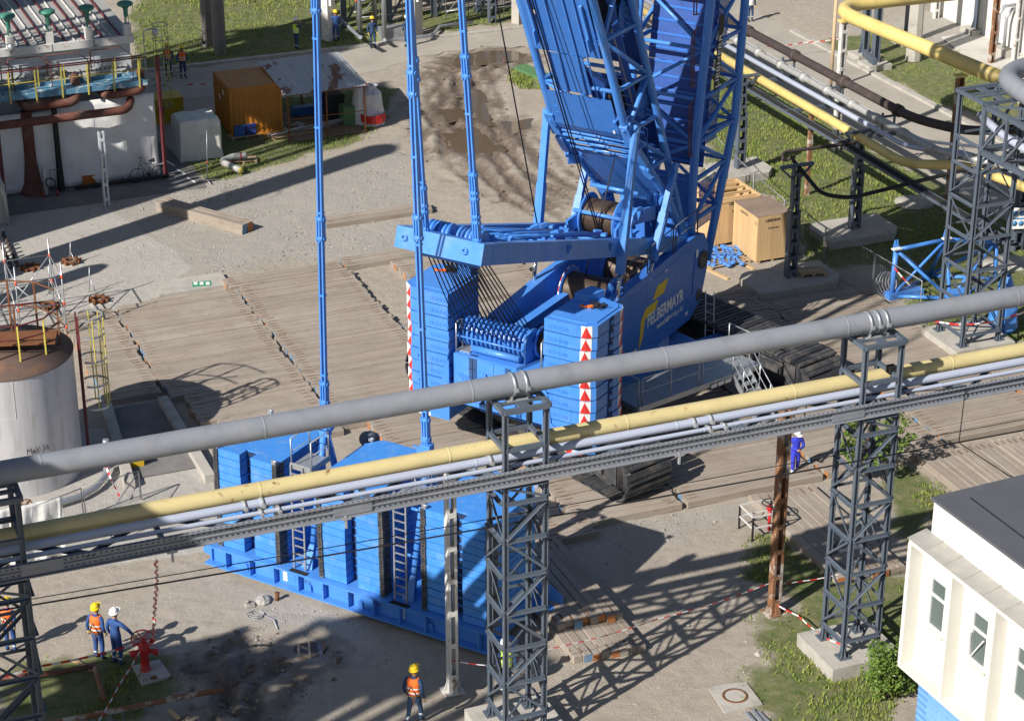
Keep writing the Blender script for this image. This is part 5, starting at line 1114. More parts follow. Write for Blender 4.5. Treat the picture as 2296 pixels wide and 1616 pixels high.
for k in range(6):
    y1 = -.07 - (k + 1) * 1.82 + .52; y0 = y1 + .72; zb, zt = 3.98, 5.5
    f = MB()
    for a, b in (((.30, y0, zb), (.38, y0 - .07, zt)), ((.30, y1, zb), (.38, y1 + .07, zt)), ((.303, y0 - .07, zt - .07), (.378, y1 + .07, zt)), ((.303, y0 - .07, zb), (.378, y1 + .07, zb + .07)), ((.303, y0 - .07, 4.92), (.378, y1 + .07, 4.99))): f.b2(a, b)
    w = f.build('window', 'pvc', of); p = MB(); p.b2((.345, y0 - .03, zb + .03), (.358, y1 + .03, zt - .03)); p.build('pane', 'glass', w); s_ = MB(); s_.b2((.20, y0 + .05, zb - .05), (.385, y1 - .04, zb - .01)); s_.build('sill', 'plaster_cream', w)
    if k == 1: p = MB(); p.bar((.24, y1 + .1, 4.86), (.30, y0 - .1, 4.1), .035, .035); p.bar((.29, y0 - .06, 4.08), (.20, y0 - .1, 4.86), .035, .04); p.build('open_sash', 'pvc', w)
tl = MB(); tl.box((0, 0, 0), (.03, .87, .097)); tme = tl.mesh('tile', 'tile_blue'); bw = MB(); bw.b2((.5, -14, 0), (12, -.3, OB - .12)); bwo = bw.build('base_wall', 'grout_blue', of)
for r_ in range(16):
    for k in range(15): place(tme, 'tile', bwo, (.485, -.35 - .43 - k * .88 - (.44 if r_ % 2 else 0), OB - .18 - r_ * .105))
mb = MB(); mb.b2((-.35, -4.9, 2.9), (.35, -5.7, 3.45)); mb.build('housing', 'pvc', of)

# ================================================================== lattice piece, crates and fence on the lawn
bl = thing('boom_section', 'blue tubular lattice crane section lying on the grass by the wide tower', 'lattice section', M(17.7, 2.4), MF.az)
cs = [(0, 0), (4.6, 1.6)]; a0 = Vector((.0, .3, .1)); ap = Vector((2.3, .2, 2.25)); a1 = Vector((.1, .4, 2.05)); b0 = Vector((4.9, .2, .1)); b1 = Vector((4.8, .3, 1.7)); f0 = Vector((1.9, -1.0, .2)); e0 = Vector((2.6, 1.6, .1))
for p, q, r in ((a1, ap, .085), (ap, b1, .085), (a0, a1, .11), (a0, f0, .08), (f0, b0, .08), (a0, e0, .08), (e0, b0, .08), (a1, f0, .07), (ap, f0, .08), (ap, e0, .07), (ap, a0, .06), (b1, f0, .06), (b1, e0, .06), (a1, e0, .06), (b0, b1, .1)):
    mb = MB(); mb.cyl(p, q, r, 10); mb.build('tube', 'blue', bl)
for p in (ap, a1, b1): mb = MB(); mb.ext([p + Vector((-.12, 0, .05)), p + Vector((-.05, 0, .42)), p + Vector((.0, 0, .22)), p + Vector((.06, 0, .42)), p + Vector((.16, 0, .05))], (0, .08, 0)); mb.box(p + Vector((-.05, -.12, .1)), (.4, .2, .05), 0, 1); mb.build('lug', ['blue', 'white_paint'], bl)
mb = MB(); mb.b2((-.2, .1, 0), (1.4, .6, .25)); mb.b2((1.6, -1.4, .05), (2.6, -.9, .55)); mb.build('base_beam', 'blue', bl)
mb = MB(); P = g(2245, 742); mb.lathe([(.45, 0), (.62, .25), (.5, .9), (.34, 1.5), (.30, 2.0), (.16, 2.35)], P, 10, sm=False); mb.box(P + Vector((.1, -.3, .7)), (.5, .5, 1.0), .4); single(mb, 'crane_jack', 'blue', 'blue tapered crane part standing on the grass behind the grey pipe', 'crane part', P)
def crate(name, label, u0, u1, v0, v1, h, open_=False):
    t_ = thing(name, label, 'crate', M((u0 + u1) / 2, (v0 + v1) / 2), MF.az, 'wooden crates'); X, Y = (u1 - u0) / 2, (v1 - v0) / 2
    def planks(axis, s, n):
        L = 2 * (X if axis == 'x' else Y); w = L / n; p = MB()
        p.box((0, 0, h / 2), (w - .006, .03, h) if axis == 'x' else (.03, w - .006, h)); me = p.mesh('plank', 'crate_wood')
        for i in range(n): q = -L / 2 + w * (i + .5); place(me, 'plank', t_, (q, s * Y, .12 + random.uniform(-.004, .004)) if axis == 'x' else (s * X, q, .12 + random.uniform(-.004, .004)))
    planks('x', -1, 10); planks('x', 1, 10); planks('y', -1, 13); planks('y', 1, 13)
    for x in (-X + .15, 0, X - .15): mb = MB(); mb.b2((x - .06, -Y, 0), (x + .06, Y, .12)); mb.build('skid', 'pallet', t_)
    if open_:
        for y in np.linspace(-Y + .3, Y - .3, 4): mb = MB(); mb.b2((-X, y - .06, h + .02), (X, y + .06, h + .10)); mb.build('slat', 'crate_wood', t_)
        for s in (-1, 1): mb = MB(); mb.b2((s * X - .04, -Y, h + .02), (s * X + .04, Y, h + .13)); mb.build('rim', 'crate_wood', t_); mb = MB(); mb.b2((-X + .04, s * Y - .04, h + .02), (X - .04, s * Y + .04, h + .13)); mb.build('rim', 'crate_wood', t_)
        mb = MB(); mb.bar((X - .05, -Y, .3), (X - .05, Y, h), .05, .1); mb.bar((-X + .06, Y - .3, .2), (-X + .06, -Y, h), .05, .1); mb.build('brace', 'crate_wood', t_); mb = MB(); mb.b2((-X + .03, -Y + .03, .12), (X - .03, Y - .03, .2)); mb.build('floor', 'crate_lid', t_)
    else:
        n = 9; w = 2 * Y / n; p = MB(); p.box((0, 0, 0), (2 * X + .08, w - .006, .03)); me = p.mesh('lid_plank', 'crate_lid')
        for i in range(n): place(me, 'lid_plank', t_, (0, -Y + w * (i + .5), h + .14))
    tx = MB(); put_text(tx, 'LIEBHERR', .17, (-.45, -Y - .02, h - .12), (1, 0, 0), (0, 0, 1), .002, bold=.004); put_text(tx, 'EHINGEN', .12, (-.3, -Y - .02, h - .45), (1, 0, 0), (0, 0, 1), .002); tx.build('lettering', 'ink', t_)
    tx = MB(); put_text(tx, 'LIEBHERR', .17, (-X - .02, .5, h - .12), (0, -1, 0), (0, 0, 1), .002); put_text(tx, '11', .24, (-X - .02, -Y + .25, h - .25), (0, -1, 0), (0, 0, 1), .002); tx.build('lettering', 'ink', t_)
crate('wooden_crate', 'closed pale wooden crate with grey plank lid in front of the open crate', 14.35, 15.95, 8.0, 10.1, 1.95)
crate('wooden_crate', 'open pale wooden crate with slats across its top beside the boom', 13.6, 15.75, 10.35, 12.6, 1.95, True)
def pallet(name, label, P, rz, L=1.2, W=.8, group=None, cat='pallet'):
    t_ = thing(name, label, cat, P, rz, group); b = MB(); b.box((0, 0, .11), (L, .10, .022)); me = b.mesh('board', 'pallet'); n = 7
    for i in range(n): place(me, 'board', t_, (0, -W / 2 + W * (i + .5) / n, 0))
    for x in (-L / 2 + .06, 0, L / 2 - .06): mb = MB(); mb.b2((x - .05, -W / 2, 0), (x + .05, W / 2, .1)); mb.build('runner', 'pallet', t_)
    return t_
pallet('wooden_pallet', 'wooden pallet under the heap of blue links by the crates', g(1618, 585), MF.az + .1, 2.0, 1.5)
for i in range(14):
    P = g(1590 + (i % 7) * 11 + random.uniform(-2, 2), 562 + (i // 7) * 18 + (i % 3) * 3, .14); a = MF.az + 1.2 + random.uniform(-.25, .25); d = Vector((math.cos(a), math.sin(a), 0)) * .45; mb = MB()
    mb.bar(P - d, P + d, .09, .07); mb.cyl(P - d + Vector((0, 0, -.04)), P - d + Vector((0, 0, .07)), .12, 10); mb.cyl(P + d + Vector((0, 0, -.04)), P + d + Vector((0, 0, .07)), .12, 10)
    single(mb, 'link_plate', 'blue', 'blue steel link plate in the heap on the pallet', 'link plate', P, 'blue link plates heaped on the pallet')
pallet('wooden_pallet', 'small brown pallet on the concrete footing of the near column', g(1818, 612, .38), MF.az - .2, 1.1, .8)
for i, (x, y, a) in enumerate(((1600, 612, -.9), (1660, 590, -1.0))): mb = MB(); P = g(x, y); d = Vector((math.cos(a), math.sin(a), 0)); mb.bar(P - d * .9, P + d * .9, .14, .12); single(mb, 'wood_batten', 'crate_wood', ('loose wooden batten lying left of the pallet', 'loose wooden batten lying in front of the closed crate')[i], 'batten', P)
fl = [(17.9, 19.5), (17.3, 16.3), (16.85, 13.0), (16.5, 9.6), (16.55, 6.2), (16.9, 2.9), (17.1, -.3)]
for i, (a, b) in enumerate(zip(fl[:-1], fl[1:])):
    A, B = M(*a), M(*b); d = (B - A); L = d.length; t_ = thing('fence_panel', 'mobile wire fence panel, number %s of the row counted from the boom' % ('one two three four five six'.split()[i]), 'fence panel', A, math.atan2(d.y, d.x), 'mobile fence panels on the lawn')
    mb = MB(); mb.tube([(.04, 0, .1), (.04, 0, 2.0), (L - .04, 0, 2.0), (L - .04, 0, .1), (.04, 0, .1)], .021, 6); mb.build('frame', 'fence_wire', t_)
    mb = MB()
    for k in range(int(L / .16)): mb.tube([(.1 + k * .16, 0, .12), (.1 + k * .16, 0, 1.98)], .0028, 3, cap=False)
    for k in range(7): mb.tube([(.05, 0, .2 + k * .29), (L - .05, 0, .2 + k * .29)], .0028, 3, cap=False)
    o = mb.build('mesh_wire', 'fence_wire', t_); o['kind'] = 'stuff'
    mb = MB(); mb.box((0, 0, .06), (.24, .6, .12)); mb.build('foot_block', 'concrete', t_)
cc = MB(); P = g(1985, 662)
for k in range(5): cc.ring(P + Vector((.08 * k, .05 * k, .5)), .5 - .04 * k, .025, 24, 5, axis=(.4 + .1 * k, -.8, .35))
single(cc, 'cable_coil', 'cable_grey', 'coil of grey cable leaning at the edge of the timber deck', 'cable coil', P)
t_ = laced('laced_column', 'dark laced column with a blue sign at the right edge', 'column', g(2278, 560), MF.az, .42, .34, 5.5, 'steel_grey', nb=9)
sg = thing('safety_sign', 'blue and white safety sign board on the laced column at the right edge', 'sign', g(2278, 560) + Vector((0, -.35, 1.1)), .1); mb = MB(); mb.b2((-.45, -.02, 0), (.45, 0, .95)); mb.build('board', 'white_paint', sg)
mb = MB()
for i in range(3):
    for k in range(2): mb.lathe([(0, .006), (.125, .006), (.125, 0)], (-.29 + i * .29, -.022, .25 + k * .45), 14, axis=(0, -1, 0))
mb.b2((-.45, -.026, .43), (.45, -.021, .50)); mb.build('pictogram', 'sign_blue', sg)
for i, (x, y) in enumerate(((2050, 455), (2262, 590), (2240, 595))): P = g(x, y); mb = MB(); mb.lathe([(.9, 0), (.88, .06), (0, .07)], P, 14); single(mb, 'manhole_slab', 'concrete', ('round pale slab in the grass beyond the fence', 'round slab in the grass at the right edge', 'second round slab beside the sign column')[i], 'slab', P)

# ================================================================== tank with ladder cage
TC = M(-17.75, 1.3); TR, TH = 2.24, 4.36
tk = thing('storage_tank', 'grey cylindrical tank lettered MeV 16 with rusty roof and caged ladder', 'tank', TC, 0)
mb = MB(); mb.lathe([(TR, 0), (TR, TH)], (0, 0, 0), 64); mb.build('shell', 'tank_paint', tk)
mb = MB(); mb.lathe([(TR + .03, TH - .02), (TR + .03, TH + .03), (0, TH + .16)], (0, 0, 0), 64); mb.build('roof', 'tank_roof', tk)
for z in (1.45, 2.95): mb = MB(); mb.lathe([(TR, z - .015), (TR + .008, z), (TR, z + .015)], (0, 0, 0), 64); mb.build('weld_seam', 'tank_paint', tk)
for a, z0, z1 in ((-1.25, 2.95, TH), (-1.9, 1.45, 2.95), (-1.45, 0, 1.45)): mb = MB(); mb.bar((TR * math.cos(a), TR * math.sin(a), z0), (TR * math.cos(a), TR * math.sin(a), z1), .02, .02); mb.build('weld_seam', 'tank_paint', tk)
ca = math.atan2(-TC.y, -TC.x) + .34; tx = MB(); ex = Vector((-math.sin(ca), math.cos(ca), 0)); nrm = Vector((math.cos(ca), math.sin(ca), 0)); put_text(tx, 'MeV 16', .30, nrm * (TR + .03) - ex * .42 + Vector((0, 0, 1.62)), ex, (0, 0, 1), .003, wide=.85); tx.build('lettering', 'ink', tk)
LCn = M(-15.22, 1.15) - TC; out = Vector((LCn.x, LCn.y, 0)).normalized(); tan = Vector((-out.y, out.x, 0)); lb = out * (TR + .22)
mb = MB()
for s in (-1, 1): mb.bar(lb + tan * .24 * s + Vector((0, 0, .2)), lb + tan * .24 * s + Vector((0, 0, 5.4)), .05, .05)
for k in range(18): z = .4 + k * .28; mb.cyl(lb - tan * .24 + Vector((0, 0, z)), lb + tan * .24 + Vector((0, 0, z)), .014, 6)
mb.build('ladder', 'maroon', tk)
hoops = [2.0, 2.85, 3.75, 4.65, 5.3]
for z in hoops:
    mb = MB(); c0 = lb + out * .42; pts = [c0 + (out * math.cos(t) + tan * math.sin(t)) * .46 + Vector((0, 0, z)) for t in np.linspace(-2.3, 2.3, 16)]
    for p, q in zip(pts[:-1], pts[1:]): mb.bar(p, q, .025, .07)
    mb.build('cage_hoop', 'galv', tk)
for t in (-1.5, -.75, 0, .75, 1.5): mb = MB(); c0 = lb + out * .42 + (out * math.cos(t) + tan * math.sin(t)) * .455; mb.bar(c0 + Vector((0, 0, 2.0)), c0 + Vector((0, 0, 5.3)), .07, .03); mb.build('cage_strip', 'yellow_rail', tk)
pf = MB(); A = M(-17.1, .0) - TC; B = M(-16.1, 1.9) - TC; pf.prism([off2(M(u, v) - TC) for u, v in ((-18.6, 1.1), (-16.2, .4), (-15.9, 1.5), (-18.3, 2.2))], TH + .42, TH + .46); pf.build('roof_walkway', 'rust', tk)
for i, (u, v) in enumerate(((-19.0, .7), (-18.2, .45), (-17.4, .2), (-16.5, .5), (-15.9, 1.2), (-18.3, 2.2), (-17.2, 2.0))): P = M(u, v) - TC; mb = MB(); mb.bar(P + Vector((0, 0, TH + .05)), P + Vector((0, 0, TH + 1.35)), .07, .05); mb.build('rail_post', 'yellow_rail' if i < 4 else 'rust', tk)
mb = MB(); P = [M(u, v) - TC + Vector((0, 0, TH + 1.35)) for u, v in ((-19.0, .7), (-18.2, .45), (-17.4, .2), (-16.5, .5), (-15.9, 1.2))]; mb.tube(P, .03, 6); mb.tube([p - Vector((0, 0, .5)) for p in P], .025, 6); P2 = [M(u, v) - TC + Vector((0, 0, TH + 1.35)) for u, v in ((-18.9, 2.3), (-18.3, 2.2), (-17.2, 2.0), (-16.2, 1.9))]; mb.build('handrail', 'maroon', tk); mb = MB(); mb.tube(P2, .03, 6); mb.build('handrail', 'maroon', tk)
for i, (u, v) in enumerate(((-18.9, 2.3), (-18.2, 2.7), (-17.2, 2.9), (-16.4, 2.4))): P = M(u, v) - TC; mb = MB(); mb.bar(P + Vector((0, 0, TH + .05)), P + Vector((0, 0, TH + 1.9)), .06, .06); mb.build('roof_post', 'rust', tk)
for z in (1.0, 1.9): mb = MB(); mb.tube([M(u, v) - TC + Vector((0, 0, TH + z)) for u, v in ((-18.9, 2.3), (-18.2, 2.7), (-17.2, 2.9), (-16.4, 2.4), (-15.9, 1.5))], .028, 6); mb.build('roof_rail', 'rust', tk)
t_ = thing('tank_pipe', 'silver lagged pipe curving around the foot of the tank', 'pipe', g(240, 1045), 0, world=True); mb = MB(); mb.tube([g(237, 985, 1.2), g(240, 1040, .3), g(236, 1068, .22), g(215, 1092, .2), g(180, 1112, .2), g(130, 1128, .2), g(100, 1132, .3), g(94, 1150, .1)], .11, 12); mb.build('pipe_run', 'galv', t_)
mb = MB(); P = g(60, 1130, .35); mb.ring(P, .17, .02, 18, 6, axis=(.2, -1, .2)); mb.bar(P - Vector((.16, 0, 0)), P + Vector((.16, 0, 0)), .02); mb.bar(P - Vector((0, 0, .16)), P + Vector((0, 0, .16)), .02); mb.cyl(P, P + Vector((.05, .3, 0)), .03, 8); single(mb, 'gate_valve', 'rust', 'small rusty gate valve at the foot of the tank', 'valve', P)
# fence and tarpaulin in front of the tank
for i, ((x0, y0), (x1, y1)) in enumerate((((75, 1205), (190, 1160)), ((190, 1160), (318, 1120)), ((318, 1120), (250, 1220)))):
    A, B = g(x0, y0), g(x1, y1); d = B - A; L = d.length; t_ = thing('fence_panel', ('wire fence panel with hanging tarpaulin in front of the tank', 'wire fence panel with tape in front of the tank', 'wire fence panel set at an angle right of the tank')[i], 'fence panel', A, math.atan2(d.y, d.x), 'fence panels around the tank'); mb = MB(); mb.tube([(.04, 0, .05), (.04, 0, 1.1), (L - .04, 0, 1.1), (L - .04, 0, .05)], .022, 6); mb.build('frame', 'fence_wire', t_)
    mb = MB()
    for k in range(int(L / .14)): mb.tube([(.1 + k * .14, 0, .08), (.1 + k * .14, 0, 1.08)], .003, 3, cap=False)
    for k in range(4): mb.tube([(.05, 0, .2 + k * .28), (L - .05, 0, .2 + k * .28)], .003, 3, cap=False)
    o = mb.build('mesh_wire', 'fence_wire', t_); o['kind'] = 'stuff'
def cloth(name, label, A, B, z0, z1, amp, m, cat='tarpaulin', n=26, mrows=7, sag=0.0):
    d = (B - A); nn = Vector((-d.y, d.x, 0)).normalized(); rows_ = []
    for j in range(mrows + 1):
        f = j / mrows; row = []
        for i in range(n + 1):
            t = i / n; w = amp * (math.sin(t * 21 + f * 2) * .6 + math.sin(t * 47 + 1.3 * f) * .3 + math.sin(t * 9) * .5) * (.4 + .6 * f)
            row.append(A + d * t + nn * w + Vector((0, 0, z1 + (z0 - z1) * f - sag * math.sin(math.pi * t) * (1 - f))))
        rows_.append(row)
    mb = MB(); mb.sheet(rows_); o = single(mb, name, m, label, cat, A)
    md = o.modifiers.new('s', 'SOLIDIFY'); md.thickness = .015
    return o
cloth('tarpaulin', 'crumpled white tarpaulin hanging on the fence left of the tank pipe', g(-30, 1215), g(145, 1178), .02, 1.05, .10, 'tarp'); cloth('tarpaulin', 'white tarpaulin skirt on the ground below the bridge girder at left', g(-30, 1280), g(150, 1245), .0, .8, .12, 'tarp')
# scaffold frame behind the tank
sc_ = thing('scaffold', 'silver tube scaffold with orange couplers standing behind the tank', 'scaffold', M(-15.7, 12.3), MF.az)
XS, YS = (-3.6, -1.9, 0, 1.75), (-.9, 1.5)
for x in XS:
    for y in YS: mb = MB(); mb.tube([(x, y, 0), (x, y, 3.0 + .25 * ((x + y) % 2))], .028, 8); mb.build('upright', 'galv', sc_)
for y in YS:
    for z in (.5, 1.5, 2.6): mb = MB(); mb.tube([(-3.6, y, z), (1.75, y, z)], .026, 8); mb.build('ledger', 'galv', sc_)
for x in XS:
    for z in (1.5, 2.6): mb = MB(); mb.tube([(x, -.9, z), (x, 1.5, z)], .026, 8); mb.build('transom', 'galv', sc_)
for x in XS[1:]: mb = MB(); mb.tube([(x, -.9, .6), (x, 1.5, 2.5)], .024, 8); mb.build('diagonal', 'galv', sc_)
mb = MB(); mb.tube([(-1.9, -.9, .6), (0, -.9, 2.5)], .024, 8); mb.build('diagonal', 'galv', sc_)
for a_, b_ in (((-3.6, 1.5, .5), (-1.9, 1.5, 2.6)), ((0, 1.5, .5), (1.75, 1.5, 2.6)), ((0, -.9, 2.5), (1.75, -.9, .5))): mb = MB(); mb.tube([a_, b_], .024, 8); mb.build('diagonal', 'galv', sc_)
for x in XS:
    for y in YS:
        for z in (.5, 1.5, 2.6): mb = MB(); mb.cyl((x, y, z - .09), (x, y, z + .07), .042, 8); mb.build('coupler', 'scaf_red', sc_)
for i, (x, y) in enumerate(((160, 590), (222, 676), (68, 604), (112, 690))):
    P = g(x, y); t_ = thing('anchor_frame', ('rusty ring frame on the concrete near the gravel', 'rusty ring frame beside the timber deck edge', 'rusty ring frame beside the dark pegs', 'rusty ring frame behind the tank scaffold')[i], 'anchor frame', P, MF.az + .1 * i, 'rusty anchor frames'); mb = MB(); mb.b2((-.42, -.42, -.05), (.42, .42, .02)); mb.build('base', 'concrete_pale', t_); mb = MB(); mb.ring((0, 0, .12), .25, .07, 14, 6)
    for k in range(8): a = k * .785; mb.box((.36 * math.cos(a), .36 * math.sin(a), .1), (.13, .1, .14), a)
    mb.build('ring', 'rust', t_)
for i, (x, y, h) in enumerate(((157, 592, 1.0), (200, 655, 1.1), (110, 660, 1.3))): P = g(x, y); mb = MB(); mb.tube([P, P + Vector((.1, 0, h))], .022, 6); mb.tube([P + Vector((.05, 0, h * .6)), P + Vector((.35, -.2, 0))], .018, 6); single(mb, 'stake', 'galv', ('metal stake rising from the far ring frame', 'metal stake beside the deck edge with tape', 'metal stake behind the scaffold')[i], 'stake', P)
pg_ = thing('peg_foundation', 'pale foundation strip with two rows of dark pegs at the left edge', 'foundation', g(5, 590), 0, world=True); mb = MB(); mb.prism(gp((-60, 520), (8, 520), (40, 600), (-20, 625), (-60, 600)), 0, .15); mb.build('slab', 'concrete_pale', pg_)
for k in range(9):
    for s in (0, 1): P = g(8 + k * 3.9 - s * 14, 530 + k * 8.5 + s * 3, .15); mb = MB(); mb.cyl(P, P + Vector((0, 0, .22)), .07, 10); mb.build('peg', 'pipe_brown', pg_)
mb = MB(); P = g(0, 500); mb.box(P + Vector((-.4, .3, .9)), (1.2, 1.2, 1.8), MF.az); mb.tube([P + Vector((-1, -.2, 1.9)), P + Vector((.1, -.2, 1.85)), P + Vector((.35, -.2, 1.4)), P + Vector((.4, -.2, 0))], .10, 10); single(mb, 'pale_cabinet', 'concrete_pale', 'pale rounded cabinet with pipe at the left edge below the rusty column', 'cabinet', P)
mb = MB(); P = g(452, 636, .17); mb.box(P, (.75, .5, .012), MF.az - .2); o = single(mb, 'printed_sheet', 'green_print', 'green and white printed sheet lying on the slab', 'sheet', P)
mb = MB()
for i in range(3): mb.box(P + Vector((-.25 + .25 * i, .02, .009)), (.16, .3, .006), MF.az - .2)
mb.build('print', 'white_paint', o, off=P)
t_ = thing('yellow_tub', 'yellow box standing by the concrete step behind the tank', 'box', g(298, 1040), .3); mb = MB(); mb.b2((-.35, -.3, 0), (.35, .3, .35)); mb.b2((-.38, -.33, .35), (.38, .33, .4)); mb.build('body', 'gen_yellow', t_)

# ================================================================== process building at the upper left
pb = thing('process_building', 'grey process building with ribbed flat roof, louvres and blue catwalk', 'building', M(-10, 28.7, -.12), MF.az)
mb = MB(); mb.b2((-8, .55, .12), (3.1, 13, 6.45)); mb.build('wall', 'facade_grey', pb)
mb = MB(); mb.b2((-8, .35, 6.45), (3.3, 13, 6.62)); ro = mb.build('roof', 'roof_panel', pb)
for k in range(26): mb = MB(); x = -7.8 + k * .42; mb.b2((x - .022, .36, 6.62), (x + .022, 13, 6.70 + .03 * (k % 2))); mb.build('roof_rib', 'maroon' if k % 2 else 'white_post', ro)
for k in range(6): mb = MB(); x = -7.9 + k * 1.87; mb.b2((x, .25, 6.35), (x + 1.8, .42, 6.7)); mb.build('fascia', 'white_post', pb)
for k in range(5): mb = MB(); x = -8.0 + k * 2.2; mb.ext([(x, .54, 5.35), (x, .15, 4.75), (x, .2, 4.72), (x, .54, 5.28)], (2.1, 0, 0)); mb.build('louvre', 'roof_panel', pb); mb = MB()
lv = MB()
for k in range(5):
    x = -8.0 + k * 2.2
    for i in range(9):
        for j in range(3): lv.box((x + .25 + i * .2, .46 - j * .11, 5.225 - j * .17), (.10, .02, .07))
o = lv.build('louvre_slots', 'dark', pb); o['kind'] = 'stuff'
for k, x in enumerate((-7.6, -5.9, -4.2, -2.5, -.8, 1.2)):
    mb = MB(); mb.tube([(x, .30, 6.2), (x, .30, 5.35)], .03, 6); mb.tube([(x, .3, 6.2), (x + 1.4, .3, 6.2), (x + 1.8, -.1, 5.9), (x + 1.8, -.15, 4.3)], .025, 6)
    for z in (5.55, 5.85): mb.ring((x + .07, .22, z), .09, .014, 12, 5, axis=(.3, -1, .1))
    mb.build('steam_line', 'pipe_rusty', pb)
cw = MB(); cw.b2((-8, -.75, 4.78), (3.4, .2, 4.84)); cw.b2((-8, -.8, 4.62), (3.5, -.74, 4.86)); cw.b2((-8, .2, 4.8), (3.4, .24, 5.0)); cwo = cw.build('catwalk', 'catwalk_blue', pb)
for k in range(10): mb = MB(); x = -7.4 + k * 1.17; mb.bar((x, -.82, 4.5), (x, -.82, 5.95), .07, .06); mb.build('rail_post', 'yellow_rail', cwo); mb = MB(); mb.bar((x + .3, .12, 4.85), (x + .3, .12, 5.75), .07, .05); mb.build('rail_post', 'yellow_rail', cwo)
for z, y in ((5.95, -.82), (5.75, .12)): mb = MB(); mb.tube([(-8, y, z), (3.5, y, z)], .035, 8); mb.build('handrail', 'maroon', cwo)
mb = MB(); mb.tube([(-8, -.82, 5.4), (3.5, -.82, 5.4)], .022, 6); mb.build('knee_rail', 'yellow_rail', cwo)
for k in range(4):
    P = M(-12.3 + 1.77 * k, 29.2, 6.48); t_ = thing('roof_vent', ('leftmost green mushroom vent on the roof edge', 'second green mushroom vent from the left on the roof edge', 'third green mushroom vent from the left on the roof edge', 'green mushroom vent at the right end of the roof edge')[k], 'vent', P, MF.az, 'green roof vents')
    mb = MB(); mb.b2((-.16, -.2, -.2), (.16, .16, .62)); mb.build('box_post', 'white_post', t_); mb = MB(); mb.lathe([(.10, .95), (.11, 1.3), (.2, 1.42), (.34, 1.46), (.37, 1.53), (.33, 1.60), (.2, 1.65), (0, 1.66)], (0, 0, 0), 20); mb.build('hood', 'green_vent', t_)
    mb = MB()
    for a in (0, 2.1, 4.2): mb.bar((.11 * math.cos(a), .11 * math.sin(a), .6), (.09 * math.cos(a), .09 * math.sin(a), 1.0), .025)
    mb.cyl((0, 0, .62), (0, 0, 1.0), .02, 6); mb.build('stand', 'green_vent', t_)
for i, (u, v) in enumerate(((-12.95, 28.3), (-6.45, 28.3))): P = M(u, v, 4.73); mb = MB(); mb.tube([P, P + Vector((0, 0, 2.1)), P + Vector((.12, 0, 2.25)), P + Vector((.5, 0, 2.3))], .035, 8); mb.lathe([(.05, .1), (.14, .02), (.15, -.12), (.07, -.25), (0, -.26)], P + Vector((.55, 0, 2.22)), 12); single(mb, 'catwalk_lamp', 'galv', ('curved lamp post at the left end of the catwalk', 'curved lamp post at the right end of the catwalk')[i], 'lamp', P)
tpw = thing('tarpaulin_wall', 'tall white tarpaulin screen with pale seams hung under the catwalk', 'tarpaulin', M(-10, 28.15), MF.az)
rowsx = [[(x, .03 * math.sin(x * 3.1 + z) + .028 * math.sin(x * 4 + z * 3.3) + .03 * math.sin(z * 2.5 - x * 2) + .015 * math.sin(x * 9 - z * 5), z * (1 if x > -1 else .94)) for x in np.linspace(-6, 3.8, 60)] for z in np.linspace(4.02, .06, 14)]
mb = MB(); mb.sheet(rowsx); o = mb.build('sheet', 'tarp', tpw); o.modifiers.new('s', 'SOLIDIFY').thickness = .012
for x in (-4.8, -3.3, -1.8, -.4, .9, 2.2, 3.4):
    mb = MB(); mb.sheet([[(x + dx, -.022 + .03 * math.sin((x + dx) * 3.1 + z) + .028 * math.sin((x + dx) * 4 + z * 3.3) + .03 * math.sin(z * 2.5 - (x + dx) * 2) + .015 * math.sin((x + dx) * 9 - z * 5), z) for dx in (-.05, .05)] for z in np.linspace(3.95 * (1 if x > -1 else .94), .08, 14)]); mb.build('seam_strip', 'tarp_seam', tpw)
run('rusty_pipe', 'thick red brown rusty pipe running in front of the white tarpaulin', [(-18, 27.3, 3.6), (-7.6, 27.4, 3.62), (-7.2, 28.3, 3.9), (-8.3, 29.0, 4.3)], .19, 'pipe_rusty', 16)
run('rusty_pipe', 'rusty U shaped pipe bend below the catwalk at left', [(-12.2, 28.9, 4.4), (-12.1, 27.9, 4.12), (-9.7, 27.9, 4.12), (-9.6, 29.0, 5.0)], .21, 'pipe_rusty', 14); run('rusty_pipe', 'rusty U shaped pipe bend below the catwalk at right', [(-8.6, 28.9, 4.4), (-8.5, 27.9, 4.22), (-6.7, 27.9, 4.28), (-6.6, 29.0, 4.9)], .18, 'pipe_rusty', 14)
for i, (px, py, h, m, r0) in enumerate(((76, 432, 3.9, 'pipe_rusty', .34), (138, 428, 3.9, 'rubber', .17), (372, 400, 5.9, 'maroon', .10), (12, 455, 4.4, 'maroon', .09))):
    P = g(px, py); mb = MB(); mb.lathe([(r0 * (1.9 if i == 0 else 1), 0), (r0 * (1.2 if i == 0 else 1), .5), (r0 * .8, 1.5), (r0 * .75, h)] if i < 2 else [(r0, 0), (r0, h)], P, 12 if i < 2 else 4, sm=i < 2); single(mb, 'support_column', m, ('thick flared rusty brown column in front of the tarpaulin', 'slim dark grey column left of the orange box', 'maroon square post at the right end of the tarpaulin', 'maroon square post at the left edge of the picture')[i], 'column', P)
t_ = laced('grey_column', 'pale grey twin column carrying the rusty pipe in front of the tarpaulin', 'column', g(240, 462), MF.az, .24, .2, 3.5, 'facade_grey', nb=5)
mb = MB(); P = g(200, 412); mb.box(P + Vector((0, 0, .22)), (.62, .42, .44), MF.az); mb.box(P + Vector((0, 0, .45)), (.66, .46, .04), MF.az); single(mb, 'orange_chest', 'orange_box', 'orange tool chest on the ground in front of the tarpaulin', 'chest', P)
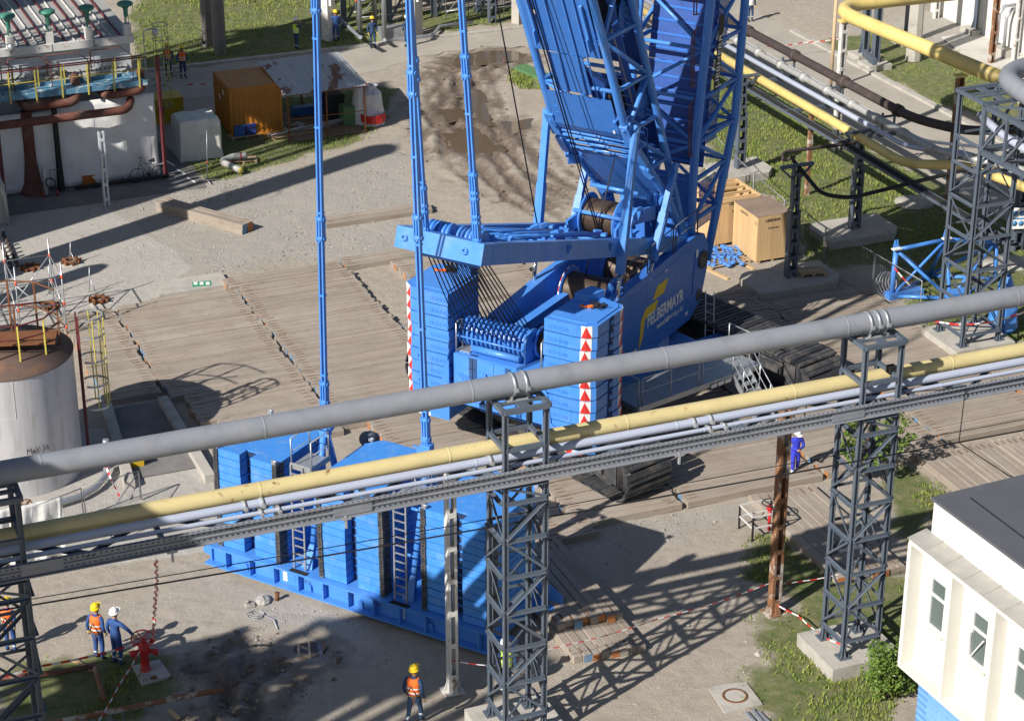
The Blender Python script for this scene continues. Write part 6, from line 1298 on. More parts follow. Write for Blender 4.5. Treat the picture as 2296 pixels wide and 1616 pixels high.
t_ = thing('gas_cart', 'gas bottle cart with coiled black hose beside the dark column', 'cart', g(112, 440), .2); mb = MB(); mb.lathe([(.11, .1), (.11, 1.2), (.05, 1.35), (.03, 1.5)], (-.15, 0, 0), 14); mb.build('bottle', 'galv', t_); mb = MB(); mb.tube([(.1, .1, .2), (.1, .1, 1.2), (.5, .1, 1.25)], .02, 6); mb.tube([(-.3, 0, .1), (.3, 0, .1)], .02, 6); mb.build('frame', 'steel_grey', t_)
for x in (-.3, .35): mb = MB(); mb.ring((x, -.05, .15), .13, .03, 16, 6, axis=(1, .2, 0)); mb.build('wheel', 'hydrant_red', t_)
mb = MB(); 
for k in range(4): mb.ring((.08, -.15 - .03 * k, .7), .22, .02, 18, 5, axis=(.2, 1, 0))
mb.build('hose', 'rubber', t_)
run('ground_pipe', 'dark pipes lying along the foot of the tarpaulin', [(-10.3, 27.6, .15), (-5.9, 27.6, .15)], .08, 'rubber', 10, fl=1.9)
def bicycle(label, P, rz, lean=.1):
    t_ = thing('bicycle', label, 'bicycle', P, rz); t_.rotation_euler = (lean, 0, rz)
    for x in (-.52, .52):
        mb = MB(); mb.ring((x, 0, .34), .33, .018, 26, 6, axis=(0, 1, 0)); o = mb.build('wheel', 'rubber', t_); mb = MB()
        for k in range(10): a = k * .628; mb.tube([(x, 0, .34), (x + .31 * math.cos(a), 0, .34 + .31 * math.sin(a))], .003, 3)
        mb.cyl((x, -.05, .34), (x, .05, .34), .025, 8); mb.build('spokes', 'galv', o)
    mb = MB(); hd = (-.36, 0, .86); bb = (.05, 0, .30); st = (.18, 0, .82)
    for a, b in ((hd, bb), (hd, st), (bb, st), (bb, (.52, 0, .34)), (st, (.52, 0, .34)), ((-.34, 0, .92), (-.52, 0, .34))): mb.tube([a, b], .018, 6)
    mb.build('frame', 'steel_grey', t_); mb = MB(); mb.tube([(-.34, 0, .92), (-.32, 0, 1.05), (-.3, -.26, 1.08), (-.12, -.3, 1.05)], .014, 6); mb.tube([(-.32, 0, 1.05), (-.3, .26, 1.08), (-.12, .3, 1.05)], .014, 6); mb.build('handlebar', 'rubber', t_)
    mb = MB(); mb.tube([(.18, 0, .82), (.2, 0, .95)], .014, 6); mb.lathe([(.03, -.14), (.09, .08), (.1, .14), (0, .16)], (.2, 0, .97), 10, axis=(1, 0, .05)); mb.build('saddle', 'rubber', t_); mb = MB(); mb.b2((.3, -.07, .72), (.75, .07, .75)); mb.build('rack', 'galv', t_); mb = MB(); mb.cyl((.05, -.1, .3), (.05, .1, .3), .07, 10); mb.bar((.05, .1, .3), (.12, .13, .16), .02); mb.bar((.05, -.1, .3), (-.02, -.13, .44), .02); mb.build('crank', 'rubber', t_)
bicycle('bicycle leaning on the tarpaulin at the foot of the process building', g(332, 404), MF.az + .05); bicycle('bicycle in the shade beside the twin concrete columns', g(455, 108), MF.az + 1.2)
t_ = thing('yellow_generator', 'yellow machine housing behind the maroon post', 'generator', g(372, 268), MF.az); mb = MB(); mb.b2((-.8, -.6, 0), (.8, .6, 1.2)); mb.b2((-.83, -.63, 1.2), (.83, .63, 1.26)); mb.b2((-.5, -.62, .4), (-.2, -.6, .9), 1); mb.build('housing', ['gen_yellow', 'dark'], t_)
t_ = thing('cage_ladder', 'yellow caged ladder at the right end of the catwalk', 'ladder', g(375, 300), MF.az)
for x, y in ((-.3, -.2), (.3, -.2), (-.3, .3), (.3, .3), (0, -.35)): mb = MB(); mb.bar((x, y, 1.4), (x, y, 5.6), .045, .03); mb.build('strip', 'yellow_rail', t_)
for z in (1.5, 2.6, 3.7, 4.8, 5.5): mb = MB(); mb.ring((0, 0, z), .38, .02, 16, 5); mb.build('hoop', 'catwalk_blue', t_)
# ================================================================== containers, shed and goods behind the gravel
ctn = thing('orange_container', 'weathered orange steel container beside the tin roof shed', 'container', M(-.4, 33.4), MF.az); X, Y, H = 1.28, 1.5, 2.55
mb = MB(); mb.b2((-X + .02, -Y + .02, .12), (X - .02, Y - .02, H - .04)); mb.build('shell', 'container_orange', ctn); mb = MB(); mb.b2((-X, -Y, H - .05), (X, Y, H)); mb.build('roof', 'container_orange', ctn)
for x in (-X, X):
    for y in (-Y, Y): mb = MB(); mb.box((x * .97, y * .975, H / 2), (.12, .12, H)); mb.build('corner_post', 'container_orange', ctn)
for s in (-1, 1): mb = MB(); mb.b2((-X, s * Y - .06, .02), (X, s * Y + .02, .16)); mb.b2((-X, s * Y - .05, H - .17), (X, s * Y + .015, H - .03)); mb.build('rail', 'container_orange', ctn)
rb_ = MB(); rb_.box((0, 0, 0), (.10, .035, H - .36)); rme = rb_.mesh('rib', 'container_orange')
for k in range(9): place(rme, 'rib', ctn, (-X + .22 + k * .265, -Y + .005, H / 2)); place(rme, 'rib', ctn, (-X + .005, -Y + .25 + k * .33, H / 2), (0, 0, math.pi / 2))
for k, (y, z) in enumerate(((-.3, 1.9), (.4, 1.5))): mb = MB(); mb.b2((-X - .02, y - .08, z), (-X - .012, y + .08, z + .25)); mb.build('label_plate', 'white_paint', ctn)
mb = MB(); mb.b2((.3, -Y - .02, .05), (.7, -Y + .03, .13)); mb.build('fork_pocket', 'dark', ctn)
shd = thing('open_shed', 'open shed with rusty corrugated tin roof beside the orange container', 'shed', M(2.75, 32.6), MF.az)
for k in range(5):
    x0 = -2.1 + k * .84; gr_ = []
    for y, z in ((-2.35, 2.42), (0, 2.62), (2.35, 2.8)): gr_.append([(x0 + i * .042, y, z + .02 * math.sin(i * math.pi / 2 * 1.0) + k * .006) for i in range(21)])
    mb = MB(); mb.sheet(gr_, sm=False); o = mb.build('roof_sheet', 'tin', shd); o.modifiers.new('s', 'SOLIDIFY').thickness = .006
for x in (-1.95, 0, 1.95):
    for y in (-2.1, 2.1): mb = MB(); mb.bar((x, y, 0), (x, y, 2.4 + (y > 0) * .3), .07); mb.build('post', 'rust', shd)
for y in (-2.1, 2.1): mb = MB(); mb.bar((-2, y, 2.34 + (y > 0) * .3), (2, y, 2.34 + (y > 0) * .3), .06, .08); mb.build('beam', 'rust', shd); mb = MB(); mb.bar((-2, y, 1.1), (2, y, 1.1), .04, .04); mb.build('rail', 'rust', shd)
mb = MB(); mb.b2((-1.95, -2.1, 0), (1.95, 2.1, .05)); mb.build('floor', 'crate_lid', shd)
mb = MB()
for k in range(26): mb.tube([(-1.9 + k * .15, 2.1, .05), (-1.9 + k * .15, 2.1, 2.5)], .004, 3, cap=False)
for k in range(10): mb.tube([(-1.9, 2.1, .2 + k * .24), (1.9, 2.1, .2 + k * .24)], .004, 3, cap=False)
o = mb.build('wire_mesh', 'fence_wire', shd); o['kind'] = 'stuff'
for i, (x, y, sz, m, lab) in enumerate(((1.2, .6, (.9, .8, 1.2), 'dark', 'black machine housing at the right inside the shed'), (.6, 1.0, (.5, .5, 1.3), 'box_navy', 'dark blue cabinet inside the shed'), (1.5, -.6, (.6, .8, .9), 'green_cover', 'green crate stack inside the shed'), (-.1, 1.5, (1.2, .5, .4), 'blue_box', 'blue tray at the back of the shed'))):
    P = M(2.75 + x, 32.6 + y, .05); mb = MB(); mb.box(P + Vector((0, 0, sz[2] / 2)), sz, MF.az); mb.box(P + Vector((0, 0, sz[2] + .02)), (sz[0] * .9, sz[1] * .9, .05), MF.az); mb.box(P + Vector((-.05, -.1, sz[2] * .5)), (sz[0] * 1.03, sz[1] * .8, .06), MF.az); single(mb, 'shed_goods', m, lab, 'goods', P)
def lumpy(name, label, P, prof, n, m, cat, amp=.12, seed=1):
    rnd = random.Random(seed); mb = MB(); rows_ = []
    for j, (r, z) in enumerate(prof): rows_.append([P + Vector((math.cos(2 * math.pi * k / n) * r * (1 + rnd.uniform(-amp, amp)), math.sin(2 * math.pi * k / n) * r * (1 + rnd.uniform(-amp, amp)), z + rnd.uniform(-.03, .03))) for k in range(n)]); rows_[-1].append(rows_[-1][0])
    mb.sheet(rows_, sm=False); return single(mb, name, m, label, cat, P)
lumpy('wrapped_bundle', 'bundle wrapped in clear plastic film right of the shed', M(5.45, 31.6), [(.62, 0), (.60, .5), (.5, .9), (.56, 1.2), (.5, 1.6), (.2, 1.85), (.28, 2.0), (.05, 2.02)], 16, 'plastic_film', 'bundle'); lumpy('wrapped_bundle', 'lower plastic wrapped bundle leaning on the shed corner', M(4.95, 31.9), [(.5, 0), (.52, .6), (.42, 1.2), (.25, 1.9), (.05, 2.0)], 14, 'plastic_film', 'bundle', seed=4)
lumpy('red_drum', 'red drum showing through the plastic wrapped bundle', M(5.4, 31.35), [(.63, .25), (.64, .3), (.64, .62), (.6, .66)], 16, 'hydrant_red', 'drum', .05, 7)
tb = thing('covered_box', 'large box under a beige tarpaulin left of the orange container', 'covered box', M(-3.8, 30.4), MF.az); mb = MB(); ring = []
for z, k in ((0, 1.06), (.5, 1.0), (1.2, .985), (1.85, .97), (1.95, .9)):
    row = []
    for i in range(48):
        t = i / 48 * 4; sgm = int(t); f = t - sgm; c4 = [(-1, -.85), (1, -.85), (1, .85), (-1, .85)]; a, b = c4[sgm], c4[(sgm + 1) % 4]; x = a[0] + (b[0] - a[0]) * f; y = a[1] + (b[1] - a[1]) * f; w = 1 + .018 * math.sin(i * 2.9 + z * 3) + .012 * math.sin(i * 1.3)
        row.append((x * k * w, y * k * w, z + .03 * math.sin(i)))
    row.append(row[0]); ring.append(row)
mb.sheet(ring); mb.add([p for p in ring[-1][:-1]], [tuple(range(48))]); mb.build('cover', 'tarp_beige', tb)
pp = thing('pipe_spool', 'pale pipe elbow with red bands lying on a pallet on the grass', 'pipe', g(530, 365), 0, world=True); mb = MB(); e = [g(553, 348, .45), g(520, 352, .35), g(502, 362, .3), g(540, 382, .25)]; mb.tube([e[0], e[1], e[2] + Vector((-.05, .1, 0)), e[2] + Vector((0, -.2, 0)), e[3]], .16, 14); mb.build('pipe_run', 'pipe_insul', pp)
for p, q in ((e[0], e[1]), (e[2], e[3])): mb = MB(); a = p + (q - p) * .35; d = (q - p).normalized(); mb.cyl(a - d * .05, a + d * .05, .168, 14); mb.build('band', 'maroon', pp)
mb = MB(); d = (e[3] - e[2]).normalized(); mb.lathe([(0, .012), (.15, .012), (.15, 0)], e[3], 14, axis=d); mb.build('end_cap', 'yellow_rail', pp)
pallet('wooden_pallet', 'pale pallet under the pipe elbow on the grass', g(545, 362), .2, 1.3, .7); pallet('wooden_pallet', 'pallet under the two blue boxes beside the container', g(548, 306), MF.az + .1, 1.5, .8)
for i, (x, m) in enumerate(((535, 'blue_box'), (560, 'box_navy'))): P = g(x, 303 - i * 4, .13); mb = MB(); mb.box(P + Vector((0, 0, .25)), (.52, .5, .5), MF.az); mb.box(P + Vector((0, 0, .52)), (.56, .54, .05), MF.az); single(mb, 'plastic_box', m, ('lighter blue box on the pallet beside the container', 'darker blue box on the pallet beside the container')[i], 'box', P)
P = g(465, 408); t_ = thing('scaffold_prop', 'single scaffold tube on a cross foot in front of the covered box', 'prop', P, MF.az); mb = MB(); mb.tube([(0, 0, 0), (.12, 0, 2.5)], .024, 8); mb.build('tube', 'galv', t_); mb = MB(); mb.tube([(-.55, 0, .08), (.55, 0, .08)], .024, 8); mb.tube([(0, -.5, .1), (0, .5, .1)], .024, 8); mb.build('foot', 'galv', t_); mb = MB(); mb.cyl((.03, 0, .9), (.04, 0, 1.0), .035, 8); mb.build('coupler', 'scaf_red', t_)
pallet('wooden_pallet', 'long low pallet with silver fittings in front of the shed', g(660, 300), MF.az + .05, 2.6, 1.2); rn = random.Random(5)
for i in range(14): P = g(650 + rn.uniform(-14, 32), 285 + rn.uniform(-9, 9), .2); mb = MB(); mb.ring(P, .10, .04, 12, 6, axis=(rn.uniform(-1, 1), rn.uniform(-1, 1), .6)); single(mb, 'pipe_fitting', 'galv', 'silver pipe fitting in the heap in front of the shed', 'fitting', P, 'silver fittings on the long pallet')
for i in range(9): A = g(600 + i * 8, 305 - i * 2, .2 + .03 * i); B = g(740 + i * 8, 282 - i * 3, .2 + .03 * i); mb = MB(); mb.tube([A, B], .025, 6); single(mb, 'steel_tube', 'galv', 'silver scaffold tube lying in front of the shed', 'tube', A, 'silver tubes lying in front of the shed')
mb = MB(); mb.prism(gp((1152, 158), (1178, 150), (1240, 176), (1215, 184)), 0, .18); single(mb, 'green_cover', 'green_cover', 'flat green cover lying in the grass behind the derrick', 'cover', g(1190, 168))
# ================================================================== people
def person(label, P, az, suit='suit_navy', vest=None, helmet='helmet_yellow', arms=None, lean=0.0, look=0.0, turn=0.0, stride=0.0, harness=False, gloves='glove', H=1.78, bow=0.0):
    k = H / 1.78; t_ = thing('person', label, 'person', P, az - math.pi / 2)
    lf = lambda z: lean * max(0, z - .9) / .6       # forward shift of the torso with height
    J = {}; V = []; E = []; Rr = []
    def j(n, co, r, par=None):
        J[n] = len(V); V.append(Vector(co) * k); Rr.append((r[0] * k, r[1] * k) if isinstance(r, tuple) else (r * k, r * k))
        if par: E.append((J[par], J[n]))
    j('pelvis', (0, 0, .95), (.155, .115)); j('waist', (0, lf(1.12), 1.12), (.145, .11), 'pelvis'); j('chest', (0, lf(1.34), 1.34), (.165, .12), 'waist'); j('shoul', (0, lf(1.45), 1.45), (.10, .09), 'chest'); j('neck', (0, lf(1.52) + .015, 1.53), .058, 'shoul')
    hx = math.sin(turn) * .03; hy = lf(1.6) + .03 - math.sin(look) * .03
    j('jaw', (hx, hy + .02, 1.60), .078, 'neck'); j('skull', (hx, hy + .01 - math.sin(look) * .03, 1.69), .098, 'jaw')
    for s, nm in ((-1, 'l'), (1, 'r')):
        st = stride * s
        j('hip' + nm, (s * .095, 0, .90), .10, 'pelvis'); j('knee' + nm, (s * .115, .03 + st * .6, .50), .072, 'hip' + nm); j('ank' + nm, (s * .12, -.02 + st * (1.0 if st > 0 else 1.25), .10 + (.05 if st < 0 else 0)), .055, 'knee' + nm); j('toe' + nm, (s * .135, .13 + st * (1.0 if st > 0 else 1.2), .045), .045, 'ank' + nm)
        sh = (s * .205, lf(1.42), 1.42); e, w = (arms or {}).get(nm, ((s * .27, -.04 + lf(1.15), 1.15), (s * .26, .08 + lf(.95), .92)))
        j('sh' + nm, sh, .068, 'chest'); j('el' + nm, e, .054, 'sh' + nm); j('wr' + nm, w, .042, 'el' + nm)
    me = bpy.data.meshes.new('body'); me.from_pydata(V, E, []); o = bpy.data.objects.new('body', me); COL.objects.link(o)
    md = o.modifiers.new('skin', 'SKIN'); md.use_smooth_shade = True
    sv = me.skin_vertices[0].data
    for i, r in enumerate(Rr): sv[i].radius = r
    sv[J['pelvis']].use_root = True
    o.modifiers.new('sub', 'SUBSURF').levels = 1
    bpy.context.view_layer.update(); bm = bpy.data.meshes.new_from_object(o.evaluated_get(bpy.context.evaluated_depsgraph_get())); bpy.data.objects.remove(o)
    bm.materials.clear()
    for m in (suit, 'skin', 'boot', 'reflect'): bm.materials.append(MT[m])
    hc = V[J['skull']]; an = [V[J['ankl']], V[J['ankr']]]
    for f in bm.polygons:
        c = f.center; f.use_smooth = True; f.material_index = 1 if c.z > 1.535 * k else (2 if c.z < .13 * k else (3 if .26 * k < c.z < .31 * k else 0))
    place(bm, 'body', t_)
    # face, helmet
    fd = Vector((math.sin(turn), math.cos(turn) * math.cos(look), math.sin(look))).normalized(); up = Vector((0, -math.sin(look), math.cos(look))); sd = fd.cross(up).normalized(); up = sd.cross(fd); hc = (V[J['skull']] + V[J['jaw']]) / 2
    mb = MB(); mb.ext([hc + fd * .085 * k + up * .02 + sd * .012, hc + fd * .085 * k + up * .02 - sd * .012, hc + fd * .115 * k - up * .015], -fd * .02); 
    for s in (-1, 1): mb.box(hc + fd * .088 * k + sd * s * .032 * k + up * .03 * k, (.018, .012, .01), 0, 1); mb.box(hc + sd * s * .09 * k, (.02, .03, .05))
    mb.bar(hc + fd * .085 * k - up * .045 * k - sd * .02, hc + fd * .085 * k - up * .045 * k + sd * .02, .008, .008, mi=2); mb.build('face', ['skin', 'hair', 'maroon'], t_)
    mb = MB(); mb.lathe([(.099 * k, -.03), (.103 * k, .02), (.10 * k, .05)], V[J['skull']] - up * .02, 14, axis=up); mb.build('hair', 'hair', t_)
    hh = V[J['skull']] + up * .015 * k; mb = MB(); mb.lathe([(.145 * k, .02), (.148 * k, .03), (.122 * k, .045), (.118 * k, .09), (.095 * k, .135), (.05 * k, .16), (0, .165)], hh, 18, axis=up); mb.ext([hh + fd * .11 * k + sd * .10 * k + up * .03 * k, hh + fd * .11 * k - sd * .10 * k + up * .03 * k, hh + fd * .20 * k - sd * .06 * k + up * .02 * k, hh + fd * .20 * k + sd * .06 * k + up * .02 * k], up * .012); mb.bar(hh - fd * .08 * k + up * .15 * k, hh + fd * .08 * k + up * .155 * k, .035, .02); mb.build('helmet', helmet, t_)
    # hands with five fingers
    for s, nm in ((-1, 'l'), (1, 'r')):
        w = V[J['wr' + nm]]; d = (w - V[J['el' + nm]]).normalized(); a = d.cross(Vector((0, 1, 0.2))).normalized(); b = a.cross(d).normalized(); mb = MB()
        mb.tube([w - d * .01, w + d * .04, w + d * .095], [.035 * k, .042 * k, .036 * k], 8)
        for q, L in ((-1.5, .07), (-.5, .085), (.5, .08), (1.5, .065)): p0 = w + d * .085 + a * q * .019; mb.tube([p0, p0 + d * L * .55 + b * .012, p0 + d * L * .85 + b * .035], [.0105, .010, .008], 6)
        p0 = w + d * .03 + a * -s * .03; mb.tube([p0, p0 + d * .035 - a * s * .025, p0 + d * .065 - a * s * .02 + b * .02], [.012, .011, .009], 6); mb.build('hand' if gloves == 'skin' else 'glove', gloves, t_)
    if vest:
        mb = MB(); rings = []
        for z, rx, ry in ((.98, .185, .145), (1.10, .18, .142), (1.20, .185, .148), (1.30, .198, .155), (1.38, .20, .155), (1.45, .165, .13), (1.485, .11, .10)):
            rings.append([Vector((math.cos(t) * rx, lf(z) + math.sin(t) * ry, z)) * k for t in np.linspace(0, 2 * math.pi, 21)])
        mb.sheet(rings); vo_ = mb.build('vest', vest, t_); vo_.modifiers.new('s', 'SOLIDIFY').thickness = .012
        for z, rx, ry in ((1.06, .196, .155), (1.20, .20, .162)):
            mb = MB(); mb.sheet([[Vector((math.cos(t) * rx, lf(z) + math.sin(t) * ry, z + dz)) * k for t in np.linspace(0, 2 * math.pi, 21)] for dz in (-.022, .022)]); mb.build('reflective_band', 'reflect', vo_)
    if harness:
        mb = MB()
        for s in (-1, 1): mb.tube([Vector((s * .10, lf(1.46) + .10, 1.46)) * k, Vector((s * .06, lf(1.48) - .02, 1.50)) * k, Vector((-s * .02, lf(1.25) - .17, 1.25)) * k, Vector((-s * .15, lf(1.0) - .12, .99)) * k], .016, 6)
        mb.ring(Vector((0, lf(1.0), .98)) * k, .18 * k, .02, 20, 6); mb.tube([Vector((.05, -.18, 1.0)) * k, Vector((.08, -.2, .8)) * k, Vector((.14, -.17, .98)) * k], .014, 6); mb.build('harness', 'strap_brown', t_)
    return t_
A_back = {'l': ((-.27, -.10, 1.14), (-.20, -.12, .92)), 'r': ((.27, -.10, 1.14), (.2, -.02, .92))}
person('worker in orange vest and yellow helmet with harness beside the hydrant man', g(224, 1478), R(62), 'suit_blue', 'vest_orange', 'helmet_yellow', {'l': ((-.30, -.06, 1.14), (-.30, -.02, .90)), 'r': ((.27, -.06, 1.14), (.24, .06, .93))}, look=.35, harness=True, H=1.82)
person('worker in blue overalls and white helmet reaching to the red hydrant wheel', g(265, 1490), R(58), 'suit_blue', None, 'helmet_white', {'l': ((-.28, -.02, 1.13), (-.27, .08, .90)), 'r': ((.42, .06, 1.27), (.62, .06, 1.16))}, look=.3, H=1.84, turn=.2)
person('worker in blue overalls with orange harness half hidden by the left tower', g(26, 1462), R(75), 'suit_blue', 'vest_orange', 'helmet_yellow', A_back, look=.2, harness=True)
person('worker in orange vest walking away at the bottom edge', g(930, 1622), R(64), 'suit_navy', 'vest_orange', 'helmet_yellow', {'l': ((-.28, -.08, 1.14), (-.27, .02, .90)), 'r': ((.30, -.10, 1.15), (.30, .0, .90))}, stride=.16, harness=True, look=.25, H=1.84)
person('worker in yellow vest and white helmet behind the middle lattice tower', g(1134, 1558), R(110), 'suit_navy', 'vest_yellow', 'helmet_white', A_back)
person('man in royal blue overalls and white helmet looking down at his phone', g(1781, 1068), R(-75), 'suit_royal', None, 'helmet_white', {'l': ((-.27, .02, 1.14), (-.06, .24, 1.16)), 'r': ((.27, .0, 1.14), (.05, .25, 1.13))}, look=-.55, stride=.10, gloves='skin')
ph = MB(); Pp = g(1781, 1068) + Vector((.08, -.30, 1.16)); ph.box(Pp, (.08, .02, .15), .3); single(ph, 'phone', 'rubber', 'black phone held by the man in royal blue', 'phone', Pp)
person('worker in orange vest with his back turned behind the yellow caged ladder', g(379, 172), R(110), 'suit_navy', 'vest_orange', 'helmet_yellow', A_back, H=1.76)
person('worker in orange vest facing the camera on the far road at left', g(411, 176), R(-60), 'suit_navy', 'vest_orange', 'helmet_yellow', H=1.76)
person('worker in yellow vest and white helmet raising both hands to his face', g(665, 112), R(30), 'suit_navy', 'vest_yellow', 'helmet_white', {'l': ((-.28, .12, 1.30), (-.09, .22, 1.56)), 'r': ((.28, .12, 1.30), (.09, .22, 1.56))}, look=.3, H=1.76)
person('worker in dark blue overalls standing in shade beside the flaking pillar', g(754, 92), R(-80), 'suit_blue', None, 'helmet_yellow', A_back, H=1.72)
person('worker in teal overalls and yellow helmet standing on the road edge', g(836, 108), R(-70), 'suit_navy', None, 'helmet_yellow', H=1.74, look=.2)
person('worker in striped dark jacket and white helmet behind the rear pendant', g(914, 106), R(120), 'suit_navy', None, 'helmet_white', H=1.74)
person('worker in grey overalls cut off by the top edge beside the boom', g(1682, 49), R(-70), 'suit_navy', 'reflect', 'helmet_white', H=1.76)

# ================================================================== hydrant, tapes, valve and small things in the foreground
hp = g(327, 1503); hy = thing('fire_hydrant', 'red pillar hydrant with large handwheel on a small concrete slab', 'hydrant', hp, .2)
mb = MB(); mb.lathe([(.17, 0), (.17, .05), (.125, .08), (.12, .55), (.15, .6), (.17, .75), (.15, .88), (.10, .95), (.06, 1.05)], (0, 0, 0), 20); mb.build('barrel', 'hydrant_red', hy)
for s, a in ((-1, 3.3), (1, -.25)):
    d = Vector((math.cos(a), math.sin(a) * .6, -.25)).normalized(); mb = MB(); mb.tube([Vector((0, 0, .72)), Vector((0, 0, .72)) + d * .26, Vector((0, 0, .72)) + d * .30, Vector((0, 0, .72)) + d * .42], [.07, .07, .1, .1], 12); ob = mb.build('outlet', 'hydrant_red', hy); mb = MB(); e = Vector((0, 0, .72)) + d * .42; mb.lathe([(0, .02), (.095, .02), (.095, 0)], e, 12, axis=d); mb.build('cap', 'galv', ob)
mb = MB(); mb.cyl((.2, .12, .85), (.28, .16, .98), .06, 10); mb.build('side_valve', 'hydrant_red', hy)
mb = MB(); mb.ring((0, 0, 1.1), .34, .022, 28, 6, axis=(.1, -.2, 1))
for k in range(6): a = k * math.pi / 3; mb.bar((0, 0, 1.07), (.33 * math.cos(a), .33 * math.sin(a), 1.1 + .06 * math.sin(a) - .03 * math.cos(a)), .03, .02)
mb.cyl((0, 0, 1.0), (0, 0, 1.1), .05, 10); mb.build('handwheel', 'red_paint', hy)
mb = MB(); P = g(338, 1513); mb.prism(gp((296, 1495), (358, 1480), (384, 1517), (318, 1538)), -.05, .05); o = single(mb, 'hydrant_slab', 'concrete', 'square concrete slab under the red hydrant', 'slab', P); mb = MB(); mb.lathe([(.11, .052), (.09, .058), (0, .056)], g(345, 1522), 14); mb.build('small_cover', 'rust', o, off=P)
def tape(label, pts, w=.06, seg=.22, wind=0.0):
    pts = [Vector(p) for p in pts]; t_ = thing('barrier_tape', label, 'tape', pts[0], 0, world=True); mb = MB(); k = 0; rem = 0
    fine = []
    for a, b in zip(pts[:-1], pts[1:]):
        n = max(1, int((b - a).length / seg)); sg_ = (b - a).length * .02
        for i in range(n): f = i / n; fine.append(a + (b - a) * f - Vector((0, 0, sg_ * math.sin(math.pi * f))))
    fine.append(pts[-1])
    for i, (a, b) in enumerate(zip(fine[:-1], fine[1:])): mb.bar(a, b, .006, w, (math.sin(i * wind), math.cos(i * wind) * .4, 1) if wind else (0, 0, 1), mi=i % 2)
    mb.build('strip', ['tape_red', 'tape_white'], t_); return t_
tape('red and white tape running left from the hydrant past the left tower', [g(-40, 1525, .75), g(95, 1492, .7), g(318, 1440, .78)], .075, .26); tape('red and white tape running from the hydrant to the bottom edge', [g(320, 1448, .8), g(270, 1530, .6), g(215, 1625, .5)], .06, .2)
tape('twisted red and white tape hanging from the girder to the hydrant', [g(349, 1252, 8.0), g(352, 1300, 6.2), g(348, 1340, 4.6), g(345, 1385, 2.6), g(345, 1432, 1.12)], .13, .16, 1.1)
tape('red and white tape from the white post past the middle tower', [g(1013, 1480, 1.0), g(1105, 1492, .9), g(1240, 1452, .85), g(1475, 1387, .85), g(1728, 1306, 1.0)], .032, .2); tape('red and white tape leaving the rusty post towards the office', [g(1738, 1308, 1.0), g(1800, 1302, .8), g(1880, 1287, .9)], .032, .2)
tape('orange and white tape from the rusty post down to the tower footing', [g(1733, 1350, .35), g(1790, 1380, .35), g(1848, 1428, .45), g(1900, 1448, .7)], .05, .24); tape('red and white tape around the wide tower at right', [g(2085, 718, 1.0), g(2150, 728, 1.0), g(2220, 722, 1.0), g(2310, 695, 1.1)], .07, .3)
tape('red and white tape across the far road near the bend of the yellow pipe', [g(1720, 105, .9), g(1800, 96, .8), g(1900, 84, .9)], .06, .3); tape('red and white tape along the far road at left', [g(420, 190, .9), g(490, 186, .8)], .06, .3)
tape('red and white tape dangling from a stake behind the tank', [g(236, 1042, .9), g(252, 1080, .6), g(268, 1112, .3)], .08, .14, .8); tape('red and white tape on the fence of the lawn', [g(2005, 600, 1.9), g(2040, 640, 1.2)], .06, .2)
vp = g(1710, 1192); vt = thing('valve_stand', 'red valve spindle with black wheel inside a small pipe frame', 'valve', vp, MF.az)
for x, y in ((-.6, -.4), (.55, -.4), (-.6, .5), (.55, .5)): mb = MB(); mb.bar((x, y, 0), (x, y, .85), .05); mb.build('frame_post', 'rubber', vt)
for a, b in (((-.6, -.4), (.55, -.4)), ((-.6, .5), (.55, .5)), ((-.6, -.4), (-.6, .5)), ((.55, -.4), (.55, .5))):
    for z in (.85, .45): mb = MB(); mb.bar((*a, z), (*b, z), .04); mb.build('frame_rail', 'white_post', vt)
mb = MB(); mb.cyl((.25, .05, 0), (.25, .05, .75), .05, 10); mb.lathe([(.05, .7), (.11, .75), (.11, .85), (.05, .92)], (.25, .05, 0), 12); mb.build('spindle', 'hydrant_red', vt); mb = MB(); mb.ring((.25, .05, 1.0), .26, .02, 24, 6)
for k in range(3): a = k * 2.09; mb.bar((.25, .05, .95), (.25 + .25 * math.cos(a), .05 + .25 * math.sin(a), 1.0), .025)
mb.build('wheel', 'rubber', vt)
mh = thing('manhole', 'round iron manhole in a worn concrete slab at the bottom', 'manhole', g(1648, 1563), 0, world=True); mb = MB(); mb.prism(gp((1588, 1545), (1608, 1538), (1672, 1530), (1710, 1580), (1625, 1600)), -.06, .045); mb.build('slab', 'concrete', mh); P = g(1648, 1562); mb = MB(); mb.lathe([(.37, .045), (.37, .056), (.30, .056), (.30, .050)], P, 28); mb.build('ring', 'rust', mh); mb = MB(); mb.lathe([(.29, .050), (0, .051)], P, 28); mb.build('lid', 'concrete', mh)
def groundpipe(label, pts, r, m): mb = MB(); pts = [g(*p) for p in pts]; mb.tube(pts, r, 10); single(mb, 'ground_pipe', m, label, 'pipe', pts[0])
groundpipe('long rusty white pipe lying near the bottom left corner', [(110, 1622, .25), (270, 1590, .28), (400, 1562, .3), (500, 1545, .3)], .085, 'rust_post'); groundpipe('rusty pipe lying across the weeds left of the hydrant', [(-20, 1520, .12), (130, 1507, .2), (212, 1492, .25)], .08, 'pipe_rusty'); groundpipe('short rusty pipe branching towards the long pipe', [(212, 1492, .25), (222, 1530, .18), (235, 1570, .15)], .07, 'rust_post')
for i, (x, y, a, L) in enumerate(((185, 1490, -.7, .9), (390, 1600, -.9, .5))): P = g(x, y, .08); d = Vector((math.cos(a), math.sin(a), 0)) * L / 2; mb = MB(); mb.bar(P - d, P + d, .12, .05); single(mb, 'plank', 'crate_wood', ('loose plank under the rusty pipe left of the hydrant', 'short plank under the long rusty pipe')[i], 'plank', P)
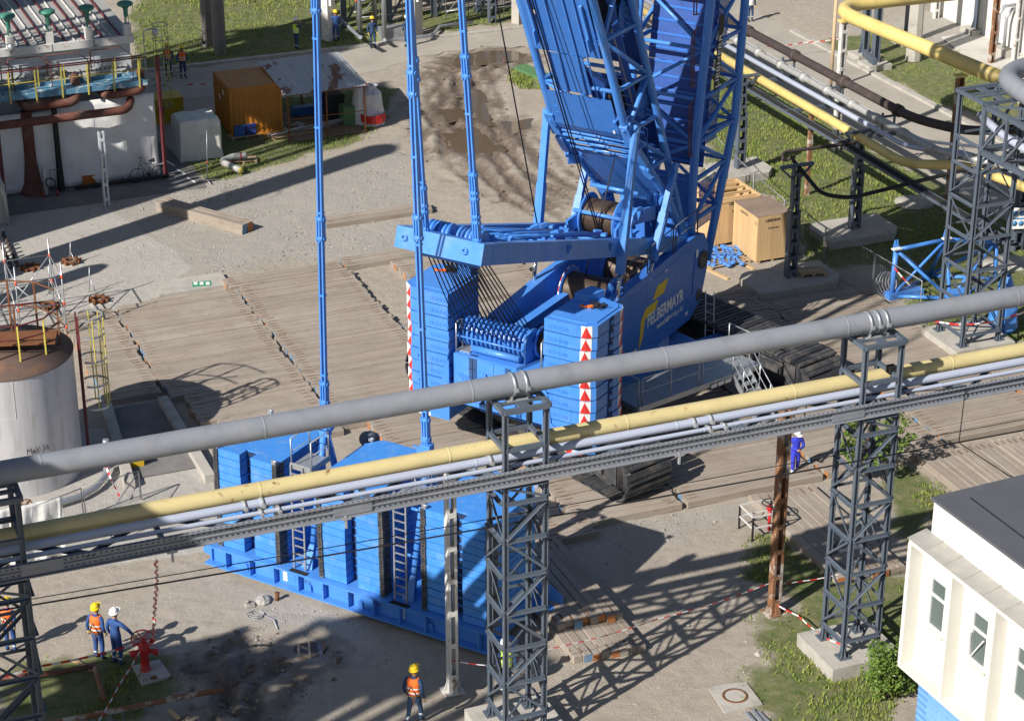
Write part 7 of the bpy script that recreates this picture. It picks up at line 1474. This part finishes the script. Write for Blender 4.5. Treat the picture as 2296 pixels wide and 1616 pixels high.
for i, (x, y, r) in enumerate(((590, 1352, .24), (560, 1360, .18), (1700, 1470, .12))): lumpy('boulder', ('larger pale boulder in front of the tray corner', 'flatter pale boulder beside the larger one', 'small stone in the grass')[i], g(x, y, -.05), [(r, 0), (r * 1.1, r * .4), (r * .8, r * .85), (r * .2, r)], 10, 'stone', 'boulder', .15, i + 2)
mb = MB(); P = g(622, 1345); mb.cyl(P, P + Vector((0, 0, .24)), .07, 12); mb.lathe([(.085, .24), (.085, .26), (0, .27)], P, 12); single(mb, 'pipe_stub', 'rust', 'short rusty pipe stub beside the boulders', 'pipe stub', P)
mb = MB(); P = g(572, 1378, .02); [mb.ring(P + Vector((.03 * k, .02 * k, .02 * k)), .25 - .02 * k, .012, 22, 5, axis=(.1, .1 * k, 1)) for k in range(3)]; mb.tube([P + Vector((.25, 0, 0)), P + Vector((.6, -.3, .02)), P + Vector((.75, -.8, .02))], .02, 6); single(mb, 'cable_loop', 'cable_grey', 'thin grey cable loop lying on the ground by the boulders', 'cable', P)
for i in range(3): A = g(1672 + i * 14, 1596 - (i % 2) * 6, .05); B = g(1695 + i * 16, 1622, .06); mb = MB(); mb.ibeam(A, B, .08, .09, .012); single(mb, 'steel_profile', 'galv', 'silver steel profile lying at the bottom edge below the manhole', 'steel profile', A, 'steel profiles below the manhole')
mb = MB(); [mb.bar(g(1500 + 16 * i, 1118 + 3 * i, .27), g(1512 + 16 * i, 1122 + 3 * i, .27), .05, .05) for i in range(2)]

# ------------------------------------------------------------------ bush and small tree
m, t, b = new_mat('leaf'); p = pos(t); c = mixc(t, noise(t, p, 6, 3), (.06, .13, .015), (.17, .25, .04)); t.links.new(c, b.inputs['Base Color']); b.inputs['Roughness'].default_value = .55
def foliage(n, centres, s0, s1, seed):
    rnd = random.Random(seed); mb = MB()
    for i in range(n):
        c, rx, ry, rz_ = rnd.choice(centres); th = rnd.uniform(0, 6.283); ph = math.acos(rnd.uniform(-1, 1)); rr = rnd.uniform(.35, 1) ** .5
        q = Vector(c) + Vector((rx * math.sin(ph) * math.cos(th), ry * math.sin(ph) * math.sin(th), rz_ * math.cos(ph))) * rr
        a = Vector((rnd.gauss(0, 1), rnd.gauss(0, 1), rnd.gauss(0, .6))).normalized(); bb = a.cross(Vector((rnd.gauss(0, 1), rnd.gauss(0, 1), 1))).normalized(); L = rnd.uniform(s0, s1); w = L * .35
        mb.add([q - a * L / 2, q + bb * w, q + a * L / 2, q - bb * w], [(0, 1, 2, 3)])
    return mb
P = g(1988, 1562); bu = thing('bush', 'round bright green bush between the lattice tower and the white office', 'bush', P, 0); rnd = random.Random(11); cl = [((rnd.uniform(-.5, .5), rnd.uniform(-.5, .5), rnd.uniform(.35, 1.55)), rnd.uniform(.18, .34), rnd.uniform(.18, .34), rnd.uniform(.16, .3)) for _ in range(38)]
foliage(5200, cl, .05, .11, 3).build('crown', 'leaf', bu); mb = MB()
for k in range(7): a = k * .9; mb.tube([(.05 * math.cos(a), .05 * math.sin(a), 0), (.2 * math.cos(a), .2 * math.sin(a), .6), (.4 * math.cos(a), .4 * math.sin(a), 1.2)], [.03, .02, .01], 5)
mb.build('trunk', 'bark', bu)
P = g(1938, 1078); tr_ = thing('small_tree', 'small leafy tree with open branches behind the right lattice tower', 'tree', P, 0); rnd = random.Random(5); mb = MB(); mb.tube([(0, 0, 0), (.03, .05, 1.0), (0, .1, 1.9)], [.06, .05, .03], 7); cl = []
for k in range(15):
    a = k * 2.4; L = rnd.uniform(.6, 1.55); z = rnd.uniform(1.3, 2.3); e = Vector((math.cos(a) * L * 1.05, math.sin(a) * L * .8 + .1, z)); mb.tube([(0, .08, rnd.uniform(.9, 1.8)), e * .55 + Vector((0, 0, .25)), e], [.025, .018, .008], 5)
    for q in (.5, .7, .85, 1.0): cl.append((tuple(e * q + Vector((rnd.uniform(-.1, .1), rnd.uniform(-.1, .1), .1))), .2, .2, .13))
mb.build('trunk', 'bark', tr_); foliage(5200, cl, .06, .13, 9).build('crown', 'leaf', tr_)

# ================================================================== structures behind the far road
for i, (x, y, r, h, m) in enumerate(((468, 104, .36, 11, 'concrete_shaded'), (494, 122, .36, 11, 'concrete_shaded'), (738, 90, .42, 10, 'white_post'), (722, 76, .3, 10, 'concrete_shaded'), (932, 80, .42, 10, 'concrete'), (1163, 52, .42, 10, 'concrete'))):
    P = g(x, y); mb = MB(); mb.lathe([(r, 0), (r * .92, h)], P, 4 if i > 1 else 8, sm=False); o = single(mb, 'concrete_pillar', m, ('left one of the twin concrete pillars behind the road', 'right one of the twin concrete pillars behind the road', 'flaking white concrete pillar beside the tall pendant', 'dark concrete pillar just left of the flaking one', 'grey concrete pillar with a white notice behind the rear pendants', 'concrete pillar at the edge of the derrick')[i], 'pillar', P)
    if i in (2, 4): mb = MB(); mb.box(P + Vector((0, -r * .78, 2.3)), (.42, .02, .55)); mb.build('notice', 'white_paint', o, off=P)
def frame_hall(name, label, u0, u1, v0, v1, h, fl, m='steel_grey', slabm='concrete', nx=3, ny=2, infill=True):
    t_ = thing(name, label, 'plant structure', M((u0 + u1) / 2, (v0 + v1) / 2), MF.az); X, Y = (u1 - u0) / 2, (v1 - v0) / 2
    for i in range(nx + 1):
        for k in range(ny + 1): mb = MB(); mb.bar((-X + 2 * X * i / nx, -Y + 2 * Y * k / ny, 0), (-X + 2 * X * i / nx, -Y + 2 * Y * k / ny, h), .3, .3); mb.build('column', m, t_)
    for z in fl: mb = MB(); mb.b2((-X, -Y, z), (X, Y, z + .18)); mb.build('floor', slabm, t_); 
    for z0, z1 in zip([0] + list(fl[:-1]), fl):
        for i in range(nx):
            a = -X + 2 * X * i / nx; b = -X + 2 * X * (i + 1) / nx
            for y in (-Y, Y): mb = MB(); mb.bar((a, y, z0), (b, y, z1), .12, .12); mb.build('brace', m, t_)
    return t_
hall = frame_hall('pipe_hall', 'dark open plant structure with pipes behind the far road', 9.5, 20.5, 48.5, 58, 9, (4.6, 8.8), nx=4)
mb = MB(); mb.b2((-5.5, 3.5, 0), (5.5, 3.8, 8.8)); mb.build('shade_backing', 'dark', hall)  # black wall added to paint the shaded depth under the structure
rn = random.Random(8)
for i, (x, y) in enumerate(((808, 84), (862, 92), (840, 60))): P = g(x, y); mb = MB(); mb.tube([P, P + Vector((0, 0, 7))], .13 if i != 2 else .16, 12); single(mb, 'silver_pipe', 'galv', ('left upright silver pipe behind the far road', 'right upright silver pipe with flanged foot', 'rear upright silver pipe in the dark structure')[i], 'pipe', P)
mb = MB(); A = g(760, 40, 1.0); mb.tube([A, g(806, 84, .3), g(808, 84, 1.2)], .11, 12); single(mb, 'silver_pipe', 'galv', 'sloping silver pipe joining the left upright pipe', 'pipe', A)
mb = MB(); A = g(875, 92, .2); mb.tube([g(862, 90, .6), g(864, 92, .2), g(905, 88, .2), g(970, 80, .2), g(985, 60, .25), g(1060, 50, .25)], .10, 12); mb.box(g(880, 72, .3), (1.6, .8, .6), MF.az); single(mb, 'silver_pipe', 'galv', 'low silver pipe lying along the far road edge', 'pipe', A)
for i, (x, y) in enumerate(((800, 60), (1000, 45), (1080, 40))):
    t_ = thing('scaffold', ('scaffold in the dark structure left of the rear pendants', 'scaffold with orange couplers right of the rear pendants', 'scaffold beside the steel post near the derrick')[i], 'scaffold', g(x, y), MF.az)
    for a in (0, 1.4, 2.8):
        for b in (0, 1.2): mb = MB(); mb.tube([(a, b, 0), (a, b, 5)], .03, 6); mb.build('upright', 'galv', t_)
    for b in (0, 1.2):
        for z in (.5, 1.5, 2.5, 3.5): mb = MB(); mb.tube([(0, b, z), (2.8, b, z)], .028, 6); mb.build('ledger', 'galv', t_)
    mb = MB(); mb.tube([(0, 0, .3), (2.8, 0, 3.4)], .026, 6); mb.build('diagonal', 'galv', t_)
    for a in (0, 1.4, 2.8):
        for z in (1.5, 2.5): mb = MB(); mb.cyl((a, -.01, z - .1), (a, -.01, z + .1), .05, 8); mb.build('coupler', 'scaf_red', t_)
laced('laced_column', 'grey laced post at the edge of the dark structure near the derrick', 'column', g(1103, 52), MF.az, .4, .34, 6, 'steel_grey', nb=8)
wh = thing('white_hall', 'white hall wall at the upper right corner with silver pipes', 'building', g(2262, 108), MF.az); mb = MB(); mb.b2((0, -8, 0), (6, 8, 7)); mb.build('wall', 'plaster_white', wh); mb = MB(); mb.b2((-.1, -8.1, 7), (6, 8, 7.2)); mb.build('roof', 'roof_felt', wh)
for k in range(2): mb = MB(); y = -1.2 + k * .7; mb.tube([(-1.2, y, .4), (-1.2, y, 2.2), (-.9, y, 2.6), (0, y, 2.6)], .10, 10); mb.build('pipe', 'galv', wh)
mb = MB(); mb.b2((-1.5, -1.8, 0), (-.8, 0, .45)); mb.build('plinth', 'concrete', wh)

# ================================================================== unseen shade casters added left of the picture, shaped to shade the yard
k_ = frame_hall('shade_rack', 'tall unseen rack added to shade the yard, left outside the picture behind the tarpaulin', -31, -25, 17.6, 23.2, 25, (4, 8, 11, 14.2, 24.8), nx=2); mb = MB(); mb.b2((2.6, -2.7, 0), (2.8, 2.7, 14.0)); mb.build('shade_cladding', 'facade_grey', k_); mb = MB(); mb.cyl((2.0, -2.6, 22.5), (2.0, 2.6, 22.5), 2.0, 24); mb.build('shade_drum', 'galv', k_)  # unseen rack, its cladding and drum sized for the shadows they cast
k_ = frame_hall('shade_rack', 'lower unseen rack added to shade the yard, left outside the picture', -31, -25, 23.6, 29.3, 14.3, (4, 8, 11.5, 14)); mb = MB(); mb.b2((2.6, -2.8, 0), (2.8, 2.8, 13.6)); mb.build('shade_cladding', 'facade_grey', k_)
k_ = frame_hall('shade_rack', 'far unseen rack added to shade the far road, left outside the picture', -31, -25, 29.6, 35, 26, (4, 8, 12, 16, 20, 25.8)); mb = MB(); mb.b2((2.6, -2.6, 0), (2.8, 2.6, 25.6)); mb.build('shade_cladding', 'facade_grey', k_)
for i, (u, v, h, r) in enumerate(((-21.5, 16.3, 20.0, .8), (-23, 13.0, 9, .5))): P = M(u, v); mb = MB(); mb.lathe([(r, 0), (r, h - .5), (r * .6, h - .1), (0, h)], P, 24); mb.lathe([(r + .5, h * .7), (r + .5, h * .7 + .08)], P, 24); single(mb, 'shade_column', 'galv', ('thick unseen column added outside the left edge to cast a shadow streak', 'slim unseen column added outside the left edge to cast a shadow')[i], 'column', P)  # unseen columns added to lay shadow streaks on the gravel
k_ = frame_hall('shade_tower', 'unseen tower added outside the picture to shade the lower left', -37, -31.5, -23.2, -19.5, 13.6, (4, 8, 11, 13.4), nx=2, ny=2); mb = MB(); mb.lathe([(1.5, 4.2), (1.5, 12.5), (0, 13.2)], (.6, 0, 0), 20); mb.build('shade_vessel', 'galv', k_)  # unseen towers added to shade the ground at the lower left
k_ = frame_hall('shade_tower', 'taller unseen tower added outside the picture to shade the lower left', -37, -31.5, -28, -23.4, 19.5, (4, 8, 12, 19.3), nx=3, ny=3, slabm='steel_grey')
for i in range(2): mb = MB(); mb.lathe([(.8, 4.2), (.8, 15 + 2 * i), (0, 15.5 + 2 * i)], (1.6, -1.4 + 2.3 * i, 0), 20); mb.build('shade_vessel', 'galv', k_)
# clean-up of helper properties
for o in list(COL.objects):
    if '_w' in o.keys(): del o['_w']
